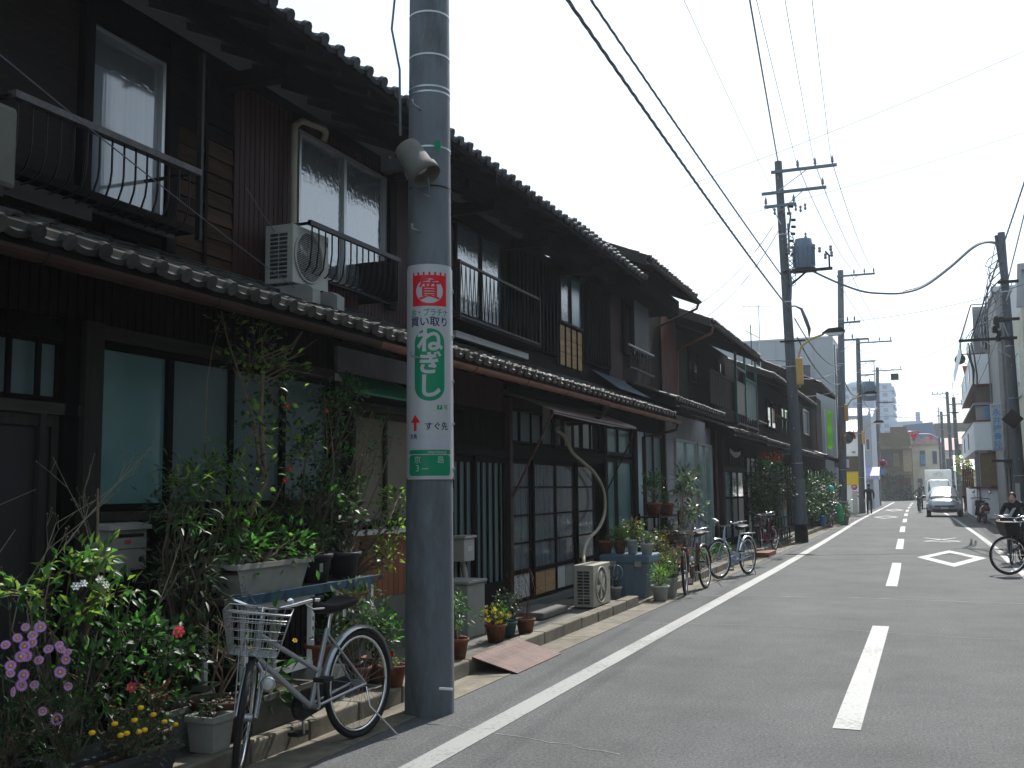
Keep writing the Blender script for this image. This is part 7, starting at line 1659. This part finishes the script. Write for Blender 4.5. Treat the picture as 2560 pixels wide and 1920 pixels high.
# shop with tiled front roof
t = block('corner_shop', 'white walled shop with tiled front roof and yellow shutters', -9, -3.72, 64.5, 71, 0, 4.85, m_wclad)
rf = part('front_roof', B().prism([(64.2, 4.75), (66.5, 5.6), (66.5, 5.5), (64.2, 4.65)], 'x', -9, -3.66), m_ptile, t)
for k in range(22): part('tile_ridge', B().tube([(-3.7-k*.24, 64.2, 4.78), (-3.7-k*.24, 66.45, 5.61)], .035, 5), m_ptile, rf)
part('brown_band', B().box(-9, -3.70, 64.40, 64.498, 2.42, 3.32), m_tan, t)
for k in range(5): pbox('yellow_shutter', t, -3.78-(k+1)*.42, -3.78-k*.42-.02, 64.43, 64.49, 1.62, 2.38, m_yshut)
part('poster_wall', B().box(-5.2, -3.74, 64.42, 64.49, .05, 1.58), m_white, t)
vs, fs = text_geo('よ', .5, .01); part('red_lettering', B().add([(-3.96+v.x, 64.41, 1.05+v.y) for v in vs], fs), m_signr, t)
for k in range(5): part('red_mark', B().box(-3.82, -3.78, 64.405, 64.415, .35+.15*k, .46+.15*k), m_signr, t)
part('small_plate', B().box(-4.1, -3.9, 64.49-.03, 64.498, 3.5, 3.62), m_bwall, t)
t = thing('vending_sign', 'small white cabinet with red round sign at the shop corner', 'sign', (-3.9, 62.5, 0)); part('cabinet', B().bev(-4.05, -3.8, 62.4, 62.7, 0, 1.3, .02), m_whpot, t); part('round_top', B().lathe([(.16, 0), (.16, .04)], (-3.92, 62.4, 1.5), 18, mtx=Matrix.Rotation(math.pi/2, 3, 'X')), m_signr, t); part('white_ring', B().lathe([(.1, 0), (.1, .045)], (-3.92, 62.4, 1.5), 18, mtx=Matrix.Rotation(math.pi/2, 3, 'X')), m_signw, t)
t = block('grey_tower_house', 'narrow plain grey building between the two far poles', -6, -3.45, 75, 83, 0, 6.4, mat('blue_grey_render', (.22, .25, .30), .8, var=.05))
fwin(t, -3.85, -3.55, 74.99, 4.0, 4.8)
t = thing('shop_awning', 'lavender shop awning with white side panel below the narrow grey building', 'awning', (-3.6, 74, 2.2)); part('front_cloth', B().prism([(73.6, 2.25), (74.9, 2.85), (74.9, 2.80), (73.6, 2.2)], 'x', -4.2, -3.05), m_pawn, t); part('valance', B().box(-4.2, -3.05, 73.57, 73.6, 2.0, 2.25), m_pawn, t); part('side_panel', B().prism([(73.6, 2.0), (74.9, 2.0), (74.9, 2.85), (73.6, 2.25)], 'x', -3.045, -3.02), m_signw, t)
t = thing('no_parking_sign', 'round blue road sign on the far left pole by the awning', 'sign', (-3.25, 88.5, 3.2)); part('disc', B().lathe([(.30, 0), (.30, .02)], (-3.3, 88.5, 3.35), 22, mtx=Matrix.Rotation(math.pi/2, 3, 'X')), m_navy, t); part('ring', B().torus((-3.3, 88.46, 3.35), .26, .04, 'y', 24, 5), m_signr, t); part('stay', B().box(-3.75, -3.3, 88.6, 88.66, 3.3, 3.36), m_steel, t)
part('blue_plate', B().box(-3.5, -3.1, 88.5, 88.52, 2.55, 2.95), m_signb, t)
# end of the street
t = block('old_shop_house', 'old brown rendered two storey shop closing the end of the street', -7.5, -1.55, 121, 130, 0, 7.4, m_tan)
part('upper_gable', B().box(-3.6, -1.9, 120.9, 121, 5.9, 8.0), m_tan, t); part('side_wall', B().box(-2.4, -1.5, 120.8, 121, .2, 5.5), mat('lighter_tan_render', (.24, .20, .13), .85), t)
part('ground_canopy', B().prism([(119.9, 2.75), (121, 3.2), (121, 3.1), (119.9, 2.65)], 'x', -7, -1.6), m_tan, t); part('upper_canopy', B().prism([(120.2, 5.6), (121, 5.95), (121, 5.85), (120.2, 5.5)], 'x', -7, -1.5), m_tan, t)
fwin(t, -4.6, -3.7, 120.99, 3.6, 5.1, n=2, fm=m_bronze); fwin(t, -3.5, -2.7, 120.99, 3.6, 5.2, gm=m_beigec, fm=m_bronze); fwin(t, -4.8, -3.2, 120.99, .3, 2.5, n=3, fm=m_bronze); fwin(t, -2.9, -1.7, 120.79, .4, 2.4, gm=m_redwall, n=2, fm=m_bronze)
part('red_canopy', B().prism([(119.7, 2.2), (120.9, 2.6), (120.9, 2.5), (119.7, 2.1)], 'x', -5.3, -3.9), m_dred, t)
for i, (x, lb) in enumerate(((-3.9, 'greenery and goods heaped before the left half of the end shop'), (-2.4, 'low plants and coloured goods before the right half of the end shop'))):
    plant('shrub', lb, 'shrub', (x, 119.3, 0), [(x, 119.3, .6, .8, .4, .5, 1), (x+.3, 119.4, 2.4 if i == 0 else .9, .6, .3, .4, .6)], .28, [m_leafd, m_leafm, m_bluelid], 700, stems=5)
t = block('cream_house', 'cream house with laundry on its upper window beyond the bend', -1.5, 1.6, 124, 132, 0, 6.1, m_cream)
rf = part('roof', B().prism([(-1.8, 6.1), (0.05, 7.0), (1.9, 6.1)], 'y', 123.6, 132.2), m_salmon, t)
fwin(t, -.75, -.1, 123.98, 3.7, 5.5); fwin(t, .55, 1.1, 123.98, 3.9, 5.4); fwin(t, -1.1, -.5, 123.98, 1.2, 2.4)
for k in range(3): part('laundry', B().box(-.62+k*.16, -.48+k*.16, 123.75, 123.78, 3.9, 5.0), m_laund, t)
t = block('blue_roofed_house', 'house with slate blue metal roof rising behind the cream house', -2.8, 1.2, 140, 150, 0, 7.2, m_bwall); part('roof', B().prism([(-3.1, 7.2), (-2.6, 9.2), (.9, 9.5), (1.4, 7.0)], 'y', 139.8, 150), m_slate, t)
for k in range(2): part('roof_step', B().box(-2.2+k*1.6, -1.2+k*1.6, 139.5, 139.79, 7.6, 8.4), m_slate, t)
for i, (x0, x1, y, z, mm, rm, lb) in enumerate([(1.7, 3.4, 128, 5.6, m_wclad, m_salmon, 'white house with salmon tiles left of the slim far poles'), (3.6, 6.0, 126, 6.2, m_bwall, m_salmon, 'pale house with pinkish tiled roof between the far right poles'), (6.2, 10, 110, 6.5, m_cream, m_slate, 'cream house deep behind the balcony building'), (2.4, 4.4, 108, 3.0, m_wclad, m_poly, 'low white shed below the flowering tree line')]):
    t = block('far_house', lb, x0, x1, y, y+7, 0, z, mm, 'house'); part('roof', B().prism([(y-.3, z-.05), (y+3.5, z+1.5), (y+7.3, z-.05)], 'x', x0-.2, x1+.2), rm, t); fwin(t, x0+.3, x0+.9, y-.01, z-2.2, z-1.0); fwin(t, x1-.9, x1-.3, y-.01, z-2.2, z-1.0); fwin(t, x0+.3, x1-.4, y-.01, .4, 2.0, n=2)
# left far infill and viaduct
for i, (x0, x1, y0, y1, z, mm, lb) in enumerate([(-12, -4.4, 84, 96, 6.6, m_cream, 'cream house behind the slim far left pole'), (-14, -4.6, 98, 112, 7.6, m_bwall, 'grey house half hidden near the left bend')]):
    t = block('far_house', lb, x0, x1, y0, y1, 0, z, mm, 'house'); part('roof', B().prism([(y0-.2, z), ((y0+y1)/2, z+1.4), (y1+.2, z)], 'x', x0, x1+.2), m_slate, t)
    for k in range(3): window(t, x1+.005, y0+1+k*3.5, y0+2.6+k*3.5, 3.6, 4.8, 2, m_alu, m_dwin)
t = thing('viaduct', 'concrete railway viaduct crossing behind the far roofs', 'viaduct', (5, 170, 0)); part('deck', B().box(1.2, 60, 170, 178, 7.9, 10.3), m_concr, t)
for x in range(4, 60, 9): part('pier', B().box(x, x+1.2, 172, 176, 0, 7.9), m_concr, t)
part('parapet', B().box(1.2, 60, 169.8, 170, 10.3, 11.0), m_concr, t)
for x in range(2, 40, 6): part('catenary_mast', B().tube([(x, 171, 11), (x, 171, 13.5)], .12, 5), m_steel, t)
# apartment towers
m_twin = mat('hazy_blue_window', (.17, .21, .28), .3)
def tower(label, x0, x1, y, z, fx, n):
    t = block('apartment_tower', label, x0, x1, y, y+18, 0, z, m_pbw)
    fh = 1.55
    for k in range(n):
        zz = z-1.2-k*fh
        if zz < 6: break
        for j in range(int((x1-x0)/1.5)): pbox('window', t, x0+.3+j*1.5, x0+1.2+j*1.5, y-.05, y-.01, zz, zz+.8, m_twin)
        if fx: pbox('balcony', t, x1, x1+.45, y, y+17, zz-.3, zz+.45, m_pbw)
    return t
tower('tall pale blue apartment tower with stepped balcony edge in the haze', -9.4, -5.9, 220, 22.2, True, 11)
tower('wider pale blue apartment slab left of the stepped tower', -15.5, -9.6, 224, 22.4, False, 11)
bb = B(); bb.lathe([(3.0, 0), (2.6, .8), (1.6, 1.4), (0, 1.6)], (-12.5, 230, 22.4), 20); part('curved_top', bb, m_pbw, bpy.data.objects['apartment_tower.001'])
t = block('flat_roof_block', 'long pale office block with rooftop rail in the haze', -5.7, -.4, 210, 225, 0, 13.8, m_pbw); 
for k in range(9): pbox('window', t, -5.4+k*.56, -5.05+k*.56, 209.94, 209.99, 11.2, 12.3, m_dwin)
part('roof_rail', B().box(-5.7, -.4, 209.9, 209.94, 14.5, 14.56), m_steel, t)
for k in range(9): part('rail_post', B().box(-5.6+k*.62, -5.56+k*.62, 209.9, 209.94, 13.8, 14.5), m_steel, t)
part('roof_house', B().box(-1.6, -.8, 211, 214, 13.8, 15.6), m_pbw, t)
t = block('flat_roof_block', 'low hazy block between the viaduct and the office block', -.2, 4.5, 195, 205, 0, 10.8, m_bwall); fwin(t, .3, 1.4, 194.9, 8.5, 9.6); fwin(t, 2.0, 3.2, 194.9, 8.5, 9.6)
t = thing('stop_sign', 'red triangular stop sign hanging from an arm over the street', 'sign', (-.8, 84, 5.3)); part('plate', B().prism([(-1.23, 5.66), (-.42, 5.66), (-.825, 4.92)], 'y', 83.98, 84.0), m_signr, t)
part('rim', B().tube([(-1.23, 83.97, 5.66), (-.42, 83.97, 5.66), (-.825, 83.97, 4.92), (-1.23, 83.97, 5.66)], .018, 4), m_signw, t); vs, fs = text_geo('止まれ', .20, .004); part('lettering', B().add([(-.825+v.x, 83.965, 5.50+v.y) for v in vs], fs), m_signw, t, label='lettering reading 止まれ')
part('arm', B().tube([(-.45, 84.05, 5.45), (.3, 84.05, 5.42), (.95, 84.1, 5.1)], .03, 6), m_steel, t); part('small_red_plate', B().box(.28, .48, 83.98, 84.0, 5.0, 5.35), m_pink, t)

# ------------------------------------------------------------------ right hand buildings
t = block('balcony_building', 'white corrugated building with projecting balconies on the right', 2.55, 7, 50, 66, 0, 9.4, m_bwall)
def clad(x0, x1, y0, y1, z0, z1, nm):
    p = part(nm, B().box(x0, x1, y0, y1, z0, z1), m_wclad, t)
    k = x0+.09
    while k < x1-.03: pbox('cladding_rib', p, k, k+.03, y0-.012, y0+.002, z0+.01, z1-.01, m_wclad); k += .11
    return p
clad(2.02, 2.95, 49.5, 64, 5.95, 7.25, 'top_balcony_panel'); clad(1.98, 2.95, 49.5, 66.5, 3.05, 4.30, 'first_floor_panel')
for yy in (52, 57, 62): pbox('window', t, 1.99, 2.016, yy, yy+1.0, 6.3, 7.0, m_dwin); 
for yy in (56, 62): pbox('window', t, 1.955, 1.978, yy, yy+.7, 3.3, 4.1, m_dwin)
part('balcony_slab', B().box(2.0, 3.2, 49.6, 64, 5.02, 5.14), m_gwall, t); part('balcony_wall', B().box(2.10, 2.62, 49.7, 50.0, 4.32, 5.0), m_bwall, t)
part('top_balcony_floor', B().box(1.99, 2.96, 49.48, 64.1, 5.88, 5.945), m_dred, t); part('panel_coping', B().box(1.96, 2.97, 49.45, 66.6, 4.302, 4.36), m_dred, t)
part('recess_shade_sheet', B().box(2.15, 2.72, 50.0-.02, 50.0, 5.16, 5.86), m_beigec, t); fwin(t, 2.74, 3.14, 49.9, 5.05, 5.95, fm=m_iron)  # dark beige sheet, the balcony recess's shade put into its colour
for k in range(3): part('laundry', B().box(2.42+k*.1, 2.50+k*.1, 49.62, 49.66, 4.42, 4.98), m_laund, t)
part('roof_canopy', B().add([(2.15, 50, 9.55), (3.0, 50, 9.55), (3.0, 64, 9.4), (2.15, 64, 9.4), (1.62, 50, 7.95), (1.62, 64, 7.8), (1.66, 50, 7.35), (1.66, 64, 7.3)], [(0, 1, 2, 3), (0, 3, 5, 4), (4, 5, 7, 6)]), m_poly, t)
part('canopy_frame', B().tube([(2.15, 50, 9.55), (1.62, 50, 7.95), (1.66, 50, 7.35), (2.6, 50, 7.35)], .03, 5).tube([(2.15, 50, 9.55), (3.0, 50, 9.55)], .03, 5), m_dred, t)
part('grey_side_panel', B().box(2.2, 3.0, 50.3, 50.35, 7.3, 9.5), m_gwall, t)
part('top_window_box', B().box(2.62, 3.0, 49.6, 50, 7.5, 8.9), m_iron, t); fwin(t, 2.45, 2.62, 49.7, 7.6, 8.8)
part('reed_blind', B().box(2.16, 2.80, 49.92, 49.98, 1.5, 2.95), m_blind, t); part('ledge', B().box(1.72, 2.8, 49.7, 52, 1.38, 1.48), m_dred, t); part('low_white_wall', B().box(2.0, 2.85, 49.85, 50, 0, 1.36), m_wclad, t)
part('pillar', B().box(1.98, 2.14, 50, 50.2, 0, 3.0), m_gwall, t); part('downpipe', B().tube([(2.08, 49.8, .1), (2.08, 49.8, 3.0)], .035, 6), m_gwall, t)
part('downpipe', B().tube([(2.72, 49.4, 3.0), (2.72, 49.4, 9.4)], .035, 6), m_gwall, t)
part('street_wall', B().box(2.05, 2.12, 51, 66, 0, 1.4), m_wclad, t)
t = thing('satellite_dish', 'grey satellite dish on a bracket high on the balcony building', 'dish', (2.05, 62, 8.3)); q = Vector((-.3, -1, .25)).normalized().to_track_quat('Z', 'Y').to_matrix(); part('bowl', B().lathe([(0, -.05), (.2, -.02), (.3, .06), (.2, -.01), (0, -.04)], (1.98, 62, 8.45), 18, mtx=q), m_iron, t); part('bracket', B().tube([(1.98, 62.05, 8.45), (2.3, 62.1, 8.2), (2.6, 62.1, 8.2)], .025, 5), m_steel, t); part('orange_sheet', B().add([(2.05, 62, 8.1), (2.35, 62, 8.1), (2.2, 62, 7.3)], [(0, 1, 2)]), m_orange_h, t)
t = block('rendered_building', 'grey beige rendered building right of the blue lettered sign', 2.78, 9, 44.5, 49.4, 0, 9.1, m_bwall)
part('roof_edge', B().box(2.7, 9, 44.3, 49.5, 9.1, 9.3), m_gmetal, t); part('downpipe', B().tube([(2.92, 44.4, .1), (2.92, 44.4, 9.0)], .05, 6), m_gwall, t); part('door', B().box(2.84, 3.0, 44.42, 44.5, .1, 2.2), m_iron, t)
part('meter_pipe', B().tube([(3.05, 44.4, 2), (3.05, 44.4, 9.0)], .03, 6), m_gwall, t)
part('entrance_canopy', B().box(2.3, 3.1, 43.9, 44.5, 2.42, 2.5), m_iron, t)
t = thing('clinic_sign', 'tall white projecting sign lettered vertically in blue on the right', 'sign', (2.58, 44, 2.8)); part('box', B().bev(2.37, 2.79, 43.9, 44.1, 2.84, 4.66, .02), m_signw, t)
for i, ch in enumerate('永井接骨院'): 
    vs, fs = text_geo(ch, .30, .006); part('lettering', B().add([(2.58+v.x, 43.893, 4.30-i*.31+v.y) for v in vs], fs), m_signb, t, label='blue letter '+ch)
vs, fs = text_geo('ほねつぎ', .10, .002); part('lettering', B().add([(2.58+v.x*.9, 43.893, 4.55+v.y) for v in vs], fs), m_signb, t)
part('lavender_foot', B().box(2.39, 2.77, 43.893, 43.899, 2.88, 2.95), m_pawn, t); part('bracket', B().box(2.79, 2.86, 43.97, 44.03, 3.0, 3.05).box(2.79, 2.86, 43.97, 44.03, 4.4, 4.45), m_steel, t)
t = block('gable_house', 'house with orange edged gable at the extreme right edge', 3.05, 9, 36.6, 43.8, 0, 7.2, m_cream, 'house'); part('barge_board', B().prism([(2.9, 7.2), (3.0, 8.6), (9, 8.8), (9, 8.6), (3.1, 8.4), (3.05, 7.2)], 'y', 36.4, 36.6), m_bwall, t); part('gable', B().prism([(3.05, 7.2), (3.1, 8.4), (9, 8.6), (9, 7.2)], 'y', 36.6, 43.8), m_gmetal, t); fwin(t, 3.1, 4.2, 36.58, 4.4, 6.2, n=2, fm=m_white); window(t, 3.0, 38, 40, 4.5, 6, 2, m_white, m_dwin)
t = thing('planter_fence', 'reddish brown slatted screen beside the balcony building', 'fence', (2.0, 67, 0))
for k in range(6): pbox('slat', t, 1.92+k*.1, 2.0+k*.1, 66.8, 66.85, .0, 2.5, m_redwall)
plant('flowering_tree', 'yellow green tree with pink blossom behind the silver car', 'tree', (2.2, 74, 0), [(2.25, 74, 2.9, .55, .8, .55, 1.4), (2.5, 74, 2.1, .5, .8, .6, 1)], .16, [m_leafy, m_leafb, m_leafy, mat('dull_pink_blossom', (.30, .13, .14), .6, transl=.3)], 1500, stems=9, r0=.05)
# houses across the street, out of the frame on the right
for i, (y0, y1, z, mm, lb) in enumerate([(-9, 3.9, 5.6, m_cream, 'cream house across the street behind the viewer'), (4, 13.9, 6.2, m_bwall, 'grey house across the street opposite the near pole'), (14, 23.9, 5.4, m_wclad, 'white house across the street opposite the awning shop'), (24, 35.5, 6.4, m_tan, 'brown house across the street before the dark leaning pole')]):
    t = block('opposite_house', lb, 3.35, 9, y0, y1, 0, z, mm, 'house'); part('roof', B().prism([(3.0, z), (6.2, z+1.3), (9.4, z)], 'y', y0-.1, y1+.1), m_slate, t)
    for k in range(3):
        yy = y0+1+k*3.2
        for z0 in (.7, 3.5):
            bb = B(); bb.box(3.31, 3.349, yy, yy+.05, z0, z0+1.2).box(3.31, 3.349, yy+1.55, yy+1.6, z0, z0+1.2).box(3.31, 3.349, yy+.05, yy+1.55, z0+1.15, z0+1.2).box(3.30, 3.349, yy+.05, yy+1.55, z0, z0+.05)
            f = part('window', bb, m_alu, t); pbox('pane', f, 3.33, 3.34, yy+.052, yy+1.548, z0+.052, z0+1.148, m_dwin)

# ------------------------------------------------------------------ air
hm = bpy.data.materials.new('haze_air'); hm.use_nodes = True
hn = hm.node_tree; hn.nodes.remove(hn.nodes['Principled BSDF'])
pv = hn.nodes.new('ShaderNodeVolumePrincipled'); pv.inputs['Color'].default_value = (.90, .95, 1.0, 1); pv.inputs['Density'].default_value = .00055; pv.inputs['Anisotropy'].default_value = .45
hn.links.new(pv.outputs[0], hn.nodes['Material Output'].inputs['Volume'])
hb_ = B().box(-75, 75, -12, 260, -1.2, 27.5)
hz = part('haze', hb_, hm, None, kind='stuff')
